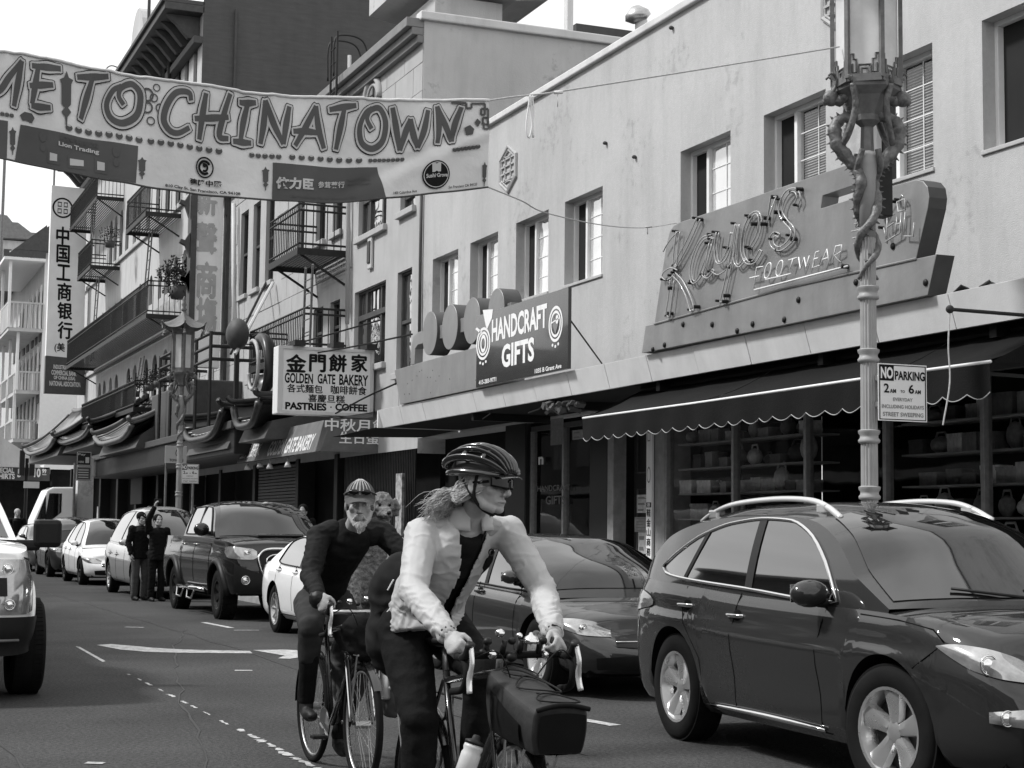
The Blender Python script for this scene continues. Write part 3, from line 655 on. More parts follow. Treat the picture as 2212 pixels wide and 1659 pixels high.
# ---------------- gift shop sign ----------------
def rectX(X, ul, vb, ur, vt, zb=None):
    p = U(ul, vb, X=X); q = U(ur, vt, X=X); zb = p.z if zb is None else zb
    return Face((X, p.y, zb), (X, q.y, zb), (X, q.y, q.z), (X, p.y, q.z))
def rectY(Y, ul, vb, ur, vt):
    p = U(ul, vb, Y=Y); q = U(ur, vt, Y=Y); return Face((p.x, Y, p.z), (q.x, Y, p.z), (q.x, Y, q.z), (p.x, Y, q.z))
hs = thing('shop_sign', 'dark glossy board reading Handcraft Gifts on the marquee', 'sign', U(1120, 820, X=9.3))
F = rectX(9.27, 1028, 840, 1228, 619.5, 3.67)
F.slab(.05, 'sign_board', mat('glossy_sign_board', .0300, .16, var=.15, scale=2, bump=.08, bscale=2.2, coat=.6), hs)
B5 = lambda x, y: (737.3+x/3, 553+y/3)
Mw = M_wprint
def bft(t, x0, y0, x1, y1, **k): ftext(F, t, *B5(x0, y0), *B5(x1, y1), Mw, hs, **k)
bft('HANDCRAFT', 976, 560, 1335, 303, bold=.035); bft('GIFTS', 1040, 728, 1252, 522, bold=.035)
bft('415-283-9771', 892, 836, 1005, 783, bold=.02); bft('1035 B Grant Ave', 1255, 762, 1428, 695, bold=.02)
mb = MB(); mg = MB(); md = MB()
for (x, y, hrt) in ((921, 568, 0), (1390, 440, 1)):
    ca, cb = fab(F, *B5(x, y)); ra = abs(fab(F, *B5(x+46, y))[0]-ca); rb = .225
    F.ring(ca, cb, ra, rb, .16, .004, mb); F.ring(ca, cb, ra*.74, rb*.74, .2, .004, mb)
    if hrt:
        F.poly([(ca+ra*.42*hx, cb+rb*.45*hy) for hx, hy in ((0, -1.3), (.9, -.1), (1, .6), (.55, 1), (0, .55), (-.55, 1), (-1, .6), (-.9, -.1))], .006, mg)
        F.stroke([(ca-ra*.6, cb+.02), (ca+ra*.55, cb+.06)], .008, .009, mb)
        F.ell(ca+ra*.25, cb+.05, ra*.2, rb*.25, .009, mb)
    else: F.ring(ca, cb, ra*.4, rb*.55, .4, .004, mb)
    for k in (-1, 0, 1): F.ell(ca+k*ra*.4, cb-rb*(1.14+.1*(1-abs(k))), ra*.13, rb*.09, .004, mb, 8)
q = lambda x, y: fab(F, *B5(x, y))
F.poly([q(918, 350), q(984, 345), q(978, 400), q(945, 478), q(935, 440)], .004, mb)
F.stroke([q(875, 468), q(912, 500)], .014, .004, mb)
mb.build('emblem', Mw, hs, fix=False); mg.build('emblem_heart', M_gprint, hs, fix=False)
MB().tube([U(1226, 683, X=9.32), U(1300, 785, X=10.9)], .012, 6).build('brace', M_iron, hs)
# old sign with discs, half behind the board
os_ = thing('disc_sign', 'old rusty steel sign of round discs on a long plate left of the gift board', 'sign', U(950, 830, X=9.34))
DX = 9.33
pts = [U(*B5(380, 978), X=DX), U(*B5(345, 740), X=DX), U(*B5(560, 676), X=DX), U(*B5(880, 590), X=DX), U(*B5(1100, 520), X=DX), U(*B5(1100, 820), X=DX)]
for i in (0, 5): pts[i].z = 3.67
MB().prism(pts, (.22, 0, 0)).build('base_plate', M_steel, os_, bev=.005)
arm = [(447, 706), (455, 580), (468, 520), (500, 492), (545, 482), (700, 430), (850, 380), (1100, 300), (1100, 400), (850, 470), (700, 520), (540, 562), (495, 575), (478, 600), (474, 700)]
MB().prism([U(*B5(x, y), X=DX+.01) for x, y in arm], (.15, 0, 0)).build('arm', M_steel, os_, bev=.004)
for (x, y, rx, ry) in ((572, 500, 45, 143), (702, 460, 50, 148), (845, 420, 55, 152), (1003, 350, 60, 142)):
    c = U(*B5(x, y), X=DX-.04); r = ry/3/FPX*(c-CAMP).dot(CF)
    d_ = MB().lathe([(r, 0), (r, .3)], c, 40, roty(PI/2)).build('disc', [M_steel, M_steeld], os_, bev=.008); autos(d_)
    for p in d_.data.polygons:
        if abs(p.normal.x) < .5: p.material_index = 1
mb = MB(); rnd = random.Random(8)
for k in range(16):
    x = rnd.uniform(400, 870); y = 960-(x-380)*.22-rnd.uniform(10, 190); mb.sphere(U(*B5(x, y), X=DX), (.006, .012, .012), 6, 4)
mb.build('rivet', M_steeld, os_)
# ---------------- bakery building ----------------
Y2, Y2E = 31.96, 54.7
B2 = thing('bakery_building', 'pale old building with cornice and iron fire escapes beside the Golden Gate Bakery sign', 'building', (11, 43, 0))
holes = []; archs = []
def wr(u0, u1, vt, vb, X=11.): return (Yu(u1, X), Yu(u0, X), U(u0, vb, X=X).z, U(u0, vt, X=X).z)
W2 = {'big': [wr(767, 834, 633, 800), wr(772, 832, 400, 517)], 'tall': [wr(859, 890, 590, 806), wr(862, 894, 400, 462)]}
zt_a, zb_a = U(572, 470, X=11).z, U(572, 613, X=11).z
for (a, b) in ((518, 534), (544.5, 560), (572, 590)): W2['tall'].append((Yu(b), Yu(a), zb_a, zt_a+.6))
zt_b, zb_b = U(714.7, 654, X=11).z, U(714.7, 762, X=11).z
for (a, b) in ((679, 700), (714.7, 735.5), (570, 585), (542, 557)): W2['tall'].append((Yu(b), Yu(a), zb_b, zt_b))
for (a, b) in ((680, 700), (716, 737), (640, 655)): W2['tall'].append((Yu(b), Yu(a), zb_a+.3, zt_a+.8))
holes = W2['big']+W2['tall']
mb = MB(); wallX(mb, 11, Y2, Y2E, 3.1, 12.0, holes, .2)
mb.add([(11, Y2E, 3.1), (11, Y2E, 12), (30, Y2E, 12), (30, Y2E, 3.1)], [(0, 1, 2, 3)])
mb.build('wall', M_stucco2, B2, fix=False)
MB().add([(11, Y2, 3), (11, Y2, 11.98), (30, Y2, 11.98), (30, Y2, 3)], [(0, 3, 2, 1)]).build('side_wall', M_side, B2, fix=False)
MB().box2((10.9, Y2-.1, 11.97), (30, Y2+.25, 12.16)).build('side_coping', M_cream, B2, bev=.03)
mb = MB()
for (x, z, h) in ((10.62, 11.82, .2), (10.74, 11.66, .16), (10.86, 11.5, .16)): mb.box2((x, Y2+.02, z), (11.3, Y2E, z+h-.003))
mb.build('cornice', mat('cornice_paint', .22, .7, var=.15, scale=3), B2, bev=.015)
MB().box2((11.3, Y2+.3, 11), (30, Y2E, 11.1)).build('roof', M_soffit, B2)
# block joints as real raised courses
mb = MB(); rnd = random.Random(6)
def free(a, b, c, d): return not any(h[0]-.12 < b and h[1]+.12 > a and h[2]-.14 < d and h[3]+.14 > c for h in holes)
z = 3.9; row = 0
while z < 11.2:
    y = Y2+.02-(row % 2)*.6
    while y < Y2E-1.2:
        a, b = max(y, Y2+.02), y+1.19
        if free(a, b, z, z+.59) and b-a > .2: mb.box2((10.985-rnd.uniform(0, .004), a+.006, z+.006), (11.02, b-.006, z+.594))
        y += 1.2
    z += .6; row += 1
st = mb.build('facing_block', M_stucco2, B2, bev=.004); st['kind'] = 'stuff'
def sash(par, h, X=11., big=False, m=None, gl=None, sill=True, nm='window'):
    a, b, c, d = h; m = m or M_trim; X2 = X+.1; f = .06; mb = MB()
    for (p, q) in [((X2, a, c), (X2+.08, b, c+f)), ((X2, a, d-f), (X2+.08, b, d)), ((X2, a, c+f), (X2+.08, a+f, d-f)), ((X2, b-f, c+f), (X2+.08, b, d-f))]: mb.box2(p, q)
    if big:
        zc = c+(d-c)*.66; mb.box2((X2-.02, a+f, zc-.06), (X2+.08, b-f, zc+.06))
        for t in (.27, .73): y = a+(b-a)*t; mb.box2((X2, y-.05, c+f), (X2+.08, y+.05, zc-.06)); mb.box2((X2, y-.05, zc+.06), (X2+.08, y+.05, d-f))
        for t in (.1, .18, .38, .5, .62, .82, .9): y = a+(b-a)*t; mb.box2((X2+.03, y-.012, zc+.06), (X2+.07, y+.012, d-f))
    else: zc = (c+d)/2; mb.box2((X2-.01, a+f, zc-.035), (X2+.08, b-f, zc+.035))
    w_ = mb.build(nm, m, par)
    MB().box2((X2+.05, a+f, c+f), (X2+.06, b-f, d-f)).build('pane', gl or M_glassd, w_)
    if sill: MB().box2((X-.1, a-.08, c-.14), (X+.12, b+.08, c-.003)).build('sill', M_stucco2, w_, bev=.015)
    return w_
for h in W2['big']: sash(B2, h, big=True, gl=wavy_glass('bakery_glass', .04))
for i, h in enumerate(W2['tall']): sash(B2, h, gl=MATS['bakery_glass'] if i in (0, 1, 3) else None)
# round headed ornament above
p = U(808, 222, X=11); mb = MB()
for r, tr in ((.56, .09), (.40, .05)): mb.tube([(10.97, p.y+r*math.cos(t*PI/16), p.z+r*math.sin(t*PI/16)) for t in range(17)], tr, 8)
mb.build('arch_moulding', M_stucco2, B2, True)
MB().add([(10.95, p.y+.36*math.cos(t*PI/12), p.z+.36*math.sin(t*PI/12)) for t in range(13)], [tuple(range(13))]).build('lunette', M_glassd, B2, fix=False)
p = U(800, 545, X=10.96); MB().box(p, (.06, .3, .75)).build('wall_tablet', M_side, B2, bev=.02)
MB().box(p-Vector((.04, 0, 0)), (.04, .2, .5)).build('wall_vent', M_trim, B2, bev=.02)
MB().tube([U(755, 120, X=10.9), U(750, 700, X=10.9)], .05, 8).build('downpipe', M_stucco2, B2, True)
MB().tube([U(505, 440, X=10.85), U(505, 620, X=10.85), U(508, 740, X=10.85)], .07, 8).build('downpipe', M_cream, B2, True)
# ---------------- fire escapes ----------------
def balcony(par, X, y0, y1, z, dep=1.1, rh=1.0, m=None, solid=False, np=9):
    m = m or M_iron; X0 = X-dep
    fe = thing('fire_escape', '', 'fire escape', (X, (y0+y1)/2, z)); 
    mb = MB(); n = max(3, int(dep/.09))
    for k in range(n): x = X0+dep*(k+.5)/n; mb.box2((x-.022, y0, z-.03), (x+.022, y1, z))
    mb.build('platform', m, fe)
    mb = MB(); mb.box2((X0-.03, y0, z-.14), (X0, y1, z+.02)); mb.box2((X0, y0-.03, z-.14), (X, y0, z+.02)); mb.box2((X0, y1, z-.14), (X, y1+.03, z+.02)); mb.build('platform_frame', m, fe)
    mb = MB(); 
    for zz in (z+rh, z+rh*.86, z+.12): mb.tube([(X, y0, zz), (X0, y0, zz), (X0, y1, zz), (X, y1, zz)], .028, 5)
    mb.build('handrail', m, fe)
    nb = max(4, int((y1-y0)/.16)); bme = MB().box((0, 0, rh/2), (.02, .02, rh)).me('baluster'); bme.materials.append(m)
    ys = [(X0, y0+(y1-y0)*k/nb) for k in range(nb+1)]+[(X0+dep*k/7, y0) for k in range(1, 8)]
    for (x, y) in ys:
        o = bpy.data.objects.new('baluster', bme); COL.objects.link(o); o.parent = fe; o.location = (x-X, y-(y0+y1)/2, 0)
    if solid:
        ns_ = int((y1-y0)/.17); sm__ = MB()
        for k in range(ns_): yy = y0+(y1-y0)*k/ns_; sm__.box2((X0+.03, yy, z+.12), (X0+.04, yy+.085, z+rh*.84))
        sp_ = sm__.build('rail_slats', mat('rail_screen', .12, .7, var=.4, scale=5), fe); sp_['kind'] = 'stuff'
    mb = MB()
    for y in (y0+.2, y1-.2): mb.bar((X0+.1, y, z-.1), (X, y, z-.75), .05, .05)
    mb.build('bracket', m, fe); return fe
def ladder(p0, p1, wd=.45, m=None, lab='', n=None):
    p0, p1 = Vector(p0), Vector(p1); L = (p1-p0).length; n = n or int(L/.32); side = Vector((0, 1, 0))*wd/2
    t = thing('ladder', lab, 'ladder', p0); m = m or M_rail
    for s in (-1, 1): MB().tube([p0+side*s, p1+side*s], .028, 6).build('stile', m, t)
    for k in range(1, n): c = p0+(p1-p0)*k/n; MB().tube([c-side, c+side], .016, 5).build('rung', m, t)
    return t
z = U(750, 545, X=11).z
yn = Yu(750); dp = 11-U(645, 545, Y=yn).x; f = balcony(B2, 11, yn, U(583, 545, X=11-dp).y, z, dp, 1.05, M_iron); f['label'] = 'upper iron fire escape balcony on the bakery building under the banner'
z = U(750, 757, X=11).z
f2 = balcony(B2, 11, Yu(750), Yu(625), z, 1.0, .95, M_iron); f2['label'] = 'lower iron fire escape balcony above the bakery box sign'
a = U(668, 575, X=9.8); b = U(638, 770, X=10.1); b.y = a.y+1.2; b.z = f2.location.z+.1
t_ = ladder(b, a, .6, M_rail, 'leaning ladder between the two bakery building fire escape balconies'); 
for ch in t_.children: pass
a = U(728, 250, X=10.6); t_ = ladder((10.5, a.y, 9.5), (10.5, a.y, 13.0), .5, M_iron, 'dark ladder rising over the parapet of the bakery building')
rr = thing('roof_railing', 'looped dark hand rails of the roof ladder above the bakery building parapet', 'railing', (10.6, a.y, 12))
for dy in (0, .5): MB().tube(crom([(10.5, a.y+dy, 12), (10.5, a.y+dy, 12.8), (10.7, a.y+dy, 13.0), (11.2, a.y+dy, 12.9), (11.4, a.y+dy, 12.2)]), .022, 6).build('rail', M_iron, rr, True)
# things on the roofs behind
def loose(name, lab, cat, mb, m, **k): o = mb.build(name, m, **k); return tag(o, lab, cat)
pa = U(940, 8, Y=36); pb = U(1185, 14, Y=36)
rf = thing('roof_pavilion', 'curved eave of a pagoda roof peeping over the grey side wall', 'roof structure', ((pa.x+pb.x)/2, 36, 12))
xa, xb = pa.x, pb.x
MB().prism([(xa, 36, 11), (xb-1.2, 36, 11), (xb-1.2, 36, pb.z-.1), (xa, 36, pb.z-.1)], (0, 3, 0)).build('wall', M_side, rf)
MB().prism([(xa-.5, 35.6, pb.z+.35), (xb-1, 35.6, pb.z-.1), (xb-.2, 35.6, pb.z+.02), (xb+.1, 35.6, pb.z+.25), (xb-.4, 35.6, pb.z+.2), (xb-1.2, 35.6, pb.z+.5), (xa-.5, 35.6, pb.z+1.6)], (0, 4, 0)).build('roof', M_side, rf)
p = U(1228, 48, Y=33); loose('roof_pole', 'pale square post on the roof above the grey side wall', 'post', MB().box2((p.x-.07, 32.9, 11.9), (p.x+.07, 33.1, 15)), M_cream)
p = U(1385, 62, Y=33); vt = thing('roof_vent', 'hooded metal vent at the end of the grey side wall roof', 'vent', (p.x, 33, 10))
MB().lathe([(.14, 10.5), (.14, p.z+.2)], (p.x, 33, 0), 12).build('pipe', M_cream, vt, True)
MB().lathe([(.16, 0), (.3, .1), (.27, .22), (.1, .36)], (p.x-.05, 33, p.z+.15), 12, roty(-.3)).build('hood', M_metal, vt, True)
a = U(1245, 50, Y=34); b = U(1375, 75, Y=34); loose('rooftop_parapet', 'low dark parapet strip behind the grey side wall', 'parapet', MB().box2((a.x, 34, 11), (b.x+2, 34.3, a.z)), M_trim)
loose('roof_chimney', 'dark stack at the top right above the stucco parapet', 'chimney', MB().box2((14, 24.3, 8.4), (15.5, 25.3, 12)).box2((13.9, 24.2, 12), (15.6, 25.4, 12.15)), M_dark, bev=.02)
# ---------------- bakery signs ----------------
F = rectY(34.8, 598, 893, 808, 757); bs = thing('box_sign', 'white box sign reading Golden Gate Bakery pastries coffee with Chinese characters', 'sign', F.at(.5, 0))
F.slab(.42, 'sign_box', mat('sign_box_white', .72, .4, var=.04), bs, .02)
mb = MB()
for (a0_, a1_, b0_, b1_) in ((0, 1, .955, 1), (0, 1, 0, .05), (0, .05, .05, .955), (.965, 1, .05, .955)): mb.prism([F.at(a0_, b0_, .0), F.at(a1_, b0_, .0), F.at(a1_, b1_, .0), F.at(a0_, b1_, .0)], (0, -.03, 0))
mb.build('sign_frame', M_cream, bs, bev=.004)
fx = lambda x, y: (329.2+x*.23147, 548.6+y*.23147)
def bk(t, x0, y0, x1, y1, m=M_print, **k): ftext(F, t, *fx(x0, y0), *fx(x1, y1), m, bs, **k)
for ch, x0, x1 in (('金', 1250, 1432), ('門', 1466, 1615), ('餅', 1650, 1810), ('家', 1858, 2003)): bk(ch, x0, 1095, x1, 945, bold=.045)
bk('GOLDEN', 1234, 1202, 1500, 1118, bold=.03); bk('GATE', 1540, 1210, 1708, 1124, bold=.03); bk('BAKERY', 1742, 1222, 2015, 1134, bold=.03)
bk('各式麵包', 1258, 1288, 1588, 1225, bold=.02); bk('咖啡餅食', 1665, 1305, 1998, 1240, bold=.02); bk('喜慶旦糕', 1455, 1380, 1795, 1322, bold=.02)
bk('PASTRIES', 1238, 1450, 1625, 1395, bold=.045); bk('COFFEE', 1705, 1462, 2005, 1405, bold=.045)
mb = MB(); F.ell(*fab(F, *fx(1666, 1430)), .008, .012, .004, mb, 10); mb.build('lettering', M_print, bs, fix=False)
mb = MB()
for t in (.2, .6, .95): mb.box2((F.at(t, 1).x-.12, 34.6, F.at(t, 1).z), (F.at(t, 1).x+.12, 35.1, F.at(t, 1).z+.12))
mb.tube([F.at(.1, 1, -.2), F.at(1, 1.3, -.2)+Vector((.6, 0, .4))], .02, 6); mb.build('fixing', M_iron, bs)
# bakery canopy: box with two lettered faces
cx0 = 9.7; cy0 = U(692, 940, X=cx0).y; cy1 = U(512, 960, X=cx0).y; cz0 = U(692, 974, X=cx0).z; cz1 = U(692, 903, X=cx0).z
bc = thing('bakery_canopy', 'boxy cloth canopy reading Golden Gate Bakery over the bakery entrance', 'canopy', (cx0, cy0, cz0))
Mc = mat('canopy_cloth', .13, .8, var=.2, scale=3); Mc2 = mat('canopy_cloth_side', .15, .8, var=.2, scale=3)
Fs = Face((cx0, cy1, cz0), (cx0, cy0, cz0), (cx0+.25, cy0, cz1), (cx0+.25, cy1, cz1)); Fs.slab(.02, 'street_face', Mc2, bc)
Ff = Face((cx0+.02, cy0, cz0), (11, cy0, cz0), (11, cy0, cz1), (cx0+.26, cy0, cz1)); MB().prism([Ff.c[0], Ff.c[1], Ff.c[2], Ff.c[3]], (0, .02, 0)).build('end_face', Mc, bc)
MB().add([(cx0+.25, cy0, cz1), (11, cy0, cz1+.2), (11, cy1, cz1+.2), (cx0+.25, cy1, cz1)], [(0, 1, 2, 3)]).build('top', Mc, bc)
ftext(Fs, 'GOLDEN GATE BAKERY', 575, 986, 684, 936, mat('grey_lettering', .62, .7, var=0), bc, bold=.03)
ftext(Fs, '金門餅家', 517, 992, 571, 950, MATS['grey_lettering'], bc, bold=.02)
Fq = Face((cx0, cy0-.01, cz0), (11, cy0-.01, cz0), (11, cy0-.01, cz1), (cx0, cy0-.01, cz1))
ftext(Fq, '中秋月餅', 702, 930, 838, 908, M_wprint, bc, bold=.02); ftext(Fq, '生日蛋糕', 733, 958, 848, 936, M_wprint, bc, bold=.02)
for (u, v) in ((535, 1003), (583, 1000), (622, 996), (562, 975+22)):
    p = U(u, v, X=cx0+.15); sp = MB().lathe([(.03, 0), (.06, -.06), (.09, -.14)], p, 10).tube([p, (p.x, p.y, cz0)], .015, 6).build('spot_lamp', M_white, bc, True)
# dark bakery shop front with folding gates
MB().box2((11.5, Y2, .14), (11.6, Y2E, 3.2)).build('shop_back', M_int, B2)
mb = MB()
for k in range(46): y = Y2+.2+k*.11; mb.box2((11.02, y, .14), (11.05, y+.028, 3.1))
g_ = mb.build('folding_gate', mat('gate_metal', .0300, .4, metal=.4, var=.4, scale=6), B2); g_['kind'] = 'stuff'
mb = MB()
for k in range(34): mb.box2((11.0, 41.2, .3+k*.085), (11.04, 45.4, .3+k*.085+.065))
g_ = mb.build('roller_shutter', mat('shutter_metal', .0300, .5, metal=.3, var=.4, scale=3), B2); g_['kind'] = 'stuff'
for y in (37.5, 41, 45.6, 50, 54.4): MB().box2((10.95, y, .14), (11.4, y+.3, 3.2)).build('pier', M_black, B2, bev=.02)
ps = MB().box2((10.8, Y2+.35, .9), (10.86, Y2+.75, 2.6)).build('pillar_banner', mat('speckled_strip', .3, .7, var=.8, scale=9)); tag(ps, 'narrow patterned vertical strip beside the folding gate behind the cyclists', 'banner')
p = U(870, 1030, X=10.8)
# ---------------- tall building with arched windows ----------------
Y3, Y3E = 54.86, 83.0
B3 = thing('arched_window_building', 'tall white corner building with arched windows and a huge dark side wall behind the banner', 'building', (11, 68, 0))
h3 = []
def row(us, v_at_first_top, v_at_first_bot, ref=None):
    for (a, b) in us: h3.append((Yu(b), Yu(a), ZR[1], ZR[0]))
ZR = (U(354, 574, X=11).z, U(345, 628, X=11).z-.3)
row([(342, 349), (357, 367), (374, 384), (392, 403), (300, 306.5), (323, 330), (260, 267), (248, 254), (236, 242), (222, 227)], 0, 0)
ZR = (U(249, 810, X=11).z, U(249, 810, X=11).z-2.5)
row([(220, 226), (230, 236), (243, 249), (255, 262), (280, 288), (293, 302), (316, 326), (334, 345), (356, 368), (380, 393), (405, 419)], 0, 0)
ZR = (U(398, 113, X=11).z, U(398, 113, X=11).z-2.1)
row([(386, 395), (405, 413), (368, 378), (352, 360), (335, 342), (318, 325), (303, 309), (288, 294)], 0, 0)
ZR = (U(243, 465, X=11).z-.2, U(243, 465, X=11).z-2.2)
row([(234, 240), (243, 250), (255, 262), (268, 275), (284, 291), (293, 300), (312, 320), (332, 341), (352, 362), (374, 385), (396, 408)], 0, 0)
h3 = [h for h in h3 if h[0] > Y3+.3 and h[1] < Y3E-.3]
mb = MB(); wallX(mb, 11, Y3, Y3E, 4.2, 19.0, h3, .3)
for h in h3: arch(mb, 11, h[0], h[1], h[3], .3)
mb.build('wall', mat('white_stucco', .48, .85, var=.07, scale=.8, streak=.18, bump=.2), B3, fix=False)
XD = U(905, 20, Y=Y3).x
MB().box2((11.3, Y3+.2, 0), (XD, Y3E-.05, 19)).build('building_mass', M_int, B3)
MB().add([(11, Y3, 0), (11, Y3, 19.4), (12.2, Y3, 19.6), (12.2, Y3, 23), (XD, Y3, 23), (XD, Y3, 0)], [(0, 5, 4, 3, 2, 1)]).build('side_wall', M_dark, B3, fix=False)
MB().box2((11, Y3E-.04, 0), (XD, Y3E, 19)).build('end_wall', MATS['white_stucco'], B3)
MB().tube([(12.1, Y3-.08, 5), (12.1, Y3-.08, 19)], .05, 6).build('downpipe', M_trim, B3)
for i, h in enumerate(h3):
    a, b, c, d = h; w_ = MB().box2((11.15, a, c), (11.2, b, d)).build('window', M_glassd if i % 3 else M_glassw, B3)
    mb = MB().box2((11.1, a, (c+d)/2-.04), (11.16, b, (c+d)/2+.04)); mb.box2((11.1, a, c), (11.16, a+.06, d)).box2((11.1, b-.06, c), (11.16, b, d)); mb.build('sash', M_trim, w_)
# cornice on brackets
mb = MB(); mb.box2((9.7, Y3, 18.75), (11.05, Y3E, 19.0)).box2((10.7, Y3, 17.7), (11, Y3E, 17.95)).box2((9.6, Y3, 19.0), (11.05, Y3E, 19.15)); mb.build('cornice', M_trim, B3, bev=.02)
bme = MB().prism([(9.85, 0, 18.74), (10.98, 0, 18.74), (10.98, 0, 17.96), (10.6, 0, 18.0), (10.2, 0, 18.45)], (0, .28, 0)); bme.v = [(p[0]-11, p[1]-68+Y3, p[2]) for p in bme.v]; bm0 = bme.me('bracket'); bme.fixn(bm0); bm0.materials.append(M_trim)
y = .5
while y < Y3E-Y3-.5:
    o = bpy.data.objects.new('bracket', bm0); COL.objects.link(o); o.parent = B3; o.location = (0, y, 0); y += 1.0
gy = Yu(325)
MB().prism([(10.2, gy+1.6*math.cos(PI*k/12), 19.1+2.2*math.sin(PI*k/12)) for k in range(13)], (1.4, 0, 0)).build('gable', MATS['white_stucco'], B3)
MB().tube([(10.3, Yu(345), 19), (10.3, Yu(345), 23)], .06, 6).build('flue', M_trim, B3)
rr = thing('roof_ladder_loop', 'thin looped rails standing on the cornice left of the banner text', 'railing', (10, Yu(270), 19))
for dy in (0, .9): MB().tube(crom([(9.9, Yu(268)+dy, 18.9), (9.9, Yu(268)+dy, 20.2), (10.2, Yu(268)+dy, 20.7), (11, Yu(268)+dy, 20.4)]), .03, 5).build('rail', M_rail, rr, True)
p = U(360, 160, X=10.7); o = thing('framed_vent', 'small square metal frame on brackets left of the dark wall', 'frame', p)
mb = MB(); mb.tube([p+Vector(q) for q in ((0, -.5, -.6), (0, .5, -.6), (0, .5, .5), (0, -.5, .5))], .09, 4, closed=True); mb.build('frame', M_iron, o)
MB().tube([p+Vector((0, 0, .5)), p+Vector((0, .1, 2.0))], .03, 5).build('hanger', M_iron, o)
# horizontal mouldings
mb = MB()
for z in (U(249, 810, X=11).z+.55, ZR[1]-.25): mb.box2((10.9, Y3, z), (11, Y3E, z+.18))
mb.build('string_course', MATS['white_stucco'], B3, bev=.02)
# painted frieze under long balcony
MB().box2((10.97, Yu(403), U(249, 810, X=11).z+.8), (10.985, Yu(225), U(249, 810, X=11).z+1.7)).build('frieze', mat('painted_frieze', .2, .8, var=.6, scale=3, g2=.5), B3)
# balconies of the tall building
za = U(387, 467, X=11).z; f = balcony(B3, 11, Yu(387), U(273, 505, X=9.8).y, za, 1.2, 1.1, M_iron); f['label'] = 'fire escape balcony just under the banner left of the vertical character sign'
zb = U(258, 578, X=11).z; f = balcony(B3, 11, Yu(258), U(168, 597, X=9.8).y, zb, 1.2, 1.1, M_iron); f['label'] = 'fire escape balcony with planters beside the bank banner'
zc = U(403, 682, X=11).z; f = balcony(B3, 11, Yu(403), U(144, 793, X=9.7).y, zc, 1.3, 1.15, M_iron, solid=True); f['label'] = 'long dark balcony with screened rail sloping past the far street lamp'; LB = f
zd = U(280, 415, X=11).z; f = balcony(B3, 11, Yu(262), Yu(200), zd, 1.1, 1.0, M_iron); f['label'] = 'uppermost fire escape balcony beside the top of the bank banner'
ze = U(372, 880, X=11).z; f = balcony(B3, 11, Yu(372), Yu(248), ze, 1.2, .95, M_black, solid=True); f['label'] = 'low dark balcony with plants above the tiled pagoda eaves'
def lad(u, v0, v1, X, w_, lab, m=M_rail):
    a = U(u, v0, X=X); b = U(u, v1, X=X); b.y = a.y; return ladder(b, (a.x+.15, a.y+.1, a.z), w_, m, lab)
lad(318, 500, 640, 10.3, .6, 'long ladder between the two right hand balconies of the tall building'); lad(200, 410, 560, 10.2, .6, 'ladder hanging beside the bank banner')
lad(205, 600, 775, 10.2, .7, 'ladder behind the long balcony beside the bank banner'); lad(300, 770, 830, 10.3, .7, 'short ladder below the long balcony', M_rail)
# plants on balconies
def plant(p, r, lab, n=240, seed=1):
    t = thing('potted_plant', lab, 'plant', p); rnd = random.Random(seed); mb = MB()
    for k in range(n):
        d = Vector((rnd.gauss(0, 1), rnd.gauss(0, 1), rnd.gauss(.3, .8))).normalized()*r*rnd.uniform(.3, 1)+Vector((0, 0, r*.9)); c = Vector(p)+d; e1 = Vector((rnd.gauss(0, 1), rnd.gauss(0, 1), rnd.gauss(0, 1))).normalized()*r*.11; e2 = e1.orthogonal().normalized()*r*.06
        mb.add([c-e1, c+e2, c+e1, c-e2], [(0, 1, 2, 3)])
    f_ = mb.build('foliage', mat('dark_foliage', .0200, .8, var=.5, scale=8), t, fix=False); f_['kind'] = 'stuff'
    MB().lathe([(r*.35, 0), (r*.45, r*.5)], p, 10).build('pot', M_trim, t, True)
plant((9.95, Yu(388, 9.95), zc), .75, 'big dark leafy plant at the near end of the long balcony', 420, 2)
for i, u in enumerate((300, 330, 350)): plant((10.1, Yu(u, 10.1), ze+.5), .4, 'plant on the low dark balcony, %s from the lamp' % ('third', 'second', 'first')[i], 220, i+3)
plant((10, Yu(235, 10), zb+.2), .5, 'plant in the balcony beside the bank banner', 160, 9)
# ground floor of tall building
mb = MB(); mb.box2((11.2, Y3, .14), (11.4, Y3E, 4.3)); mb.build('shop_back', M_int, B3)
for y in (55, 59.5, 64, 68.4, 73, 78, 82.5): MB().box2((10.8, y, .14), (11.3, y+.45, 4.2)).build('column', M_black, B3, bev=.03)
p0 = U(318, 975, X=10.9)
sg = MB().box2((10.7, p0.y-.2, 2.3), (10.75, p0.y+2.2, 3.4)).build('window_sign', M_trim); tag(sg, 'dim framed sign in the dark arcade of the tall building', 'sign')
for u, z0, z1 in ((226, 1.2, 2.3), (334, 1.3, 2.2)):
    o = MB().box2((10.72, Yu(u, 10.7)-.1, z0), (10.78, Yu(u, 10.7)+.1, z1)).build('shop_light', M_white, B3)
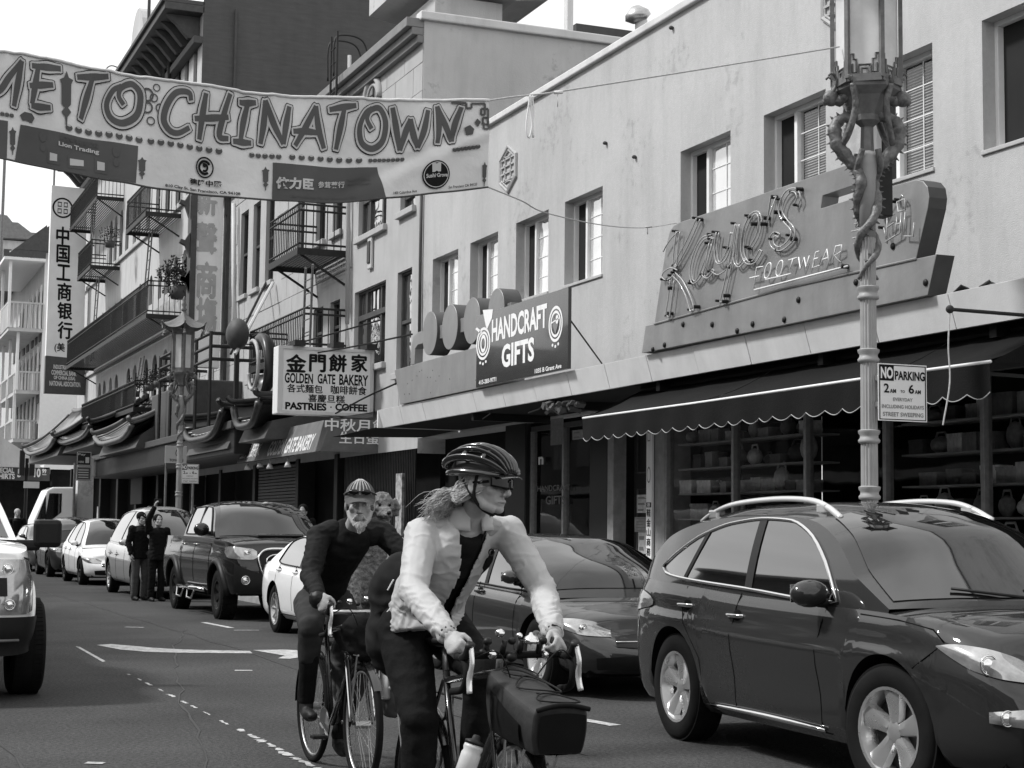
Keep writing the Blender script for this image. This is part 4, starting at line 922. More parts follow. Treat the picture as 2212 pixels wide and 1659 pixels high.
# ---------------- pagoda eaves ----------------
def tiled_roof(name, lab, y0, y1, xo, zo, xi, zi, m, n=None, curl=.5, tip=.35):
    t = thing(name, lab, 'roof', (xo, (y0+y1)/2, zo)); L = y1-y0
    def lift(s): return tip*(abs(2*s-1)**4)
    def S(s, q): return Vector((xo+(xi-xo)*q, y0+L*s, zo+(zi-zo)*(q**1.35)+lift(s)*(1-.5*q)))
    mb = MB().grid(S, 24, 8); mb.build('roof_deck', m, t, True, fix=False)
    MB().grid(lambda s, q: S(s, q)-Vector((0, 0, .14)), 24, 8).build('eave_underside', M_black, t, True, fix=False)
    n = n or int(L/.42)
    for k in range(n+1): s = k/n; MB().tube([S(s, q/6)+Vector((0, 0, .03)) for q in range(7)], .06, 6).build('roof_tile', m, t, True)
    MB().tube([S(k/24, 0)+Vector((-.02, 0, -.07)) for k in range(25)], (.1), 6).build('eave', m, t, True)
    MB().tube([S(k/24, 1)+Vector((0, 0, .08)) for k in range(25)], (.13), 6).build('ridge', m, t, True)
    MB().prism([(xo+.12, y0, zo-.42), (xi, y0, zo-.42), (xi, y0, zi-.3), (xo+.3, y0, zo)], (0, L, 0)).build('fascia_board', M_trim, t)
    for s in (0, 1):
        for q in range(3): pass
        mb = MB(); p = S(s, 0); q_ = (1 if s else -1); mb.tube(crom([S(s, .9)+Vector((0, 0, .1)), S(s, .4)+Vector((0, 0, .1)), p+Vector((0, 0, .1)), p+Vector((-.16, q_*.1, .2))]), .075, 8); mb.build('hip_ridge', m, t, True)
    return t
Mt = mat('glazed_tile_grey', .12, .4, var=.35, scale=3); Mtd = mat('glazed_tile_dark', .0300, .35, var=.4, scale=3)
def yz(u, v, X): p = U(u, v, X=X); return p.y, p.z
ya, z0 = yz(285, 938, 8.9); yb, _ = yz(206, 960, 8.9)
tiled_roof('pagoda_eave', 'tiled pagoda eave with light ribs over the dark arcade', ya, yb, 8.9, z0, 10.9, z0+1.5, Mt)
ya, z0 = yz(118, 962, 8.7); yb, _ = yz(55, 985, 8.7)
tiled_roof('pagoda_eave', 'small tiled corner eave farthest down the street above the traffic signal', ya, yb, 8.7, z0, 10.9, z0+2.0, Mt)
ya, z0 = yz(196, 935, 8.9); yb, _ = yz(124, 955, 8.9)
tiled_roof('pagoda_eave', 'dark curved eave between the two ribbed tiled eaves', ya, yb, 8.9, z0, 10.9, z0+1.2, Mtd)
ya, z0 = yz(480, 975, 9.2); yb, _ = yz(392, 992, 9.2)
tiled_roof('pagoda_eave', 'dark tiled eave just right of the far street lamp', ya, yb, 9.2, z0+.5, 10.9, z0+1.1, Mtd, tip=.6)
ya, z0 = yz(560, 935, 9.2); yb, _ = yz(505, 950, 9.2)
tiled_roof('pagoda_eave', 'dark tiled eave under the big scroll left of the bakery sign', ya, yb, 9.2, z0+.3, 10.9, z0+.9, Mtd, tip=.5)
ym0, ym1 = Yu(590, 10), Yu(300, 10)
mq2 = thing('dark_marquee', 'dark deep marquee of the bazaar between the lamp and the bakery canopy', 'marquee', (9.6, 50, 3.5))
MB().box2((9.4, Y2+9.5, 3.3), (10.99, 66, 4.1)).build('body', M_black, mq2, bev=.05); MB().box2((9.3, Y2+9.5, 3.95), (9.39, 66, 4.15)).build('edge_moulding', M_trim, mq2, bev=.02)
MB().box2((9.6, 47.6, 4.15), (11, 54.5, 5.7)).build('upper_box', M_trim, mq2, bev=.05)
mb = MB()
for z in (6.0, 6.35, 6.7): mb.tube([(11, 44.6, z), (9.4, 44.6, z), (9.4, 52.0, z), (11, 52.0, z)], .05, 5)
for y in (44.6, 46.5, 48.4, 50.2, 52.0): mb.tube([(9.4, y, 4.15), (9.4, y, 6.75)], .05, 5)
mb.build('marquee_railing', M_iron, mq2)
# white columns
mb = MB()
for u in (428, 458): y = Yu(u, 10.9); mb.box2((10.86, y-.25, 4.2), (10.98, y+.25, 6.6))
mb.build('white_panel', M_white, mq2, bev=.02)
# scroll
p = U(572, 800, X=9.5); sc_ = []
for k in range(40): a = -1.9+k/39*4.9; r = .72*(1-.5*k/39); sc_.append(p+Vector((0, -r*math.cos(a)*1.0, -r*math.sin(a)*1.0+.0)))
s_ = thing('scroll_ornament', 'big dark C shaped scroll ornament left of the white bakery box sign', 'ornament', p)
MB().tube(sc_, [(.15-.07*k/39, .25) for k in range(40)], 10).build('scroll', Mtd, s_, True)
MB().tube([q+Vector((-.3, 0, 0)) for q in sc_], .05, 6).build('scroll_rim', mat('gilt_trim', .35, .5, var=.3), s_, True)
p = U(513, 722, X=9.7); s_ = thing('round_ornament', 'dark ball on a pole above the bazaar marquee railing', 'ornament', p)
MB().sphere(p, (.3, .42, .42), 16, 10).build('ball', M_trim, s_, True); MB().tube([p, (p.x, p.y, 4.1)], .07, 6).build('pole', M_iron, s_)
p = U(578, 650, X=10.9); q = U(505, 760, X=9.6)
s_ = thing('stay_rods', 'pair of long slanting rods from the bakery fire escape down to the marquee', 'rods', p)
MB().tube([U(590, 610, X=10.9), U(508, 765, X=9.6)], .045, 6).build('rod', M_cream, s_); MB().tube([U(575, 610, X=10.9), U(498, 765, X=9.6)], .035, 6).build('rod', M_iron, s_)
p = U(465, 1010-20, X=10); MB().lathe([(.32, 0), (.36, .3), (.36, 1.5), (.3, 1.8)], U(418, 985, X=9.9), 20, rotx(-PI/2)).build('duct', M_metal, mq2, True)
# ---------------- projecting vertical signs ----------------
Yv = U(487, 600, X=10.9).y
F = rectY(Yv, 413, 792, 484, 405); vs_ = thing('vertical_sign', 'tall pale vertical sign with four faded Chinese characters and pagoda finned posts', 'sign', F.at(.5, 0))
F.slab(.35, 'sign_panel', mat('pale_sign_panel', .84, .6, var=.06, scale=1.5, streak=.1), vs_, .01)
Mfg = mat('faded_print', .42, .7, var=.15)
for ch, y0, y1 in (('新', 462, 418), ('聲', 545, 484), ('商', 641, 569), ('塲', 716, 646)): ftext(F, ch, 424, y0, 468, y1, Mfg, vs_, bold=.05, off=.01)
for s, u in ((-1, 409), (1, 487)):
    p = U(u, 800, Y=Yv); q = U(u, 395, Y=Yv); MB().box2((p.x-.09, Yv-.1, p.z-.6), (p.x+.09, Yv+.4, q.z)).build('post', M_trim, vs_, bev=.01)
    for v in (520, 600, 690-90, 435):
        c = U(u, v, Y=Yv); MB().prism([(c.x, Yv-.08, c.z+.25), (c.x+s*.14, Yv-.08, c.z), (c.x+s*.27, Yv-.08, c.z+.03), (c.x+s*.30, Yv-.08, c.z-.07), (c.x+s*.12, Yv-.08, c.z-.16), (c.x, Yv-.08, c.z-.5)], (0, .2, 0)).build('fin', M_trim, vs_)
Yb = U(184, 600, X=10.9).y
Yb = 80.0
F = rectY(Yb, 97, 848, 181, 400); vb_ = thing('bank_banner', 'tall vertical bank sign with black Chinese characters on pale ground over a dark foot', 'sign', F.at(.5, 0))
# slightly tapered like the photograph
tp = [U(112, 400, Y=Yb), U(188, 408, Y=Yb), U(181, 776, Y=Yb), U(99, 768, Y=Yb)]
F = Face(tp[3], tp[2], tp[1], tp[0]); F.slab(.4, 'sign_panel', mat('bank_sign_panel', .78, .6, var=.12, scale=.6), vb_, .01)
Fb = Face(U(96, 849, Y=Yb), U(190, 853, Y=Yb), tp[2], tp[3]); Fb.slab(.4, 'sign_foot', M_trim, vb_, .01)
for ch, y0, y1, x0, x1 in (('中', 552, 492, 134, 167), ('国', 624, 562, 133, 166), ('工', 696, 638, 132, 165), ('商', 775-2, 710-2, 131, 165)): pass
for ch, (x0, y0, x1, y1) in zip('中国工商银行', ((135, 527, 166, 492), (133.5, 566, 165, 531), (132, 604, 164, 573), (131, 647, 164, 612), (129, 687, 163, 654), (127, 729, 161, 695))): ftext(F, ch, x0, y0, x1, y1, M_print, vb_, bold=.035, off=.015)
ftext(F, '(美', 118, 760, 142, 740, M_print, vb_, bold=.02, off=.015)
c = fab(F, 154, 450); mb = MB(); F.ring(c[0], c[1], .29, .060, .16, .012, mb, 32)
for sx in (-1, 1):
    for (x0, x1, y0, y1) in ((.03, .14, .028, .034), (.03, .14, -.034, -.028), (.03, .045, -.034, -.012), (.03, .045, .012, .034), (.03, .14, .005, .011), (.03, .14, -.011, -.005), (.125, .14, -.028, -.011), (.125, .14, .011, .028)):
        F.poly([(c[0]+sx*x0, c[1]+y0), (c[0]+sx*x1, c[1]+y0), (c[0]+sx*x1, c[1]+y1), (c[0]+sx*x0, c[1]+y1)], .012, mb)
mb.build('emblem', M_print, vb_, fix=False)
Ml = MATS['grey_lettering']
for t, y0, y1, u0, u1 in (('INDUSTRIAL AND', 796, 789, 117, 168), ('COMMERCIAL BANK', 809, 801, 112, 170), ('OF CHINA (USA)', 821, 813, 117, 166), ('NATIONAL ASSOCIATION', 833, 825, 107, 176)): ftext(Fb, t, u0, y0, u1, y1, Ml, vb_, bold=.03, off=.012)
# ---------------- far blocks ----------------
B4 = thing('balcony_building', 'white three storey building with stacked timber balconies at the far left', 'building', (11, 110, 0))
Y4 = 98.6; zt4 = U(96, 548, X=11).z
h4 = []
for z in (1.2, 4.6, 8.0, 11.6):
    for u in (92, 84, 76, 66, 58, 48, 38, 28): y = Yu(u); h4.append((y-.5, y+.5, z+.5, z+2.7))
h4 = [h for h in h4 if h[0] > Y4+.2]; h4.sort()
mb = MB(); wallX(mb, 11, Y4, 170, .1, zt4, [], .3); mb.build('wall', MATS['white_stucco'], B4, fix=False)
MB().add([(11, Y4, 0), (11, Y4, zt4), (40, Y4, zt4), (40, Y4, 0)], [(0, 3, 2, 1)]).build('side_wall', M_white, B4, fix=False)
for h in h4: MB().box2((10.95, h[0], h[2]), (11.02, h[1], h[3])).build('window', M_trim, B4)
MB().prism([(9.2, Y4-.5, zt4), (11.5, Y4-.5, zt4+1.8), (14, Y4-.5, zt4)], (0, 60, 0)).build('roof', M_trim, B4)
for (u0, u1, v, dep, rh, hd) in ((97, 40, 706, 1.9, 1.4, 3.4), (95, 28, 838, 1.3, 1.0, 2.6), (92, 15, 943, 1.3, 1.0, 2.6)):
    y0, y1 = Yu(u0)+.2, Yu(u0)+13; z = U(u0, v, X=11).z; X0 = 11-dep
    bt = MB().box2((X0, y0, z-.2), (11, y1, z)).build('balcony', M_side, B4)
    for k in range(6): yy = y0+.6+k*2.1; MB().box2((10.9, yy, z+.1), (10.96, yy+.9, z+2.3)).build('door', M_trim, B4); MB().box2((10.86, yy-.2, z), (10.95, yy-.05, z+2.6)).build('pilaster', M_white, B4)
    mb = MB(); mb.box2((X0-.04, y0, z), (X0, y1, z+rh)) if hd > 3 else None
    for k in range(9): x = X0+dep*k/8; mb.box2((x-.04, y0-.04, z), (x+.04, y0+.04, z+rh))
    for k in range(20): y = y0+(y1-y0)*k/19; mb.box2((X0-.06, y-.05, z), (X0+.02, y+.05, z+rh))
    mb.box2((X0-.06, y0-.06, z+rh), (11, y0+.06, z+rh+.1)).box2((X0-.06, y0, z+rh), (X0+.06, y1, z+rh+.1)); mb.build('balustrade', M_side, bt)
    mb = MB()
    for y in (y0, y0+4.3, y0+8.6, y1): mb.box2((X0-.08, y-.08, z), (X0+.08, y+.08, z+hd+1))
    mb.build('balcony_post', M_white, bt)
    if hd > 3: MB().prism([(X0-.4, y0-.4, z+hd+.6), (11, y0-.4, z+hd+2.6), (11, y0-.4, z+hd+.6)], (0, y1-y0+.8, 0)).build('balcony_roof', M_trim, bt); MB().box2((X0-.4, y0-.4, z+hd+.45), (11, y1+.4, z+hd+.62)).build('balcony_eave', M_white, bt)
B5_ = thing('distant_building', 'pale distant building with pagoda roof peeping above the far left roofs', 'building', (8, 190, 0))
a = U(-40, 470, Y=190); b = U(78, 470, Y=190); zz = U(30, 520, Y=190).z
MB().box2((a.x, 190, 0), (b.x, 210, zz)).build('wall', M_cream, B5_)
zr = U(30, 482, Y=190).z; MB().prism([(a.x-1, 189, zz), (b.x+.6, 189, zz+.2), (b.x+1.1, 189, zz+.9), (b.x-.6, 189, zz+.9), (b.x-2.0, 189, zz+1.9), (b.x-2.6, 189, zz+1.9), (b.x-3.2, 189, zz+2.6), (a.x-1, 189, zz+2.9)], (0, 22, 0)).build('roof', mat('far_roof', .2, .8, var=.2), B5_)
for k in range(5):
    for j in range(4): x = a.x+1+k*(b.x-a.x-2)/4; MB().box2((x-.4, 189.9, zz-3-j*3.4), (x+.4, 190.1, zz-1-j*3.4)).build('window', M_trim, B5_)
p = U(8, 400, Y=180); loose('flag_mast', 'thin tall mast on the skyline at the far left', 'mast', MB().tube([(p.x, 180, 5), (p.x, 180, p.z+8)], .16, 6), M_rail)
p = U(117, 385, Y=100); loose('antenna_mast', 'thin mast rising above the bank sign', 'mast', MB().tube([(p.x, 100, 10), (p.x, 100, p.z+1.5)], .06, 6), M_rail)
# T-shirt shop, far corner
Ys = 96.4
F = rectY(Ys, -30, 1036, 108, 1010); ts = thing('shop_sign', 'dark far shop sign offering special T-shirts 5 for $10.99', 'sign', F.at(.5, 0)); F.slab(.3, 'sign_board', M_trim, ts)
ftext(F, 'SPECIAL', -12, 1021, 31, 1010.5, M_wprint, ts, bold=.04, off=.03); ftext(F, 'T-SHIRTS', -22, 1034, 32, 1023, M_wprint, ts, bold=.04, off=.03)
ftext(F, '5', 37, 1031, 46, 1013, M_wprint, ts, bold=.04, off=.03); ftext(F, '$', 67, 1020, 71, 1012, M_wprint, ts, bold=.03, off=.03); ftext(F, '10', 73, 1031, 88, 1012, M_wprint, ts, bold=.04, off=.03); ftext(F, '99', 90.5, 1023, 100, 1013, M_wprint, ts, bold=.03, off=.03)
ftext(F, '-', 91, 1026, 100, 1025, M_wprint, ts, bold=.03, off=.03)
a = U(-60, 1100, Y=Ys+3); b = U(175, 1100, Y=Ys+3)
dk = thing('far_shops', 'dark row of shop openings under pale awnings at the end of the street', 'shop front', (0, Ys, 0))
MB().box2((a.x, Ys+2, 0), (b.x, Ys+3, 4.4)).build('dark_front', M_int, dk); c_ = U(114, 1000, Y=97); MB().box2((c_.x, 97, 0), (U(190, 1000, Y=97).x, 98, U(150, 935, Y=96).z)).build('dark_underside_block', M_int, dk)  # corner block is an added dark stand-in for the pagoda underside
p1 = U(-30, 1008, Y=Ys); p2 = U(85, 1008, Y=Ys); MB().prism([(p1.x, Ys-1, p1.z), (p2.x, Ys-1, p1.z), (p2.x-1, Ys-1, p1.z+.9), (p1.x, Ys-1, p1.z+2.0)], (0, 3, 0)).build('pale_awning', M_side, dk)
a = U(95, 1009, Y=Ys); b = U(168, 1004, Y=Ys); MB().box2((a.x, Ys, a.z-.1), (b.x, Ys+2, a.z+.15)).build('pale_awning', M_white, dk)
loose('street_plate', 'pale rectangular plate under the far traffic signal', 'sign', MB().box2((U(51, 1050, Y=90).x, 90, U(51, 1054, Y=90).z), (U(85, 1050, Y=90).x, 90.05, U(51, 1040, Y=90).z)), M_side)
# traffic signal
p = U(58, 1010, Y=92); tsg = thing('traffic_signal', 'black traffic signal in front of the far T-shirt sign', 'traffic light', (p.x, 92, 0))
MB().tube([(p.x, 92, 0), (p.x, 92, U(58, 990, Y=92).z)], .09, 8).build('pole', M_black, tsg); zt = U(58, 973, Y=92).z; zb_ = U(58, 1028, Y=92).z
for s in (-1, 1): MB().box2((p.x+s*.26-.13, 91.8, zb_), (p.x+s*.26+.13, 92.1, zt)).build('signal_head', M_black, tsg, bev=.03)
# ---------------- street lamps ----------------
def fret(mb, c, ex, ez, n, w_, h_, lo):
    """key pattern along the glass: ex across, ez up"""
    P_ = lambda a, b: c+ex*(a*w_)+ez*(b*h_*(1 if lo else -1))-n*.006
    for pts in ([(-.5, .0), (-.5, .95), (-.38, .95), (-.38, .7), (-.28, .7), (-.28, .45)], [(-.28, .45), (-.28, .1), (-.42, .1), (-.42, .5)], [(-.2, .0), (-.2, .45), (.2, .45), (.2, 0)], [(-.1, .0), (-.1, .28), (.1, .28), (.1, .0)],
                [(.5, .0), (.5, .95), (.38, .95), (.38, .7), (.28, .7), (.28, .45)], [(.28, .45), (.28, .1), (.42, .1), (.42, .5)], [(-.5, .02), (.5, .02)]):
        mb.tube([P_(*p) for p in pts], .009, 4)
M_post = mat('lamp_post_paint', .32, .45, var=.12, scale=6, streak=.2); M_bronze = mat('dragon_bronze', .13, .45, var=.6, scale=18, bump=.6, bscale=30); M_lfr = mat('lantern_metal', .15, .5, var=.3, scale=12); M_lgl = mat('lantern_glass', .62, .5, var=.16, scale=4)
def lamp(x, y, lab, detail=True, full=False, dark=1.):
    t = thing('street_lamp', lab, 'street lamp', (x, y, .135)); z0 = .135
    mb = MB(); prof = [(.26, 0), (.26, .12), (.2, .16), (.19, .5), (.15, .56), (.13, .62)]; mb.lathe(prof, (x, y, z0), 20); b_ = mb.build('base', M_post, t, True); autos(b_, 40)
    mb = MB(); n = 32; vs = []; H0, H1 = .7, 3.95
    for zz in (H0, H1): 
        for k in range(n): a = 2*PI*k/n; r = (.072 if k % 2 else .064)*(1 if zz == H0 else .93); vs.append((x+r*math.cos(a), y+r*math.sin(a), zz))
    mb.add(vs, [(k, (k+1) % n, n+(k+1) % n, n+k) for k in range(n)]); mb.build('fluted_shaft', M_post, t, False, fix=True)
    for zz in (1.12, 2.27, 2.95, 3.48, 1.8): 
        mb = MB(); mb.lathe([(.07, -.06), (.088, -.05), (.092, -.03), (.076, -.01), (.076, .01), (.090, .03), (.092, .05), (.07, .06)], (x, y, zz), 20); autos(mb.build('collar', M_post, t, True), 50)
    zd_ = 3.95  # dragons wind from here up
    mb = MB(); mb.lathe([(.066, 0), (.070, .5), (.1, .62), (.1, .68), (.06, .74)], (x, y, zd_), 20); mb.build('upper_shaft', M_post, t, True)
    mb = MB(); mb.lathe([(.06, .7), (.05, .95), (.11, 1.0), (.11, 1.05), (.2, 1.2), (.28, 1.26), (.29, 1.32)], (x, y, zd_), 6, ph=PI/6); mb.build('lantern_foot', M_lfr, t)
    zl = zd_+1.32; R_ = .285; hl = 1.0
    for k in range(6):
        a = PI/3*k+LROT; a2 = a+PI/3; p1 = Vector((x+R_*math.cos(a), y+R_*math.sin(a), zl)); p2 = Vector((x+R_*math.cos(a2), y+R_*math.sin(a2), zl)); up = Vector((0, 0, 1))
        MB().bar(p1, p1+up*hl, .035, .035, up=(math.cos(a), math.sin(a), 0)).build('corner_post', M_lfr, t)
        ex = (p2-p1); nn = Vector((math.cos(a+PI/6), math.sin(a+PI/6), 0)); i1 = p1+ex*.06-nn*.02; i2 = p2-ex*.06-nn*.02
        MB().add([i1, i2, i2+up*hl, i1+up*hl], [(0, 1, 2, 3)]).build('glass_pane', M_lgl, t, fix=False)
        if detail:
            mb = MB(); c = (i1+i2)/2; exn = ex.normalized(); w_ = ex.length*.84; fret(mb, c+Vector((0, 0, .03)), exn, up, -nn*1.5, w_, .19, True); fret(mb, c+up*(hl-.03), exn, up, -nn*1.5, w_, .19, False); mb.build('fretwork', M_lfr, t)
        else:
            mb = MB(); c = (i1+i2)/2
            for zz in (.04, hl-.04): mb.box(c+up*zz+nn*.01, (ex.length*.8, .012, .1), rotz(a+PI/6+PI/2))
            for s in (.08, .92): mb.box(i1+(i2-i1)*s+up*hl/2+nn*.01, (.05, .012, hl), rotz(a+PI/6+PI/2))
            mb.build('fretwork', M_lfr, t)
        MB().bar(p1, p2, .03, .06).bar(p1+up*hl, p2+up*hl, .04, .07).build('lantern_rail', M_lfr, t)
    # pagoda cap
    zc_ = zl+hl
    mb = MB()
    def S(s, q):
        a = 2*PI*s+LROT; k = (s*6) % 1; cor = abs(2*k-1)**3; r = (.47+.08*cor)*(1-q)**1.4+.05; rr_ = r/(math.cos(((a-LROT+PI/6) % (PI/3))-PI/6)) if False else r
        return Vector((x+rr_*math.cos(a), y+rr_*math.sin(a), zc_+.06+.45*q**1.1+.12*cor*(1-q)**2))
    mb.grid(S, 48, 10, cu=True); mb.build('cap', M_lfr, t, True, fix=False)
    MB().lathe([(.05, 0), (.08, .05), (.03, .1), (.07, .17), (.03, .24), (.05, .3), (.0, .4)], (x, y, zc_+.5), 12).build('finial', M_lfr, t, True)
    for k in range(6):
        a = PI/3*k+LROT; p = Vector((x+.54*math.cos(a), y+.54*math.sin(a), zc_+.12)); mb = MB()
        mb.tube([p, p+Vector((0, 0, -.12))], .006, 4); mb.lathe([(.012, 0), (.03, -.05), (.032, -.08), (.05, -.1)], p+Vector((0, 0, -.1)), 10)
        mb.tube(crom([p-Vector((math.cos(a), math.sin(a), 0))*.1, p+Vector((0, 0, .02)), p+Vector((math.cos(a)*.08, math.sin(a)*.08, .1))]), .02, 6); mb.build('bell', M_lfr, t)
    # two dragons
    for s, a0 in ((0, DROT), (1, DROT+PI)):
        d = Vector((math.cos(a0), math.sin(a0), 0)); e = Vector((-math.sin(a0), math.cos(a0), 0)); c = Vector((x, y, zd_)); P_ = lambda r, q, z: c+d*(r*.80)+e*(q*.85)+Vector((0, 0, z))
        mb = MB(); body = [P_(.10, .0, -.35), P_(.04, .10, -.25), P_(-.09, .05, -.12), P_(-.09, -.07, .02), P_(.03, -.11, .14), P_(.1, -.03, .3), P_(.08, .06, .45), P_(.1, .02, .58), P_(.2, -.01, .68), P_(.31, 0, .8), P_(.34, .0, .95), P_(.25, .0, 1.03), P_(.13, 0, 1.05), P_(.12, .0, 1.16), P_(.2, .0, 1.22), P_(.3, .0, 1.18), P_(.37, 0, 1.2)]
        rad = [.012, .022, .03, .034, .036, .042, .05, .052, .056, .062, .056, .045, .04, .038, .045, .05, .04]
        cv = crom(body, 5); rs = [rad[min(i//5, 16)]*(1-(i % 5)/5)+rad[min(i//5+1, 16)]*(i % 5)/5 for i in range(len(cv))]
        rs = [r*(1+.12*math.sin(i*1.7)) for i, r in enumerate(rs)]; mb.tube(cv, rs, 10)
        mb.sphere(P_(.38, 0, 1.2), (.075, .06, .07), 10, 8); mb.tube([P_(.4, 0, 1.2), P_(.46, 0, 1.15)], [.045, .025], 8)
        for q in (-1, 1): mb.tube(crom([P_(.36, q*.03, 1.25), P_(.33, q*.05, 1.34), P_(.38, q*.07, 1.4), P_(.42, q*.07, 1.38)]), [.014]*17+[.01]*8, 5)
        for q in (-1, 1):
            mb.tube(crom([P_(.28, 0, .78), P_(.22, q*.12, .88), P_(.16, q*.2, 1.1), P_(.2, q*.24, 1.28)]), .03, 7)
            for f_ in (-1, 0, 1): mb.tube([P_(.2, q*.24, 1.28), P_(.22+f_*.035, q*.27+f_*.02, 1.34)], [.02, .01], 5)
            mb.tube(crom([P_(.12, 0, .55), P_(.12, q*.1, .62), P_(.08, q*.14, .74)]), .026, 7)
        for i in range(6, len(cv)-10, 2): tdir = (cv[i+1]-cv[i-1]).normalized(); o_ = tdir.cross(e).normalized(); mb.tube([cv[i]-o_*rs[i]*.8, cv[i]-o_*(rs[i]+.03)], [.016, .003], 4)
        mb.build('dragon', M_bronze, t, True)
    return t
LROT = math.radians(22.2+60); DROT = math.radians(-22.2)
L1 = lamp(8.03, 11.75, 'near ornate street lamp with dragons holding a lantern in front of the footwear sign')
L2 = lamp(7.95, 41.0, 'far ornate street lamp with pagoda cap standing beyond the pickup truck', detail=False)
o = MB().box2((8.1, 11.85, 4.18), (8.36, 12.0, 4.62)).build('control_box', M_iron, None, bev=.01); tag(o, 'dark box strapped behind the near street lamp under the dragons', 'box')
# ---------------- parking signs ----------------
def nopark(F, lab, par=None):
    t = thing('parking_sign', lab, 'sign', F.at(.5, 0)); F.slab(.006, 'sign_plate', M_white, t, .001)
    mb = MB(); e = .02
    for pts in ([(e, e), (1-e, e), (1-e, e+.015), (e, e+.015)], [(e, 1-e), (1-e, 1-e), (1-e, 1-e-.015), (e, 1-e-.015)], [(e, e), (e+.02, e), (e+.02, 1-e), (e, 1-e)], [(1-e-.02, e), (1-e, e), (1-e, 1-e), (1-e-.02, 1-e)], [(.03, .7), (.32, .7), (.32, .975), (.03, .975)]): F.poly(pts, .002, mb)
    mb.build('print', M_print, t, fix=False); F.text('NO', .05, .3, .735, .94, M_wprint, t, off=.004, bold=.04); F.text('PARKING', .34, .955, .72, .88, M_print, t, bold=.03)
    for s, a0, a1, b0, b1 in (('2', .11, .22, .49, .65), ('AM', .235, .36, .49, .56), ('TO', .45, .54, .5, .545), ('6', .62, .73, .49, .65), ('AM', .745, .87, .49, .56), ('EVERYDAY', .3, .7, .35, .41), ('INCLUDING HOLIDAYS', .07, .93, .22, .285), ('STREET SWEEPING', .09, .92, .08, .155)): F.text(s, a0, a1, b0, b1, M_print if b1 > .45 else MATS['grey_print'], t, bold=.02)
    return t
pk_ = rectY(11.6, 1897.5, 908, 2001.5, 790); tps = nopark(pk_, 'no parking 2am to 6am sign strapped on the near lamp post')
MB().box2((8.04, 11.609, pk_.c[0].z+.12), (8.2, 11.75, pk_.c[0].z+.16)).box2((8.04, 11.609, pk_.c[2].z-.14), (8.2, 11.75, pk_.c[2].z-.10)).build('strap', M_metal, tps)
pk2 = rectY(40.5, 391, 1044, 430, 1003); nopark(pk2, 'small no parking sign right of the far lamp post')
loose('sign_post', 'thin post under the small no parking sign', 'post', MB().tube([(U(417, 1044, Y=40.55).x, 40.55, .13), (U(417, 1044, Y=40.55).x, 40.55, pk2.c[2].z)], .03, 8), M_rail)
F = rectY(42.0, 356, 1000, 404, 964); t = thing('street_sign', 'pale sign with a ring mark partly behind the far lamp post', 'sign', F.at(.5, 0)); F.slab(.02, 'sign_plate', M_side, t); mb = MB(); F.ring(.6, .6, .12, .22, .2, .006, mb, 20); mb.build('ring_mark', M_print, t, fix=False); F.text('TOWING', .2, .85, .1, .25, M_print, t, off=.01); F2_ = rectY(42.0, 358, 1012, 402, 1001); F2_.slab(.02, 'lower_plate', M_trim, t)
MB().tube([(F.at(.1, 0).x, 42.1, .13), (F.at(.1, 0).x, 42.1, F.at(.1, 0).z)], .03, 6).build('post', M_rail, t)
Yg = 62.0
F = rectY(Yg, 165, 1006, 198, 975.5); t = thing('street_sign', 'dark double notice panel on a post beside the white truck cab', 'sign', F.at(.5, 0)); F.slab(.03, 'upper_plate', M_black, t, .01); G = rectY(Yg, 164.5, 1038, 198, 1007.5); G.slab(.03, 'lower_plate', M_trim, t, .01)
mb = MB()
for f in (F, G):
    for pts in ([(.02, .03), (.98, .03), (.98, .07), (.02, .07)], [(.02, .93), (.98, .93), (.98, .97), (.02, .97)], [(.02, .03), (.06, .03), (.06, .97), (.02, .97)], [(.94, .03), (.98, .03), (.98, .97), (.94, .97)]): f.poly(pts, .01, mb)
mb.build('border', M_side, t, fix=False)
F.text('Pay', .1, .6, .68, .86, M_side, t, off=.01); F.text('HERE', .12, .5, .2, .34, M_side, t, off=.01); mb = MB(); F.poly([(.6, .2), (.85, .2), (.85, .6), (.6, .6)], .01, mb)
for k in range(4): G.poly([(.12, .2+.17*k), (.8, .2+.17*k), (.8, .26+.17*k), (.12, .26+.17*k)], .01, mb)
mb.build('print', M_side, t, fix=False)
MB().tube([(F.at(0, 0).x-.05, Yg, .1), (F.at(0, 0).x-.05, Yg, F.at(0, .2).z)], .05, 8).build('post', M_rail, t)
p = U(182, 1070, Y=Yg+3); loose('pillar', 'pale tapering pillar behind the double notice panel', 'pillar', MB().lathe([(.45, .1), (.4, p.z+1.4)], (p.x, Yg+3, 0), 4, ph=PI/4), M_side)
# ---------------- banner across the street ----------------
YB = 11.6
bp = lambda u, v: U(u, v, Y=YB)
topc = [(-250, 76), (0, 108), (190, 146), (440, 185), (620, 207), (800, 214), (1055, 218)]; botc = [(-250, 318), (0, 343), (135, 369), (310, 403), (560, 431), (700, 437), (840, 428), (1055, 404)]
def bpt(a, b, off=0.):
    u = -250+1305*a; p = bp(u, interp(botc, u)*(1-b)+interp(topc, u)*b)
    rip = .012*math.sin(a*61+b*2+math.sin(a*13))+.016*math.sin(a*27-b*3.1)+.009*math.sin(a*120+3*math.sin(a*31))*b*b+.004*math.sin(a*90-b*9)
    e = (a*1305-250-700)/355
    if e > 0: dd = (1-b)*1.0-(1-e)*.75; rip += .022*math.exp(-((dd-.25)/.055)**2)*e*(1-e)*3-.02*math.exp(-((dd-.38)/.08)**2)*e
    rip += .012*math.sin(a*300)*max(0, b-.85)*6*.3
    return Vector((p.x, YB+rip-off, p.z))
bn = thing('banner', 'long cloth banner reading Welcome to Chinatown strung across the street', 'banner', bp(500, 400))
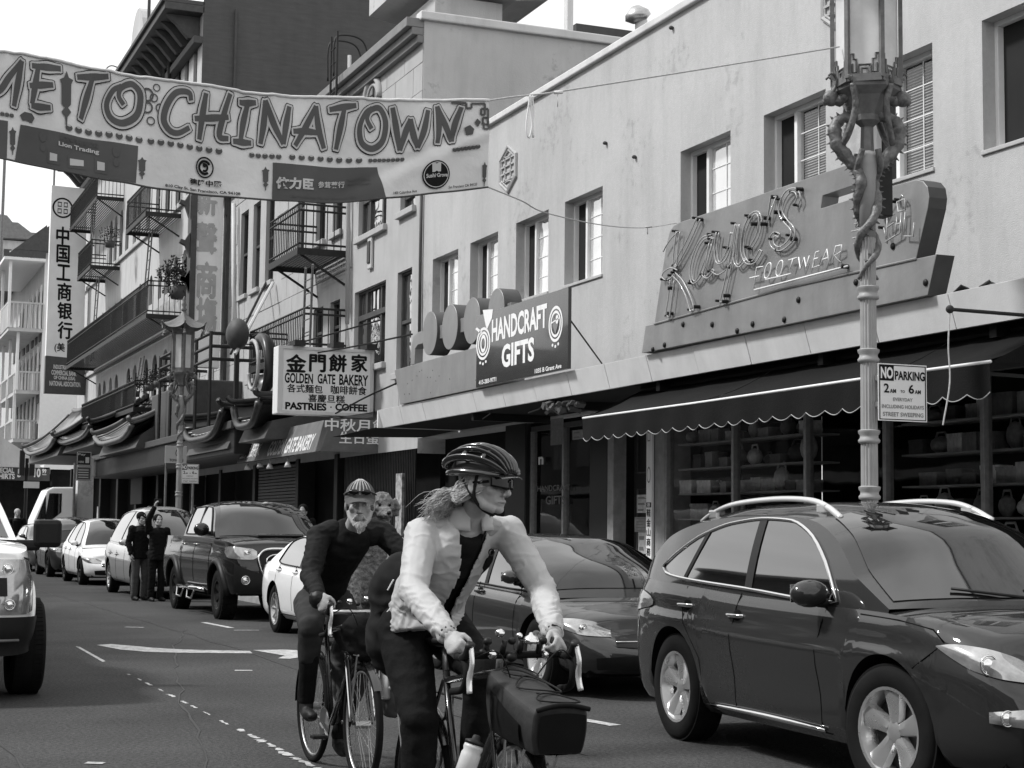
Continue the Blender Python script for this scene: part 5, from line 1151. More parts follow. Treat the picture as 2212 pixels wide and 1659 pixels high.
M_ban = mat('banner_cloth', .68, .8, var=.08, scale=2.5, bump=.8, bscale=5); M_band = mat('banner_dark_panel', .10, .8, var=.1); M_bang = mat('banner_grey_print', .10, .8, var=.1); M_banl = mat('banner_light_print', .5, .8, var=.1)
MB().grid(lambda s, t: bpt(s, t), 420, 30).build('cloth', M_ban, bn, True, fix=False)
class BF(Face):
    def __init__(s): pass
    def at(s, a, b, off=0.): return bpt(a, b, off+.004)
    def stroke(s, pts, wd, off, mb, asp=1.):
        vs = []; m = len(pts); K_ = 6
        for i, p in enumerate(pts):
            q0 = pts[max(i-1, 0)]; q1 = pts[min(i+1, m-1)]; dx = (q1[0]-q0[0])*asp; dy = q1[1]-q0[1]; L = math.hypot(dx, dy) or 1; wv = wd[i] if isinstance(wd, (list, tuple)) else wd
            for k in range(K_): t = 1-2*k/(K_-1); vs.append(s.at(p[0]-dy/L*wv*t/asp, p[1]+dx/L*wv*t, off))
        mb.add(vs, [(i*K_+k, i*K_+k+1, (i+1)*K_+k+1, (i+1)*K_+k) for i in range(m-1) for k in range(K_-1)])
    def ell(s, ca, cb, ra, rb, off, mb, n=28):
        vs = [s.at(ca+ra*r*math.cos(2*PI*k/n), cb+rb*r*math.sin(2*PI*k/n), off) for r in (1, .66, .33, .05) for k in range(n)]
        mb.add(vs, [(j*n+k, j*n+(k+1) % n, (j+1)*n+(k+1) % n, (j+1)*n+k) for j in range(3) for k in range(n)])
FB = BF()
def bab(u, v): a = (u+250)/1305; t, b = interp(topc, u), interp(botc, u); return a, (b-v)/(b-t)
def panel(pts, m, name, off=.006, nx=90, ny=12):
    """four corners lb rb rt lt in photograph measure"""
    q = [bab(*p) for p in pts]
    return MB().grid(lambda s, t: bpt((q[0][0]*(1-s)+q[1][0]*s)*(1-t)+(q[3][0]*(1-s)+q[2][0]*s)*t, (q[0][1]*(1-s)+q[1][1]*s)*(1-t)+(q[3][1]*(1-s)+q[2][1]*s)*t, off), nx, ny).build(name, m, bn, True, fix=False)
panel([(32, 349), (292, 397), (298, 316), (44, 270)], M_band, 'advert_panel'); panel([(587, 432), (832, 428), (815, 361), (588, 352)], M_band, 'advert_panel'); panel([(-150, 333), (14, 345), (17, 262), (-150, 245)], M_band, 'advert_panel')
def brush(strokes, name='lettering'):
    for wd, m, off in ((.116, M_print, .004), (.098, M_banl, .006), (.058, M_bang, .008)):
        mb = MB()
        for s in strokes:
            q = [bab(*p) for p in s]; q = [(p.x, p.y) for p in crom([Vector((a, b, 0)) for a, b in q], 6)]
            n = len(q); ws = [wd*(1-.16*math.cos(2*PI*i/(n-1))) for i in range(n)]
            d = .02; ax = 6.8
            def ext(p, q_, k): L = math.hypot((p[0]-q_[0])*ax, p[1]-q_[1]) or 1; return (p[0]+(p[0]-q_[0])/L*k, p[1]+(p[1]-q_[1])/L*k)
            kk = (wd-.06)*.5; q = [ext(q[0], q[1], kk)]+q+[ext(q[-1], q[-2], kk)]; ws = [ws[0]*.75]+ws+[ws[-1]*.75]
            FB.stroke(q, [w__/2 for w__ in ws], off, mb, asp=6.8)
        mb.build(name, m, bn, fix=False)
def Z1(*pts): return [(x/3, y/3) for x, y in pts]
def Z2(*pts): return [(737.3+x/3, y/3) for x, y in pts]
brush([Z1((-80, 620), (0, 585), (60, 500), (140, 400)), Z1((140, 400), (115, 540), (90, 690))])
brush([Z1((205, 430), (300, 445), (390, 455)), Z1((245, 440), (225, 560), (205, 680)), Z1((190, 560), (260, 560), (340, 560)), Z1((200, 690), (250, 700), (325, 705))])
brush([Z1((500, 500), (600, 500), (700, 500)), Z1((600, 505), (560, 640), (525, 770))])
brush([Z1((800, 680), (770, 620), (790, 565), (860, 545), (910, 610), (890, 740), (800, 800), (720, 770), (690, 680), (730, 590), (790, 555))])
brush([Z1((1235, 655), (1220, 605), (1140, 605), (1080, 680), (1055, 780), (1090, 850), (1150, 868), (1225, 830))])
brush([Z1((1330, 610), (1310, 740), (1290, 905)), Z1((1490, 610), (1450, 740), (1420, 880), (1480, 900)), Z1((1260, 770), (1370, 770), (1480, 760))])
brush([Z1((1555, 660), (1610, 665), (1660, 665)), Z1((1610, 665), (1580, 790), (1560, 915)), Z1((1510, 915), (1570, 920), (1630, 925))])
brush([Z1((1690, 930), (1710, 800), (1720, 650)), Z1((1720, 650), (1770, 800), (1830, 940)), Z1((1830, 940), (1850, 810), (1875, 690))])
brush([Z1((1905, 950), (1980, 820), (2045, 690)), Z1((2045, 690), (2060, 830), (2095, 965)), Z1((1895, 855), (1980, 855), (2070, 865))])
brush([Z1((2130, 715), (2220, 700), (2300, 690)), Z1((2225, 705), (2200, 830), (2175, 970))])
brush([Z2((195, 835), (165, 770), (190, 715), (250, 705), (290, 790), (270, 910), (200, 965), (130, 930), (115, 830), (150, 740), (200, 700))])
brush([Z2((335, 695), (360, 830), (380, 975)), Z2((380, 975), (420, 850), (450, 770)), Z2((450, 770), (465, 880), (490, 960)), Z2((490, 960), (530, 850), (560, 715))])
brush([Z2((620, 930), (630, 810), (620, 690)), Z2((620, 690), (670, 810), (710, 920)), Z2((710, 920), (730, 810), (770, 700))])
# small lantern drawings, fruit rows, frets
mb = MB(); mg = MB()
def lant(u, v0, v1, w_):
    h = v1-v0; pts = [(u, v0), (u+.18*w_, v0+.12*h), (u+.5*w_, v0+.16*h), (u+.36*w_, v0+.24*h), (u+.34*w_, v0+.62*h), (u+.12*w_, v0+.68*h), (u+.36*w_, v0+.76*h), (u+.08*w_, v0+.86*h), (u+.06*w_, v1)]
    pts += [(2*u-x, y) for x, y in pts[::-1]]; FB.poly([bab(x, y) for x, y in pts[:-1]], .005, mb)
lant(143, 155, 270, 30); lant(27, 275, 335, 16); lant(306, 340, 388, 20); lant(573, 360, 412, 16); lant(1046, 350, 402, 12)
def fruit(u0, u1, n, v0, v1, r=6):
    for k in range(n):
        u = u0+(u1-u0)*k/(n-1); v = v0+(v1-v0)*k/(n-1); a, b = bab(u, v); FB.ell(a, b, r/1305, r*.85/215, .005, mb, 10); FB.ell(a, b+.02, r*.6/1305, r*.3/215, .007, mg, 8)
fruit(149, 300, 8, 276, 302, 8); fruit(325, 473, 8, 306, 326, 7.5); fruit(629, 775, 8, 341, 347, 7); fruit(545, 600, 5, 334, 340, 6); fruit(800, 870, 8, 347, 344, 5); fruit(980, 1030, 7, 325, 318, 6); fruit(-5, 25, 4, 245, 250, 5)
q = [bab(*p) for p in ((974, 222), (1004, 225), (1004, 236), (1015, 236), (1015, 226), (1044, 226), (1044, 250), (1036, 250), (1036, 237), (1052, 237), (1052, 270), (1040, 270), (1040, 256), (1052, 256))]
mt = MB(); 
for i in range(len(q)-1): FB.stroke([q[i], q[i+1]], .012, .006, mt, asp=6.8)
q = [bab(*p) for p in ((1053, 262), (1053, 280), (1042, 280), (1042, 266))]
for i in range(3): FB.stroke([q[i], q[i+1]], .012, .006, mt, asp=6.8)
FB.poly([bab(*p) for p in ((1028, 258), (1036, 265), (1030, 276), (1022, 266))], .006, mt); FB.poly([bab(*p) for p in ((1000, 278), (1012, 272), (1022, 280), (1018, 292), (1004, 294))], .006, mt)
FB.poly([bab(*p) for p in ((42, 250), (52, 243), (68, 247), (74, 257), (68, 268), (58, 262), (48, 262))], .005, mb)
mt.build('fret_print', M_bang, bn, fix=False); mb.build('ornament_print', M_bang, bn, fix=False); mg.build('ornament_print', M_banl, bn, fix=False)
# lion face, coins, panel prints
mg = MB(); rnd = random.Random(12)
for (u, v, r) in ((318, 205, 14), (332, 212, 9), (318, 232, 12), (345, 235, 10), (325, 262, 9), (305, 195, 8), (338, 190, 8)): a, b = bab(u, v); FB.ring(a, b, r/1305, r/215, .3, .0055, mg, 14)
a, b = bab(443, 361); mb = MB(); FB.ring(a, b, 19/1305, 21/215, .14, .006, mb, 30); FB.ring(a, b, 14/1305, 15/215, .35, .006, mb, 24, .5, 5.4); FB.ring(a, b, 8/1305, 9/215, .5, .006, mb, 20, -2.2, 2.2); FB.ell(a, b+.02, 4/1305, 4/215, .006, mb, 10)
a, b = bab(940, 379); FB.ell(a, b, 31/1305, 31/205, .006, mb, 36); mb.build('emblem_print', M_print, bn, fix=False)
mw = MB(); FB.ring(a, b, 28/1305, 28/205, .06, .008, mw, 36); FB.poly([bab(*p) for p in ((929, 355), (949, 353), (949, 372), (930, 374))], .008, mw); mw.build('emblem_print', M_banl, bn, fix=False); mg.build('lion_print', M_bang, bn, fix=False)
def btext(t, u0, v0, u1, v1, m, bold=.02):
    """v0,v1: vertical band at u0 (bottom, top); text runs along the cloth"""
    a0, b0 = bab(u0, v0); a1, b1 = bab(u0, v1); a2, _ = bab(u1, 0); vs, fs = text2d(t, bold); b2 = _b2 = None
    MB().add([bpt(a0+(a2-a0)*x, b0+(b1-b0)*y, .015) for x, y in vs], fs).build('small_lettering', m, bn, fix=False)
btext('Lion Trading', 126, 318, 214, 306, M_banl, .03); btext('利发金饰有限公司', 130, 305, 211, 291, M_bang); btext('建隆中醫', 410, 398, 478, 384, M_print, .03); btext('810 Clay St, San Francisco, CA 94108', 356, 406, 518, 398, M_print, .03)
btext('依力臣', 594, 409, 676, 383, M_banl, .05); btext('参茸藥行', 686, 406, 745, 392, M_banl, .02); btext('Natural Products', 751, 391, 800, 385, M_bang, .02); btext('Herbs & Ginseng', 751, 401, 800, 395, M_bang, .02)
btext('728 Washington St, San Francisco, CA', 625, 429, 770, 423, M_bang, .02); btext('Sushi Grove', 917, 387, 965, 378, M_banl, .03); btext('1400 Columbus Ave', 848, 421, 898, 415, M_print, .02); btext('San Francisco CA 94133', 968, 408, 1030, 402, M_print, .02)
for (u0, v0, u1, v1) in ((102, 352, 128, 322), (146, 362, 186, 334), (205, 372, 231, 340)): panel([(u0, v0), (u1, v0+5), (u1, v1+5), (u0, v1)], M_bang, 'photo_print', .009, 16, 8); panel([(u0+5, v0-5), (u1-5, v0-3), (u1-5, v1+12), (u0+5, v1+8)], M_banl, 'photo_print', .012, 16, 8)
for (u, v) in ((92, 295), (250, 328)):
    a, b = bab(u, v); mb = MB(); FB.ell(a, b, 8/1305, 12/215, .006, mb, 8); FB.ell(a, b-.1, 6/1305, 9/215, .006, mb, 8); mb.build('emblem_print', M_bang, bn, fix=False)
MB().tube([bpt(k/120, 1, .004) for k in range(121)], .012, 6).build('top_hem', M_ban, bn, True); MB().tube([bpt(k/120, 0, .004) for k in range(121)], .007, 6).build('bottom_hem', M_trim, bn, True)
def bxy(u, v, y): return U(u, v, Y=y)
r1 = crom([bpt(1, 1), bxy(1110, 209, 11.65), bxy(1160, 204, 11.7), bxy(1205, 198, 11.7), bxy(1500, 152, 11.74), bxy(1813, 101, 11.78)], 6)
o = MB().tube(r1, .007, 6).build('banner_rope', M_rope); tag(o, 'upper rope from the banner corner to the near lamp lantern', 'rope')
r2 = crom([bpt(1, 0), bxy(1127, 434, 12.6), bxy(1180, 460, 13.6), bxy(1300, 486, 16.3), bxy(1390, 492, 18.9), U(1462, 482, X=10.97)], 6)
o = MB().tube(r2, .006, 6).build('banner_rope', M_rope); tag(o, 'lower sagging rope from the banner corner across to the stucco wall', 'rope')
mb = MB(); p = bxy(1145, 206, 11.68); mb.tube(crom([p, p+Vector((-.03, 0, -.25)), p+Vector((.0, 0, -.33)), p+Vector((.03, 0, -.15)), p+Vector((.02, 0, 0))]), .007, 6); mb.tube(crom([p, p+Vector((.015, 0, -.15)), p+Vector((.03, 0, -.33))]), .009, 6)
p = bxy(1205, 198, 11.7); mb.tube([p+Vector((-.03, 0, -.01)), p+Vector((.04, 0, 0))], .014, 6); mb.tube([p, p+Vector((0, 0, -.12))], .005, 5); o = mb.build('rope_tie', M_white, None, True); tag(o, 'white cord knot dangling from the upper banner rope', 'rope')
p = bxy(1399, 491, 19.0); o = MB().tube([p+Vector((-.03, 0, 0)), p+Vector((.06, 0, .01))], .012, 6).tube([p, p+Vector((0, 0, -.09))], .008, 5).build('rope_tie', M_rope, None, True); tag(o, 'small pale tie on the lower sagging rope', 'rope')
# overhead cables
def cable(pts, lab, r=.018): o = MB().tube(crom(pts, 6), r, 5).build('cable', M_wire); tag(o, lab, 'cable')
cable([U(600, 775, X=9.8), U(745, 752, X=9.6), U(890, 722, X=9.4)], 'thin dark cable passing just above the bakery box sign')
cable([U(725, 893, X=9.4), U(790, 858, X=9.35), U(856, 828, X=9.35)], 'straight dark guy wire crossing the corner of the bakery box sign')
cable([U(605, 765, X=9.9), U(560, 745, X=10), U(480, 745, X=10)], 'dark cable sagging left of the bakery box sign')
# ---------------- other side of the street (behind the camera's left) ----------------
Mlw = [mat('opposite_facade_a', .10, .85, var=.1, scale=1), mat('opposite_facade_b', .0300, .85, var=.1, scale=1), mat('opposite_facade_c', .16, .85, var=.1, scale=1)]
y = -14
for i in range(9):
    L = (13, 11, 14, 12, 16, 13, 15, 12, 18)[i]; H = (9.5, 8.5, 11, 16, 12, 10, 9, 11, 10)[i]; b_ = thing('opposite_building', ('first', 'second', 'third', 'fourth', 'fifth', 'sixth', 'seventh', 'eighth', 'ninth')[i]+' facade on the other side of the street, outside the picture on the left', 'building', (-10, y+L/2, 0))
    MB().box2((-20, y, 0), (-10, y+L-.1, H)).build('wall', Mlw[i % 3], b_); MB().box2((-10, y, H-.3), (-9.6, y+L-.1, H+.05)).build('cornice', M_trim, b_)
    MB().box2((-9.98, y+.3, .3), (-9.9, y+L-.5, 3.0)).build('shop_window', M_glassd, b_); MB().box2((-10, y, 3.2), (-8.6, y+L-.1, 3.5)).build('marquee', M_side, b_)
    for z in (4.4, 7.4):
        if z+2 > H: continue
        for k in range(4): yy = y+1+k*(L-2)/4; MB().box2((-9.98, yy, z), (-9.93, yy+1.2, z+1.8)).build('window', M_glassd, b_)
    y += L
tw = thing('reflection_block', 'unseen tall block added so the car windows reflect a dark outline', 'building', (-28, 54, 0)); MB().box2((-34, 47, 0), (-24, 60, 33)).build('wall', Mlw[1], tw); MB().box2((-24, 46.6, 32.4), (-23.5, 60.4, 33.3)).build('cornice', M_side, tw)  # unseen block, added for dark silhouettes in the car window reflections
for z in range(4, 31, 4):
    for k in range(4): MB().box2((-23.98, 48.2+k*3, z), (-23.9, 49.8+k*3, z+2.2)).build('window', M_glassd, tw)
# ---------------- vehicles ----------------
def paint(n, g, metal=0., rough=.22, coat=1.): return mat(n, g, .55 if metal < .4 else .35, metal=metal if metal >= .4 else .05, var=.04, scale=30, coat=coat, spec=.1, cior=1.55)
M_tyre = mat('tyre_rubber', .0090, .8, var=.3, scale=10); M_rim = mat('alloy_rim', .55, .28, metal=.75, var=.08, scale=8); M_rimd = mat('dark_rim', .0300, .35, metal=.5, var=.1)
M_chrome = mat('chrome', .75, .1, metal=1., var=0); M_plast = mat('black_plastic', .0100, .5, var=.2, scale=20); M_cglass = mat('car_glass', .006, .02, 0, 0, spec=.9, cior=1.9)
M_wglass = mat('windshield_glass', .006, .03, 0, 0, spec=.5, cior=1.42)
M_lens = mat('lamp_lens', .40, .10, metal=.6, var=.3, scale=9, coat=1.); M_well = mat('wheel_well', .0040, .95, var=0); M_disc = mat('brake_disc', .12, .5, metal=.5, var=.1)
M_bulb = mat('lamp_projector', .85, .05, metal=.9, var=.1, scale=40, coat=1.); M_seam = mat('panel_gap', .0020, .9, var=0); M_red = mat('tail_lens', .12, .1, var=.2, coat=1.)
def wheel(par, x, y, r, wd, side, rr=.66, m=None, spokes=5, steer=0., offroad=False):
    w_ = bpy.data.objects.new('wheel', None)
    mb = MB(); mb.lathe([(r*.3, -wd*.3), (r*.62, -.02), (r*.62, .0)], (0, 0, 0), 24, rotx(-side*PI/2)); w_ = mb.build('wheel', M_disc, par, True, local=True)
    w_.location = (x, y, r); w_.rotation_euler = (0, 0, steer)
    ri = r*rr; h = wd/2
    pr = [(ri, -h*.8), (ri+.01, -h*.95), (r*.9, -h), (r*.97, -h*.85), (r, -h*.6), (r, h*.6), (r*.97, h*.85), (r*.9, h), (ri+.02, h*.97), (ri, h*.86)]
    t = MB(); t.lathe(pr, (0, 0, 0), 48, rotx(-side*PI/2), cap=False)
    nt_ = 64 if not offroad else 28
    for k in range(nt_):
        a = 2*PI*k/nt_
        for s in (-.55, .55) if not offroad else (-.6, 0, .6): t.box(Vector((math.cos(a+s*.06)*(r-(.002 if not offroad else -.002)), h*s, math.sin(a+s*.06)*(r-(.002 if not offroad else -.002)))), ((.012 if not offroad else .025), h*.5, (.035 if not offroad else .07)), roty(-a))
    ty = t.build('tyre', M_tyre, w_, True, local=True); autos(ty, 40)
    m = m or M_rim; mb = MB(); S = lambda q: q*side
    mb.lathe([(ri-.035, h*.2), (ri-.012, h*.9), (ri+.006, h*.93), (ri+.004, h*.86)], (0, 0, 0), 40, rotx(-side*PI/2), cap=False)
    mb.lathe([(ri-.02, -h*.6), (ri-.035, h*.2)], (0, 0, 0), 32, rotx(-side*PI/2), cap=False)
    mb.lathe([(.055, h*.35), (.058, h*.56), (.03, h*.64), (.0, h*.65)], (0, 0, 0), 16, rotx(-side*PI/2), cap=False)
    for k in range(spokes):
        a = 2*PI*k/spokes+.3; d = Vector((math.cos(a), 0, math.sin(a))); e = Vector((-math.sin(a), 0, math.cos(a))); n = Vector((0, side, 0)); w0, w1 = (.042, .075) if spokes <= 6 else (.02, .032)
        if spokes <= 6: w0, w1 = .040, .078
        P0 = lambda rad, q, yy: d*rad+e*q+n*yy
        vs = []
        for (rad, ww, yo) in ((.05, w0, h*.62), (ri*.5, (w0+w1)/2*.92, h*.66), (ri-.02, w1, h*.82)):
            vs += [P0(rad, -ww, yo-.05), P0(rad, -ww*.8, yo-.012), P0(rad, 0, yo), P0(rad, ww*.8, yo-.012), P0(rad, ww, yo-.05)]
        mb.add(vs, [(i*5+j, i*5+j+1, i*5+j+6, i*5+j+5) for i in range(2) for j in range(4)])
    rm = mb.build('rim', m, w_, True, local=True); autos(rm, 35)
    return w_
class Car:
    """body of revolution-free panels: rounded plan outline swept between sill and belt, hood and roof laid across it.
    x runs from the rear bumper (0) to the nose (L); y to the left side; z up."""
    def __init__(s, name, label, cat, L, W, belt, roof, xw, r, pm, loc, rz, low=.27, plan=None, crown=.05, tum=.30, ra=None, side_in=None, front_in=None, rear_in=None, glassx=(0, 1), bulge=.12, roofdrop=.09, res=1., group=None, seg=None):
        s.L, s.W, s.belt, s.roof, s.xw, s.r, s.pm, s.low0 = L, W/2, belt, roof, xw, r, pm, low
        s.crown, s.tum, s.ra = crown, tum, ra or r+.05
        s.t = thing(name, label, cat, loc, rz, group); s.gx = glassx; s.bulge = bulge; s.rd = roofdrop
        h = s.W
        s.plan = plan or [(0, 0), (.02, .45*h), (.07, .75*h), (.22, .92*h), (.6, .985*h), (1.2, h), (L*.5, h), (L-1.25, .99*h), (L-.75, .965*h), (L-.4, .89*h), (L-.18, .74*h), (L-.05, .45*h), (L, 0)]
        s.side_in = side_in or [(0, .10), (.12, .03), (.35, .008), (.55, 0), (.8, .012), (.9, .03), (1, .085)]
        s.front_in = front_in or [(0, .10), (.15, .03), (.4, .0), (.62, .02), (.8, .08), (.93, .17), (1, .27)]
        s.rear_in = rear_in or [(0, .08), (.2, .02), (.45, 0), (.6, .04), (.85, .06), (1, .1)]
        # stations
        pts = [(p.x, p.y) for p in crom([Vector((a, b, 0)) for a, b in s.plan], int(10*res))]
        xs = set()
        for xc in xw:
            for k in range(17): xs.add(round(xc+s.ra*math.cos(PI*k/16), 4))
        full = []
        for i in range(len(pts)-1):
            full.append(pts[i]); (xa, ya), (xb, yb) = pts[i], pts[i+1]
            ins = sorted([x for x in xs if xa+.003 < x < xb-.003]) if xb > xa else []
            for x in ins: t_ = (x-xa)/(xb-xa); full.append((x, ya+(yb-ya)*t_))
        full.append(pts[-1]); s.st = full
    def low(s, x, y=9):
        z = s.low0
        for xc in s.xw:
            d = abs(x-xc)
            if d < s.ra and y > s.W*.8: z = max(z, s.r+math.sqrt(max(0, s.ra*s.ra-d*d)))
        return z
    def nrm(s, i):
        a = s.st[max(i-1, 0)]; b = s.st[min(i+1, len(s.st)-1)]; dx, dy = b[0]-a[0], b[1]-a[1]; L = math.hypot(dx, dy) or 1; return (-dy/L, dx/L)
    def stat(s, x, front=None):
        """plan position and outward normal at x along the side"""
        i = min(range(len(s.st)), key=lambda k: abs(s.st[k][0]-x)+ (0 if s.st[k][1] > .02 else .3)); return i
    def wall(s, i, z, off=0., sd=1):
        """point on the body side/front/rear wall; i may be fractional station"""
        i0 = int(max(0, min(i, len(s.st)-1.001))); f = i-i0; a, b = s.st[i0], s.st[i0+1]; x = a[0]+(b[0]-a[0])*f; y = a[1]+(b[1]-a[1])*f
        n0, n1 = s.nrm(i0), s.nrm(i0+1); nx, ny = n0[0]*(1-f)+n1[0]*f, n0[1]*(1-f)+n1[1]*f
        zb = interp(s.belt, x); lo = s.low0; q = max(0, min(1, (z-lo)/(zb-lo)))
        wf = min(1, max(0, abs(nx))**1.3); en = interp(s.front_in if x > s.L/2 else s.rear_in, q); ins = interp(s.side_in, q)*(1-wf)+en*wf
        k = -ins+off; sgn = 1 if x > s.L/2 else -1
        return Vector((x+abs(nx)*sgn*k if wf > 0 else x, (y+ny*k)*sd if y+ny*k > 0 or i0 in (0, len(s.st)-2) else 0, z))
    def ix(s, x, front=True):
        """fractional station for a given x on the side"""
        for i in range(len(s.st)-1):
            if s.st[i][0] <= x <= s.st[i+1][0]: return i+(x-s.st[i][0])/max(1e-6, s.st[i+1][0]-s.st[i][0])
        return len(s.st)-1.01
    def iy(s, y, front=True):
        """fractional station at lateral position y on the nose (front) or tail"""
        n = len(s.st); rng = range(n-1, 0, -1) if front else range(n-1)
        for k in rng:
            i, j = (k-1, k) if front else (k, k+1)
            ya, yb = s.st[j if front else i][1], s.st[i if front else j][1]
            if min(ya, yb) <= y <= max(ya, yb): 
                t_ = (y-s.st[i][1])/((s.st[j][1]-s.st[i][1]) or 1e-6); return i+t_
        return n-1.01 if front else 0
    def body(s, well=True):
        n = len(s.st); R_ = 15; mb = MB(); vs = []
        for sd in (1, -1):
            b = len(mb.v); vs = []
            for i in range(n):
                x, y = s.st[i]; lo = s.low(x, y); zb = interp(s.belt, x)
                for j in range(R_): vs.append(s.wall(i, lo+(zb-lo)*(j/(R_-1)), 0, sd) if i < n-1 else s.wall(n-1.0011, lo+(zb-lo)*(j/(R_-1)), 0, sd))
            mb.add(vs, [(i*R_+j, (i+1)*R_+j, (i+1)*R_+j+1, i*R_+j+1) if sd > 0 else (i*R_+j+1, (i+1)*R_+j+1, (i+1)*R_+j, i*R_+j) for i in range(n-1) for j in range(R_-1)])
        # lid
        C = 13; vs = []
        for i in range(n):
            x = s.st[i][0]; p = s.wall(min(i, n-1.0011), interp(s.belt, x), 0, 1)
            for j in range(C):
                q = 1-2*j/(C-1); vs.append(Vector((p.x, p.y*q, p.z+s.crownf(p.x)*min(1, p.y/(s.W*.6))*(1-abs(q)**2.6))))
        mb.add(vs, [(i*C+j, i*C+j+1, (i+1)*C+j+1, (i+1)*C+j) for i in range(n-1) for j in range(C-1)])
        me = mb.me('body'); b = bmesh.new(); b.from_mesh(me); bmesh.ops.remove_doubles(b, verts=b.verts, dist=.0006); bmesh.ops.recalc_face_normals(b, faces=b.faces); b.to_mesh(me); b.free()
        o = link_mesh('body', me, s.pm, s.t, True); autos(o, 50); s.bo = o
        mb = MB()
        for sd in (1, -1):
            for xc in s.xw:
                vs = []; m_ = 19
                for k in range(m_):
                    a = PI*k/(m_-1); x = xc+s.ra*math.cos(a)*.999; z = s.r+s.ra*math.sin(a)*.999; 
                    if k in (0, m_-1): z = s.low0
                    y0 = s.wall(s.ix(x), max(z, s.low0+.02), -.004, 1).y; vs += [(x, y0*sd, z), (x, (y0-.34)*sd, z)]
                mb.add(vs, [(2*k, 2*k+1, 2*k+3, 2*k+2) for k in range(m_-1)]); c = [(x, y, z) for x, y, z in vs[1::2]]; mb.add(c, [tuple(range(len(c)))])
        mb.build('wheel_well', M_well, s.t, local=True, fix=False)
        MB().box((s.L/2, 0, s.low0+.02), (s.L-.5, s.W*2-.5, .1)).box2((.25, -s.W+.25, s.low0), (s.xw[0]-.4, s.W-.25, s.low0+.2)).build('underbody', M_well, s.t, local=True)
    def crownf(s, x):
        c = s.crown
        if isinstance(c, (int, float)):
            return c*min(1, max(0, (s.L-x)/.5))*min(1, x/.3)
        return interp(c, x)
    def sidey(s, x, z): 
        """greenhouse side"""
        zb = interp(s.belt, x); p = s.wall(s.ix(max(.05, min(x, s.L-.05))), zb); d = z-zb; return p.y-.012-s.tum*d-.22*d*d
    def top(s, x, q, off=0.):
        """q -1..1 across the roof/windshield"""
        R_ = interp(s.roof, x); zb = interp(s.belt, x); dr = min(s.rd, max(0, (R_-zb))*.35); ye = s.sidey(x, R_-dr)
        sl = (interp(s.roof, x+.03)-interp(s.roof, x-.03))/.06; bl = s.bulge*max(-1, min(1, -sl*1.9)); z = R_-dr*abs(q)**3.2
        nx = -sl; L_ = math.hypot(nx, 1)
        return Vector((x+bl*(1-q*q)-(bl*.0)+off*nx/L_, ye*q, z+off/L_))
    def green(s):
        x0, x1 = s.roof[0][0], s.roof[-1][0]; n = 60; m_ = 7; C = 13; mb = MB(); vs = []
        xs = [x0+(x1-x0)*i/(n-1) for i in range(n)]
        for x in xs:
            R_ = interp(s.roof, x); zb = interp(s.belt, x)-.02; dr = min(s.rd, max(0, R_-zb)*.35); ze = R_-dr; row = []
            for j in range(m_): z = zb+(ze-zb)*j/m_; row.append(Vector((s.top(x, 1).x, s.sidey(x, z), z)))
            row += [s.top(x, 1-2*j/(C-1)) for j in range(C)]
            row += [Vector((p.x, -p.y, p.z)) for p in row[:m_][::-1]]; vs += row
        k_ = m_*2+C; mb.add(vs, [(i*k_+j, i*k_+j+1, (i+1)*k_+j+1, (i+1)*k_+j) for i in range(n-1) for j in range(k_-1)])
        o = mb.build('cabin', s.pm, s.t, True, local=True); autos(o, 40)
    def glass_top(s, xa, xb, name, q=.9, off=.007, q2=None, m=None):
        q2 = q2 or q
        return MB().grid(lambda a, b: s.top(xa+(xb-xa)*a, (q+(q2-q)*a)*(1-2*b), off), 14, 17).build(name, m or M_wglass, s.t, True, local=True)
    def glass_side(s, bot, topc, name='side_window', off=.006, m=None, chrome=None, sides=(1, -1), cr=.011):
        """bot/topc: curves z(x) over the same x range"""
        x0, x1 = max(bot[0][0], topc[0][0]), min(bot[-1][0], topc[-1][0]); n = 30
        for sd in sides:
            def G(a, b): x = x0+(x1-x0)*a; z = interp(bot, x)*(1-b)+interp(topc, x)*b; return Vector((x, (s.sidey(x, z)+off)*sd, z))
            MB().grid(G, n, 6).build(name, m or M_cglass, s.t, True, local=True)
            if chrome:
                lp = [G(k/n, 0) for k in range(n+1)]+[G(k/n, 1) for k in range(n, -1, -1)]; lp = [p+Vector((0, .003*sd, 0)) for i, p in enumerate(lp) if i == 0 or (p-lp[i-1]).length > .008]
                MB().tube(lp, cr, 6, closed=True).build('window_trim', chrome, s.t, True, local=True)
    def patch(s, pts, name, m, off=.008, n=14, v=6, sides=(1, -1), front=True, th=0):
        """pts: list of (station, zlow, zhigh) fractional stations along the wall"""
        o = None
        for sd in sides:
            lo = [(p[0], p[1]) for p in pts]; hi = [(p[0], p[2]) for p in pts]; a0, a1 = pts[0][0], pts[-1][0]
            o = MB().grid(lambda a, b: s.wall(a0+(a1-a0)*a, interp(lo, a0+(a1-a0)*a)*(1-b)+interp(hi, a0+(a1-a0)*a)*b, off+th*math.sin(PI*a)*math.sin(PI*b), sd), n, v).build(name, m, s.t, True, local=True)
        return o
    def line(s, pts, r=.004, m=None, name='panel_gap', sides=(1, -1), off=.0):
        for sd in sides: MB().tube([s.wall(i, z, off, sd) for i, z in pts], r, 5).build(name, m or M_seam, s.t, True, local=True)
    def wheels(s, wd=.235, m=None, spokes=5, rr=.66, steer=0., ins=.03, offroad=False, far=False):
        for xi, x in enumerate(s.xw):
            for sd in (1, -1):
                y = s.W-ins-wd/2; wheel(s.t, x, y*sd, s.r, wd, sd, rr, m, spokes, steer if xi else 0., offroad)
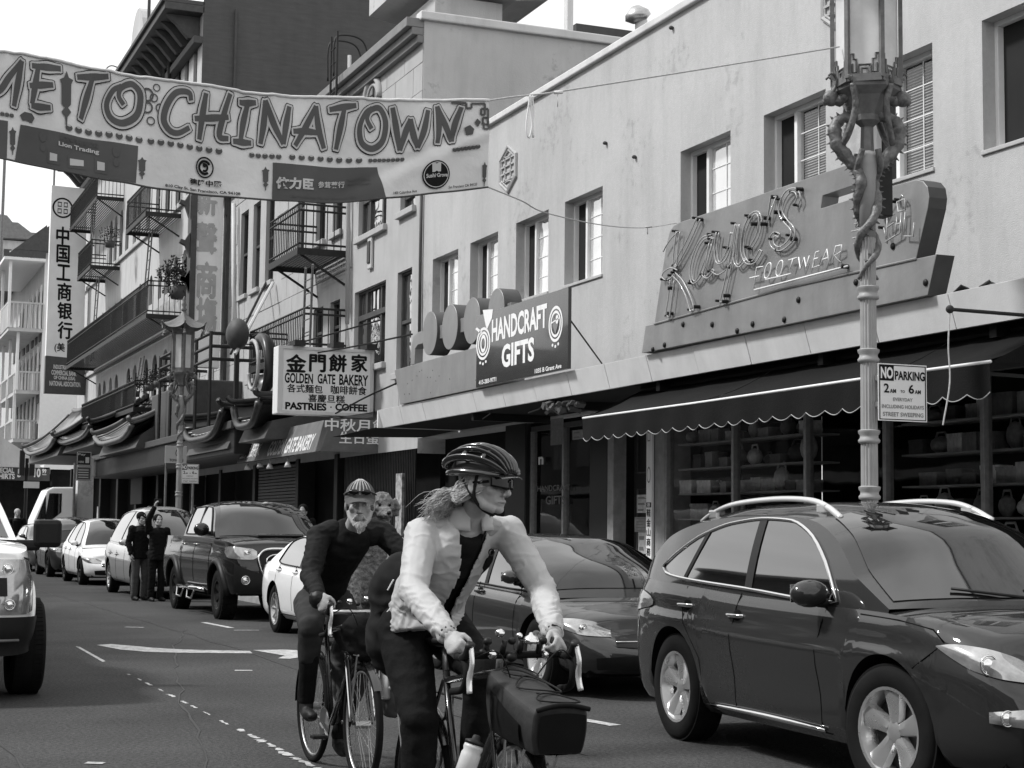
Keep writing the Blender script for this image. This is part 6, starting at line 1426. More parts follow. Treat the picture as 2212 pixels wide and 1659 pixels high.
    def mirror(s, x, z, m, size=(.12, .11, .085), arm=.1):
        for sd in (1, -1):
            y = s.sidey(x, z)+arm; mb = MB(); 
            o = MB().sphere((x, (y+size[1]*.6)*sd, z), size, 16, 10).build('wing_mirror', m, s.t, True, local=True)
            MB().tube([(x-.02, (y-arm-.02)*sd, z-.06), (x, (y+.02)*sd, z-.05)], .03, 8).build('stalk', M_plast, o, True, local=True)
            o2 = MB().box((x-size[0]*.75, (y+size[1]*.6)*sd, z), (.01, size[1]*1.5, size[2]*1.3)).build('mirror_glass', M_chrome, o, local=True)
    def handle(s, x, z, m=None):
        i = s.ix(x)
        for sd in (1, -1):
            p = s.wall(i, z, .02, sd); q = s.wall(s.ix(x-.17), z, .02, sd)
            MB().sphere(s.wall(s.ix(x-.06), z, -.002, sd), (.065, .012, .042), 12, 8).build('handle_cup', M_seam, s.t, True, local=True)
            MB().tube(crom([s.wall(s.ix(x+.03), z, .0, sd), p+Vector((-.02, .012*sd, 0)), q+Vector((.04, .012*sd, 0)), s.wall(s.ix(x-.19), z, 0, sd)]), [(.011, .017)]*16, 6).build('door_handle', m or M_chrome, s.t, True, local=True)
    def plate(s, z=.45, txt='7DKR492'):
        p = s.wall(len(s.st)-1.01, z, .02, 1); F = Face((p.x, -.155, z-.075), (p.x, .155, z-.075), (p.x, .155, z+.075), (p.x, -.155, z+.075)); F.n = Vector((1, 0, 0)); o = MB().box((p.x-.004, 0, z), (.012, .31, .155)).build('number_plate', M_white, s.t, local=True)
    def lamp_unit(s, c, r, name='projector'):
        for sd in (1, -1):
            p = Vector((c[0], c[1]*sd, c[2])); MB().sphere(p, (r*.5, r, r), 14, 10).build(name, M_bulb, s.t, True, local=True); MB().tube([p+Vector((r*.3, r*1.2*math.cos(k*PI/8), r*1.2*math.sin(k*PI/8))) for k in range(16)], r*.14, 5, closed=True).build('lamp_ring', M_chrome, s.t, True, local=True)
HD = -PI/2     # heading towards the camera
def place(c, xfront_y, X, rz=HD): pass
def car_at(y_front_axle, xw, Xc, rz=HD):
    """origin so that the front axle centre stands at (Xc, y)"""
    d = Vector((math.cos(rz), math.sin(rz), 0)); return Vector((Xc, y_front_axle, 0))-d*xw[1]
# --- grey crossover, nearest parked car ---
pw_r = U(1454, 1483, Z=.37); pw_f = U(1936, 1587, Z=.37)
dirv = (pw_f-pw_r); dirv.z = 0; rz = math.atan2(dirv.y, dirv.x); dn = dirv.normalized(); ln = Vector((-dn.y, dn.x, 0))
Wd = 1.885; xw = (.98, .98+2.74)
org = pw_r-dn*xw[0]+ln*(Wd/2-.03); org.z = 0
Mrx = paint('crossover_paint', .018, .35, .3)
rx = Car('crossover', 'grey glossy crossover with roof rails parked nearest on the right', 'car', 4.77, Wd, [(0, 1.02), (.25, 1.11), (.9, 1.09), (2.0, 1.045), (3.2, 1.025), (3.5, 1.02), (4.0, .995), (4.4, .925), (4.62, .83), (4.77, .72)],
     [(.10, 1.12), (.30, 1.36), (.55, 1.53), (.95, 1.62), (1.5, 1.665), (2.1, 1.67), (2.5, 1.64), (2.85, 1.54), (3.25, 1.30), (3.66, 1.05)], xw, .37, Mrx, org, rz, low=.24, crown=[(0, 0), (.3, .04), (3.6, .05), (4.2, .05), (4.6, .03), (4.77, 0)], tum=.26, ra=.425, bulge=.14,
     side_in=[(0, .11), (.1, .05), (.2, .034), (.42, .020), (.62, .004), (.72, .0), (.755, .016), (.80, .030), (.9, .040), (1, .078)], roofdrop=.10)
rx.body(); rx.green(); rx.wheels(.235, M_rim, 5, .655, steer=math.radians(9), ins=.035)
rx.glass_top(2.62, 3.58, 'windshield', .86, q2=.93); rx.glass_top(.14, .52, 'rear_window', .85)
wb = [(.62, 1.20), (.72, 1.155), (1.1, 1.125), (2.0, 1.09), (3.0, 1.05), (3.12, 1.055)]; wt = [(.62, 1.215), (.8, 1.315), (1.1, 1.44), (1.5, 1.525), (1.9, 1.552), (2.25, 1.54), (2.55, 1.465), (2.85, 1.30), (3.12, 1.06)]
rx.glass_side(wb, wt, chrome=M_chrome, cr=.013)
for (x0, x1, tilt) in ((1.90, 2.0, .10), (1.08, 1.13, -.16)):
    for sd in (1, -1): MB().grid(lambda a, b: Vector((x0+(x1-x0)*a+tilt*(b-.5)*-1, (rx.sidey(x0, interp(wb, x0)*(1-b)+interp(wt, x0+tilt*(.5-b))*b)+.012)*sd, interp(wb, x0)*(1-b)+interp(wt, x0+tilt*(.5-b))*b)), 3, 10).build('door_pillar', M_plast, rx.t, True, local=True)
for sd in (1, -1):
    rp = [rx.top(x, .82*sd, h_)+Vector((0, 0, 0)) for x, h_ in ((.78, .0), (.95, .035), (1.25, .06), (1.8, .07), (2.25, .06), (2.48, .035), (2.65, .0))]
    MB().tube(crom(rp, 6), [(.022, .015)]*37, 8).build('roof_rail', mat('satin_rail', .62, .25, metal=.5, var=.05), rx.t, True, local=True)
    for x in (.95, 2.42): MB().box(rx.top(x, .82*sd, .02), (.12, .035, .06)).build('rail_foot', MATS['satin_rail'], rx.t, local=True, bev=.01)
mb = MB().tube(crom([rx.top(.22, .8, .02), rx.top(.25, 0, .045), rx.top(.22, -.8, .02)], 8), [(.02, .06)]*17, 8); mb.build('spoiler', Mrx, rx.t, True, local=True)
i_ = rx.ix
nS = len(rx.st)-1.01
for (x, za, zb_) in ((3.02, .33, 1.02), (1.92, .33, 1.06)): rx.line([(i_(x+.02*math.sin(k)), za+(zb_-za)*k/8) for k in range(9)])
rx.line([(i_(1.02+.10), 1.08), (i_(1.12), .95), (i_(1.2), .83), (i_(1.42), .60), (i_(1.45), .35)]); rx.line([(i_(1.5), .305), (i_(3.1), .285)], .005)
rx.line([(i_(4.0), .74), (i_(4.08), .79), (i_(4.14), .84), (i_(4.18), .87)]); rx.line([(i_(3.42), 1.0), (i_(3.8), .985), (i_(4.1), .95), (i_(4.2), .89)], .005, off=.001)
rx.handle(2.02, .915); rx.handle(1.26, .95)
for sd in (1, -1): MB().tube([rx.wall(i_(1.55+1.5*k/10), .30+.012*math.sin(PI*k/10), .012, sd) for k in range(11)], [(.006+.016*math.sin(PI*(k+.6)/11.5), .014) for k in range(11)], 8).build('sill_trim', M_chrome, rx.t, True, local=True)
jj = rx.iy(.42)
rx.patch([(i_(4.16), .865, .87), (i_(4.28), .81, .885), (i_(4.42), .755, .875), (i_(4.56), .72, .84), (rx.iy(.55), .70, .78)], 'headlight', M_lens, .012, 20, 8, th=.02)
rx.patch([(i_(4.5), .50, .555), (rx.iy(.62), .48, .58)], 'fog_light', M_lens, .012, 8, 5, th=.02); rx.patch([(rx.iy(.66), .26, .47), (rx.iy(.40), .27, .45)], 'lower_vent', M_plast, .006)
p = rx.wall(i_(4.48), .79, .02, 1); rx.lamp_unit((p.x, p.y, .79), .042); p = rx.wall(rx.iy(.72), .53, .02, 1); rx.lamp_unit((p.x, p.y, .53), .033)
rx.patch([(rx.iy(.42), .36, .62), (nS, .30, .63)], 'grille', M_plast, .008, 10, 6)
for k in range(6): rx.line([(rx.iy(.42-.42*t/8), .36+.045*k) for t in range(9)], .007, M_chrome, 'grille_bar', off=.012)
rx.patch([(i_(.16), .86, .98), (i_(.3), .88, 1.03), (i_(.62), .93, .96)], 'tail_light', M_red, .012, 10, 5, th=.015)
rx.mirror(3.02, 1.10, Mrx, (.085, .125, .082), .07); rx.plate()
mb = MB(); mb.tube([rx.top(3.6, .7, .03), rx.top(3.5, .1, .025)], .009, 5).tube([rx.top(3.62, .05, .03), rx.top(3.52, -.5, .025)], .009, 5); mb.build('wiper', M_plast, rx.t, True, local=True)
MB().box(rx.top(3.35, .55, .012), (.1, .12, .004), roty(.6)).build('windshield_sticker', M_side, rx.t, local=True)
# --- generic sedans and SUVs ---
def sedan(name, lab, pm, yf, Xc, L=4.85, Wd=1.82, H=1.44, xw=(1.03, 3.86), trim=None, rim=None, suv=False, dark_rim=False, group='cars parked along the kerb', hood=1., spokes=5, low=.22, steer=0, lamps=True, spec_front=None):
    o = car_at(yf, xw, Xc); s_ = H/1.44; hb = .92*(.5+.5*s_) if not suv else 1.0
    if not suv:
        belt = [(0, .93*hb), (.3, 1.06*hb), (.9, 1.03*hb), (2.2, .985*hb), (L-1.25, .93*hb), (L-.85, .86*hb), (L-.4, .75*hb), (L-.12, .64*hb), (L, .58*hb)]
        roof = [(.42, 1.04*hb), (.85, H-.24), (1.3, H-.07), (1.9, H), (2.5, H-.03), (2.9, H-.15), (3.3, H-.34), (L-1.0, .93*hb)]
        wb = [(1.05, 1.08*hb), (1.2, 1.05*hb), (2.2, 1.015*hb), (3.2, .985*hb), (3.32, .985*hb)]; wt = [(1.05, 1.09*hb), (1.35, H-.17), (1.8, H-.11), (2.3, H-.115), (2.7, H-.19), (3.0, H-.32), (3.32, .99*hb)]; xp = 2.15; gw = (2.62, L-1.08); gr = (.52, 1.12); cr = [(0, 0), (.35, .03), (3, .03), (L-1, .06), (L-.4, .05), (L, 0)]
    else:
        belt = [(0, 1.0), (.25, 1.12), (1, 1.09), (2.2, 1.05), (L-1.15, 1.02), (L-.7, .96), (L-.3, .84), (L-.1, .70), (L, .6)]
        roof = [(.08, 1.12), (.28, H-.22), (.6, H-.08), (1.3, H-.01), (2.0, H), (2.5, H-.05), (2.9, H-.2), (3.3, H-.42), (L-1.05, 1.03)]
        wb = [(.45, 1.2), (.6, 1.15), (2, 1.11), (3.1, 1.07), (3.25, 1.07)]; wt = [(.45, 1.22), (.7, H-.2), (1.3, H-.12), (2.1, H-.115), (2.6, H-.2), (2.9, H-.36), (3.25, 1.075)]; xp = 1.95; gw = (2.62, L-1.12); gr = (.12, .5); cr = [(0, 0), (.3, .02), (L-1, .06), (L-.4, .05), (L, 0)]
    c = Car(name, lab, 'car', L, Wd, belt, roof, xw, .335 if not suv else .36, pm, o, HD, low=low, crown=cr, tum=.33, ra=.39 if not suv else .42, bulge=.13, group=group)
    c.body(); c.green(); c.wheels(.22, rim or M_rim, spokes, .66, steer=steer, ins=.03)
    c.glass_top(gw[0], gw[1], 'windshield', .86, q2=.93); c.glass_top(gr[0], gr[1], 'rear_window', .84); c.glass_side(wb, wt, chrome=trim or M_plast, cr=.010)
    for sd in (1, -1): MB().grid(lambda a, b: Vector((xp+.08*a+.08*(.5-b), (c.sidey(xp, interp(wb, xp)*(1-b)+interp(wt, xp)*b)+.011)*sd, interp(wb, xp)*(1-b)+interp(wt, xp)*b)), 3, 8).build('door_pillar', M_plast, c.t, True, local=True)
    i_ = c.ix
    for x in (3.15, 2.12, 1.22): c.line([(i_(x), .35+.6*k/8) for k in range(9)])
    c.line([(i_(1.4), .285), (i_(3.4), .275)], .006); c.handle(2.28, .86, pm); c.handle(1.42, .88, pm); c.mirror(3.02, 1.02 if not suv else 1.12, pm, (.08, .1, .065), .06)
    zf = .60 if not suv else .76; e = L-.55
    c.patch([(i_(e-.12), zf+.06, zf+.075), (i_(e+.1), zf-.0, zf+.09), (i_(L-.25), zf-.045, zf+.075), (c.iy(.50), zf-.06, zf+.01)], 'headlight', M_lens, .01, 18, 6, th=.015)
    p = c.wall(i_(L-.27), zf+.01, .018, 1); c.lamp_unit((p.x, p.y, p.z), .032)
    c.patch([(c.iy(.62), .26, .36), (len(c.st)-1.01, .25, .40)], 'lower_grille', M_plast, .006, 12, 4); c.patch([(c.iy(.46), zf-.14, zf-.06), (len(c.st)-1.01, zf-.16, zf-.04)], 'grille', M_plast, .008, 10, 4)
    c.line([(c.iy(.46*(1-t/8)+.001), zf-.10) for t in range(9)], .008, M_chrome, 'grille_bar', off=.012)
    c.patch([(i_(.12), .78, .9), (i_(.4), .8, .93)], 'tail_light', M_red, .01, 8, 4); c.plate(.42)
    c.line([(i_(3.9-.1), .92*hb), (i_(L-.75), .80*hb)], .004)
    return c
XW = 5.84
w2 = lambda W_: XW+W_/2-.03
Mwht = paint('white_car_paint', .84, 0, .25); Mblk = paint('black_car_paint', .008, .0, .25); Msil = paint('silver_car_paint', .42, .45, .25); Mdsd = paint('charcoal_car_paint', .035, .45, .2)
dk = sedan('dark_sedan', 'dark charcoal sedan parked right behind the grey crossover', Mdsd, 13.95, w2(1.80)+.12, 4.55, 1.80, 1.43, (.95, 3.65))
wc = sedan('white_sedan', 'white sedan parked behind the cyclists with its chrome hubbed rear wheel showing', Mwht, 20.2, w2(1.84), 4.88, 1.84, 1.44, (1.10, 3.92), spokes=9)
ts_ = sedan('white_electric_sedan', 'white smooth nosed electric sedan with dark wheels farther up the row', Mwht, 42.6, w2(1.85), 4.70, 1.85, 1.66, (.98, 3.85), rim=M_rimd, spokes=7)
ss = sedan('silver_suv', 'silver sport utility with chrome spoked wheels behind the selfie takers', Msil, 34.6, w2(1.9), 5.0, 1.95, 1.90, (1.0, 4.15), trim=M_chrome, suv=True, spokes=10, low=.28)
hb = sedan('dark_hatchback', 'dark small hatchback just left of the white electric sedan', Mdsd, 49.2, w2(1.8), 4.3, 1.80, 1.72, (.8, 3.4), suv=True, rim=M_rimd)
dc = sedan('dark_parked_car', 'dark sedan farthest up the row behind the white pickup mirror', mat('slate_paint', .12, .2, metal=.4, var=.05, coat=1.), 55.0, w2(1.8), 4.6, 1.80, 1.55, (.95, 3.7), suv=True, rim=M_rimd)
# --- pickups ---
def pickup(name, lab, pm, yf, Xc, L, Wd, H, xw, r, trimm, ofr=False, group=None, loc=None, rz=HD, ford=False):
    o = loc or car_at(yf, xw, Xc); hz = H-.62
    belt = [(0, hz-.02), (.2, hz), (1.75, hz), (1.9, hz), (L-1.35, hz-.03), (L-.6, hz-.06), (L-.15, hz-.12), (L, hz-.25)]
    roof = [(1.78, hz), (1.86, H-.22), (2.1, H-.05), (2.7, H), (3.3, H-.02), (3.7, H-.12), (L-1.32, hz)]
    h = Wd/2; plan = [(0, 0), (.01, .5*h), (.03, .85*h), (.12, .96*h), (.5, h), (L*.5, h), (L-1, h), (L-.45, .985*h), (L-.2, .93*h), (L-.08, .78*h), (L-.03, .45*h), (L, 0)]
    c = Car(name, lab, 'pickup truck', L, Wd, belt, roof, xw, r, pm, o, rz, low=.42 if not ford else .45, plan=plan, crown=[(0, 0), (.3, .01), (1.8, .01), (L-1.3, .05), (L-.5, .07), (L, 0)], tum=.22, ra=r+.1, bulge=.10, group=group,
            side_in=[(0, .06), (.15, .02), (.4, .0), (.6, .0), (.72, .01), (.82, .035), (1, .05)], front_in=[(0, .04), (.2, .0), (.45, 0), (.7, .02), (.88, .05), (1, .12)])
    c.body(); c.green(); c.wheels(.28, trimm, 6, .58, ins=.0 if ofr else (-.13 if ford else .03), offroad=ofr); i_ = c.ix
    c.glass_top(3.38, L-1.36, 'windshield', .87, q2=.93); c.glass_top(1.80, 1.92, 'rear_window', .8)
    z0 = hz+.04; c.glass_side([(2.0, z0), (2.85, z0)], [(2.0, z0+.05), (2.08, H-.13), (2.85, H-.11)], chrome=M_plast, cr=.012); c.glass_side([(2.97, z0), (L-1.66, z0-.01)], [(2.97, H-.11), (3.3, H-.125), (3.6, H-.25), (L-1.66, z0+.0)], chrome=M_plast, cr=.012)
    for x in (L-1.52, 2.92, 1.88): c.line([(i_(x), .55+(hz-.1-.55)*k/8) for k in range(9)], .006)
    c.handle(3.1, hz-.13, M_chrome if not ford else pm); c.handle(2.08, hz-.13, M_chrome if not ford else pm)
    n_ = len(c.st)-1.01
    for sd in (1, -1):
        for xc in xw:
            c_ = [(xc+(r+.15)*math.cos(PI*k/14), r+(r+.15)*math.sin(PI*k/14)) for k in range(15)]
            MB().tube([Vector((x, c.wall(i_(x), max(z, .45), .02, 1).y*sd, z)) for x, z in c_], [(.055, .03) if not ford else (.02, .02)]*15, 8).build('fender_flare', M_plast if not ford else pm, c.t, True, local=True)
    zh = hz-.34
    if not ford:
        c.patch([(i_(L-.5), zh+.12, zh+.19), (i_(L-.25), zh+.02, zh+.2), (c.iy(.58), zh+.0, zh+.17), (c.iy(.50), zh+.03, zh+.13)], 'headlight', M_lens, .012, 18, 6, th=.015)
        c.patch([(c.iy(.47), zh-.28, zh+.13), (n_, zh-.32, zh+.15)], 'grille', M_plast, .01, 10, 6)
        for sd in (1, -1): MB().tube(crom([c.wall(c.iy(y), z, .03, sd) for y, z in ((.01, zh+.17), (.34, zh+.16), (.47, zh+.06), (.47, zh-.06), (.36, zh-.26), (.01, zh-.30))], 4), .022, 6).build('grille_surround', M_chrome, c.t, True, local=True)
        for sd in (1, -1): MB().tube(crom([c.wall(c.iy(y), z, .035, sd) for y, z in ((.01, zh+.08), (.26, zh+.07), (.36, zh-.02), (.26, zh-.12), (.01, zh-.14))], 4), .014, 6).build('grille_bar', M_chrome, c.t, True, local=True)
        p = c.wall(c.iy(.68), zh-.32, .02, 1); c.lamp_unit((p.x, p.y, p.z), .055, 'fog_light'); p = c.wall(c.iy(.66), zh+.1, .02, 1); c.lamp_unit((p.x, p.y, p.z), .045)
        c.patch([(c.iy(.84), .44, zh-.05), (n_, .42, zh-.33)], 'bumper', M_plast, .02, 14, 6); c.mirror(L-1.75, hz+.12, pm, (.09, .13, .11), .1)
        for sd in (1, -1): 
            mb = MB(); y = (c.W+.05)*sd; mb.tube([(xw[0]+.75, y, .44), (xw[1]-.7, y, .44)], .035, 8)
            for x in (2.1, 3.0): mb.tube([(x+.35, y, .42), (x+.25, y+.03*sd, .27), (x-.1, y+.03*sd, .27), (x-.2, y, .42)], .018, 6)
            mb.build('side_step', M_chrome, c.t, True, local=True)
        MB().box((L-.9, 0, hz+.035), (.7, .75, .05)).build('hood_scoop', pm, c.t, local=True, bev=.03)
    else:
        zt = hz-.16
        for (a_, b_, m_) in ((zt-.45, zt, M_lens),):
            c.patch([(i_(L-.34), a_+.03, b_-.02), (i_(L-.14), a_, b_), (c.iy(.62), a_, b_), (c.iy(.55), a_, b_)], 'headlight', M_lens, .012, 14, 8, th=.01)
        c.patch([(c.iy(.76), zt-.30, zt-.15), (c.iy(.5), zt-.30, zt-.15)], 'headlight_bar', M_plast, .03, 8, 4)
        for z in (zt-.08, zt-.37): p = c.wall(c.iy(.78), z, .016, 1); c.lamp_unit((p.x, p.y, z), .035)
        c.patch([(c.iy(.54), zt-.45, zt), (n_, zt-.45, zt)], 'grille', M_plast, .01, 8, 6)
        for z in (zt-.12, zt-.32): c.line([(c.iy(.54*(1-t/6)+.001), z) for t in range(7)], .03, M_chrome, 'grille_bar', off=.02)
        mb = MB()
        c.patch([(i_(L-.42), .42, zt-.47), (i_(L-.2), .40, zt-.47), (c.iy(.6), .38, zt-.47), (n_, .38, zt-.47)], 'bumper', M_plast, .05, 20, 8)
        c.line([(c.iy(.85-.8*t/8), zt-.66) for t in range(9)], .012, M_rail, 'bumper_crease', off=.06)
        for sd in (1, -1):
            y = c.sidey(L-1.7, hz+.1)*sd; o_ = MB().box((L-1.72, y+.34*sd, hz+.05), (.14, .25, .26)).build('wing_mirror', M_plast, c.t, local=True, bev=.045); MB().box((L-1.74, y+.12*sd, hz-.06), (.10, .32, .10)).build('stalk', M_plast, o_, local=True, bev=.03)
        c.patch([(i_(L-.34), zt-.02, zt+.0), (i_(L-.2), zt, zt+.02)], 'trim', M_plast, .014, 6, 3)
    c.plate(.6); return c
tk = pickup('black_pickup', 'black pickup truck with side steps and chrome grille parked beyond the white sedan', Mblk, 26.55, w2(1.9)-.02, 5.70, 1.91, 1.92, (1.25, 4.80), .39, M_rimd, ofr=True, group='cars parked along the kerb')
fw_ = U(60, 1500, Z=0)
fd = pickup('white_pickup', 'white pickup truck driving toward the viewer at the left edge', Mwht, 15.15, .63, 5.80, 2.03, 1.95, (1.2, 4.90), .41, M_rim, ford=True)
# white truck cab far away
Yt = 64.0; p0 = U(80, 1100, Y=Yt); p1 = U(158, 1052, Y=Yt)
tcab = thing('white_truck', 'white delivery truck cab at the end of the parked row', 'truck', (6.9, Yt, 0)); xa, xb, zt = p0.x, p1.x+.1, p1.z
MB().prism([(xa-.15, Yt, .6), (xb, Yt, .6), (xb, Yt, zt), (xa+.55, Yt, zt-.02), (xa+.35, Yt, zt-.12), (xa-.1, Yt, zt-1.25)], (0, 2.0, 0)).build('cab', Mwht, tcab, bev=.06)
MB().prism([(xa+.42, Yt-.02, zt-.25), (xb-.5, Yt-.02, zt-.25), (xb-.5, Yt-.02, zt-.95), (xb-.85, Yt-.02, zt-1.25), (xa+.3, Yt-.02, zt-1.25)], (0, .03, 0)).build('side_window', M_cglass, tcab)
MB().prism([(xa+.30, Yt-.02, zt-.3), (xa+.33, Yt-.02, zt-1.2), (xa+.0, Yt-.02, zt-1.22)], (0, .03, 0)).build('windshield', M_cglass, tcab)
MB().box2((xa-.1, Yt+.1, .3), (xb+.1, Yt+1.9, .7)).build('chassis', M_plast, tcab); 
for x in (xa+.5,): MB().lathe([(.45, -.12), (.45, .12)], (x, Yt+.1, .45), 24, rotx(PI/2)).build('wheel', M_tyre, tcab)
# ---------------- people ----------------
M_skin = mat('skin', .34, .5, var=.1, scale=25, bump=.1, bscale=120); M_hair = mat('grey_hair', .45, .6, var=.35, scale=60, stretch=(1, 1, 1)); M_blk = mat('black_cloth', .0080, .85, var=.3, scale=12, bump=.3, bscale=25)
M_jack = mat('pale_windproof_cloth', .42, .55, var=.06, scale=8, bump=.35, bscale=9); M_lin = mat('jacket_lining', .22, .7, var=.1, scale=8); M_dcl = mat('dark_jersey', .014, .8, var=.3, scale=8, bump=.3, bscale=14); M_jean = mat('dark_trousers', .07, .85, var=.25, scale=10)
M_hel = mat('helmet_shell', .0175, .22, var=.2, scale=8, coat=.8); M_shoe = mat('shoe', .0150, .6, var=.3); M_lip = mat('lips', .18, .5, var=.1); M_gog = mat('sunglass', .003, .12, var=0, spec=.35)
M_eye = mat('eye_white', .5, .3, var=0); M_bike = mat('bike_frame_paint', .0150, .25, var=.1, coat=.8); M_lever = mat('lever_metal', .8, .25, metal=.6, var=.05); M_bar = mat('bar_tape', .0100, .8, var=.2, scale=60); M_beard = mat('white_beard', .42, .8, var=.2, scale=90, bump=.6, bscale=120)
def blob(name, mb, m, parent, voxel=.008, smooth=4, fn=None, kill=None):
    """union of overlapping closed shapes as one continuous skin"""
    me = mb.me('tmp'); mb.fixn(me); o = bpy.data.objects.new('tmp', me); COL.objects.link(o)
    r = o.modifiers.new('r', 'REMESH'); r.mode = 'VOXEL'; r.voxel_size = voxel; r.adaptivity = 0
    if smooth: s_ = o.modifiers.new('s', 'SMOOTH'); s_.factor = .6; s_.iterations = smooth
    bpy.context.view_layer.update(); dg = bpy.context.evaluated_depsgraph_get(); m2 = bpy.data.meshes.new_from_object(o.evaluated_get(dg)); m2.name = name
    bpy.data.objects.remove(o); bpy.data.meshes.remove(me)
    off = Vector((0, 0, 0)); p = parent
    while p is not None: off += Vector(p.location); p = p.parent
    if fn:
        ns = [v.normal.copy() for v in m2.vertices]
        for v, n in zip(m2.vertices, ns): v.co = fn(v.co, n)
    if kill:
        b = bmesh.new(); b.from_mesh(m2); bmesh.ops.delete(b, geom=[f for f in b.faces if kill(f.calc_center_median(), f.normal)], context='FACES'); b.to_mesh(m2); b.free()
    m2.transform(Matrix.Translation(-off)); return link_mesh(name, m2, m, parent, True)
def limb(mb, pts, rs, n=14):
    pts = [Vector(p) for p in pts]; mb.tube(pts, rs, n)
    for p, r in zip(pts, rs):
        q = max(r) if isinstance(r, (tuple, list)) else r
        if not isinstance(r, (tuple, list)): mb.sphere(p, q*.995, 14, 10)
def frame(f, up=(0, 0, 1)):
    f = Vector(f).normalized(); l = Vector(up).cross(f).normalized(); u = f.cross(l); return f, l, u
def head(mb, c, f, up=(0, 0, 1), s=1., long=1.):
    f, l, u = frame(f, up); H = lambda x, y, z: Vector(c)+(f*x+l*y+u*z)*s; R = Matrix((f, l, u)).transposed(); k = lambda *r: tuple(q*s for q in r)
    mb.sphere(H(-.012, 0, .035), k(.098, .076, .090), 20, 14, R); mb.sphere(H(.028, 0, -.035), k(.060, .058, .085), 18, 12, R)
    for q in (-1, 1):
        mb.tube([H(-.005, q*.052, -.045), H(.03, q*.043, -.085), H(.062, q*.018, -.103*long)], [.024*s, .021*s, .018*s], 10); mb.sphere(H(.054, q*.036, -.028), .025*s, 12, 8)
        mb.sphere(H(.099, q*.012, -.046), .0095*s, 8, 6); mb.sphere(H(-.008, q*.078, -.015), k(.020, .008, .032), 10, 8, R)
    mb.sphere(H(.070, 0, -.100*long), k(.020, .023, .018), 12, 8, R); mb.tube([H(.076, -.036, .018), H(.088, 0, .02), H(.076, .036, .018)], .012*s, 8)
    mb.tube([H(.088, 0, .008), H(.100, 0, -.018), H(.113, 0, -.038)], [.009*s, .010*s, .012*s], 8); mb.sphere(H(.112, 0, -.040), .0125*s, 10, 8)
    mb.tube(crom([H(.072, -.027, -.073), H(.089, -.010, -.069), H(.089, .010, -.069), H(.072, .027, -.073)], 4), .0065*s, 8); mb.tube(crom([H(.072, -.024, -.077), H(.086, 0, -.083), H(.072, .024, -.077)], 4), .0075*s, 8)
    return H, R
def hand(mb, wr, d, bk, side, curl=.9, s=1., spread=.0):
    """wrist point, direction to the knuckles, back-of-hand normal, side=+1 thumb on d x bk side"""
    d = Vector(d).normalized(); bk = (Vector(bk)-d*Vector(bk).dot(d)).normalized(); w_ = d.cross(bk)*side; wr = Vector(wr)
    P_ = lambda a, b, c: wr+(d*a+w_*b+bk*c)*s
    R = Matrix((d, w_, bk)).transposed()
    mb.sphere(P_(.045, .0, 0), (.052*s, .041*s, .017*s), 14, 10, R); mb.sphere(P_(.03, .022, -.004), (.035*s, .020*s, .017*s), 12, 8, R); mb.sphere(P_(.07, -.005, 0), (.028*s, .040*s, .0135*s), 12, 8, R)
    for k, (L, y) in enumerate(((.070, .030), (.079, .010), (.073, -.011), (.058, -.031))):
        p = P_(.083-.004*abs(k-1), y, 0); a = .15; pts = [P_(.05, y*.8, 0), p]
        for seg, fr in enumerate((.46, .31, .25)): a += curl*(.62, .85, .55)[seg]*(1+.08*k); q = pts[-1]+(d*math.cos(a)-bk*math.sin(a)+w_*spread*(1.5-k))*L*fr*s; pts.append(q)
        mb.tube(pts, [.0095*s, .0105*s, .0092*s, .0084*s, .0072*s], 8)
        for q in pts[1:]: mb.sphere(q, .0088*s, 8, 6)
    t = [P_(.02, .025, -.004), P_(.045, .046, -.012), P_(.068, .052, -.026), P_(.085, .046, -.038)]
    mb.tube(t, [.013*s, .0125*s, .0105*s, .008*s], 8); mb.sphere(t[-1], .0082*s, 8, 6); mb.sphere(t[1], .0125*s, 8, 6)
def wrinkle(amp, sc=9., axis=None):
    def f(co, n):
        q = co*sc; a = noise.noise(Vector((q.x, q.y, q.z*2.2)))+.5*noise.noise(q*2.3+Vector((3, 1, 7))); r = 1-abs(a)*2; return co+n*amp*(r*.8+a*.4)
    return f
V3 = Vector
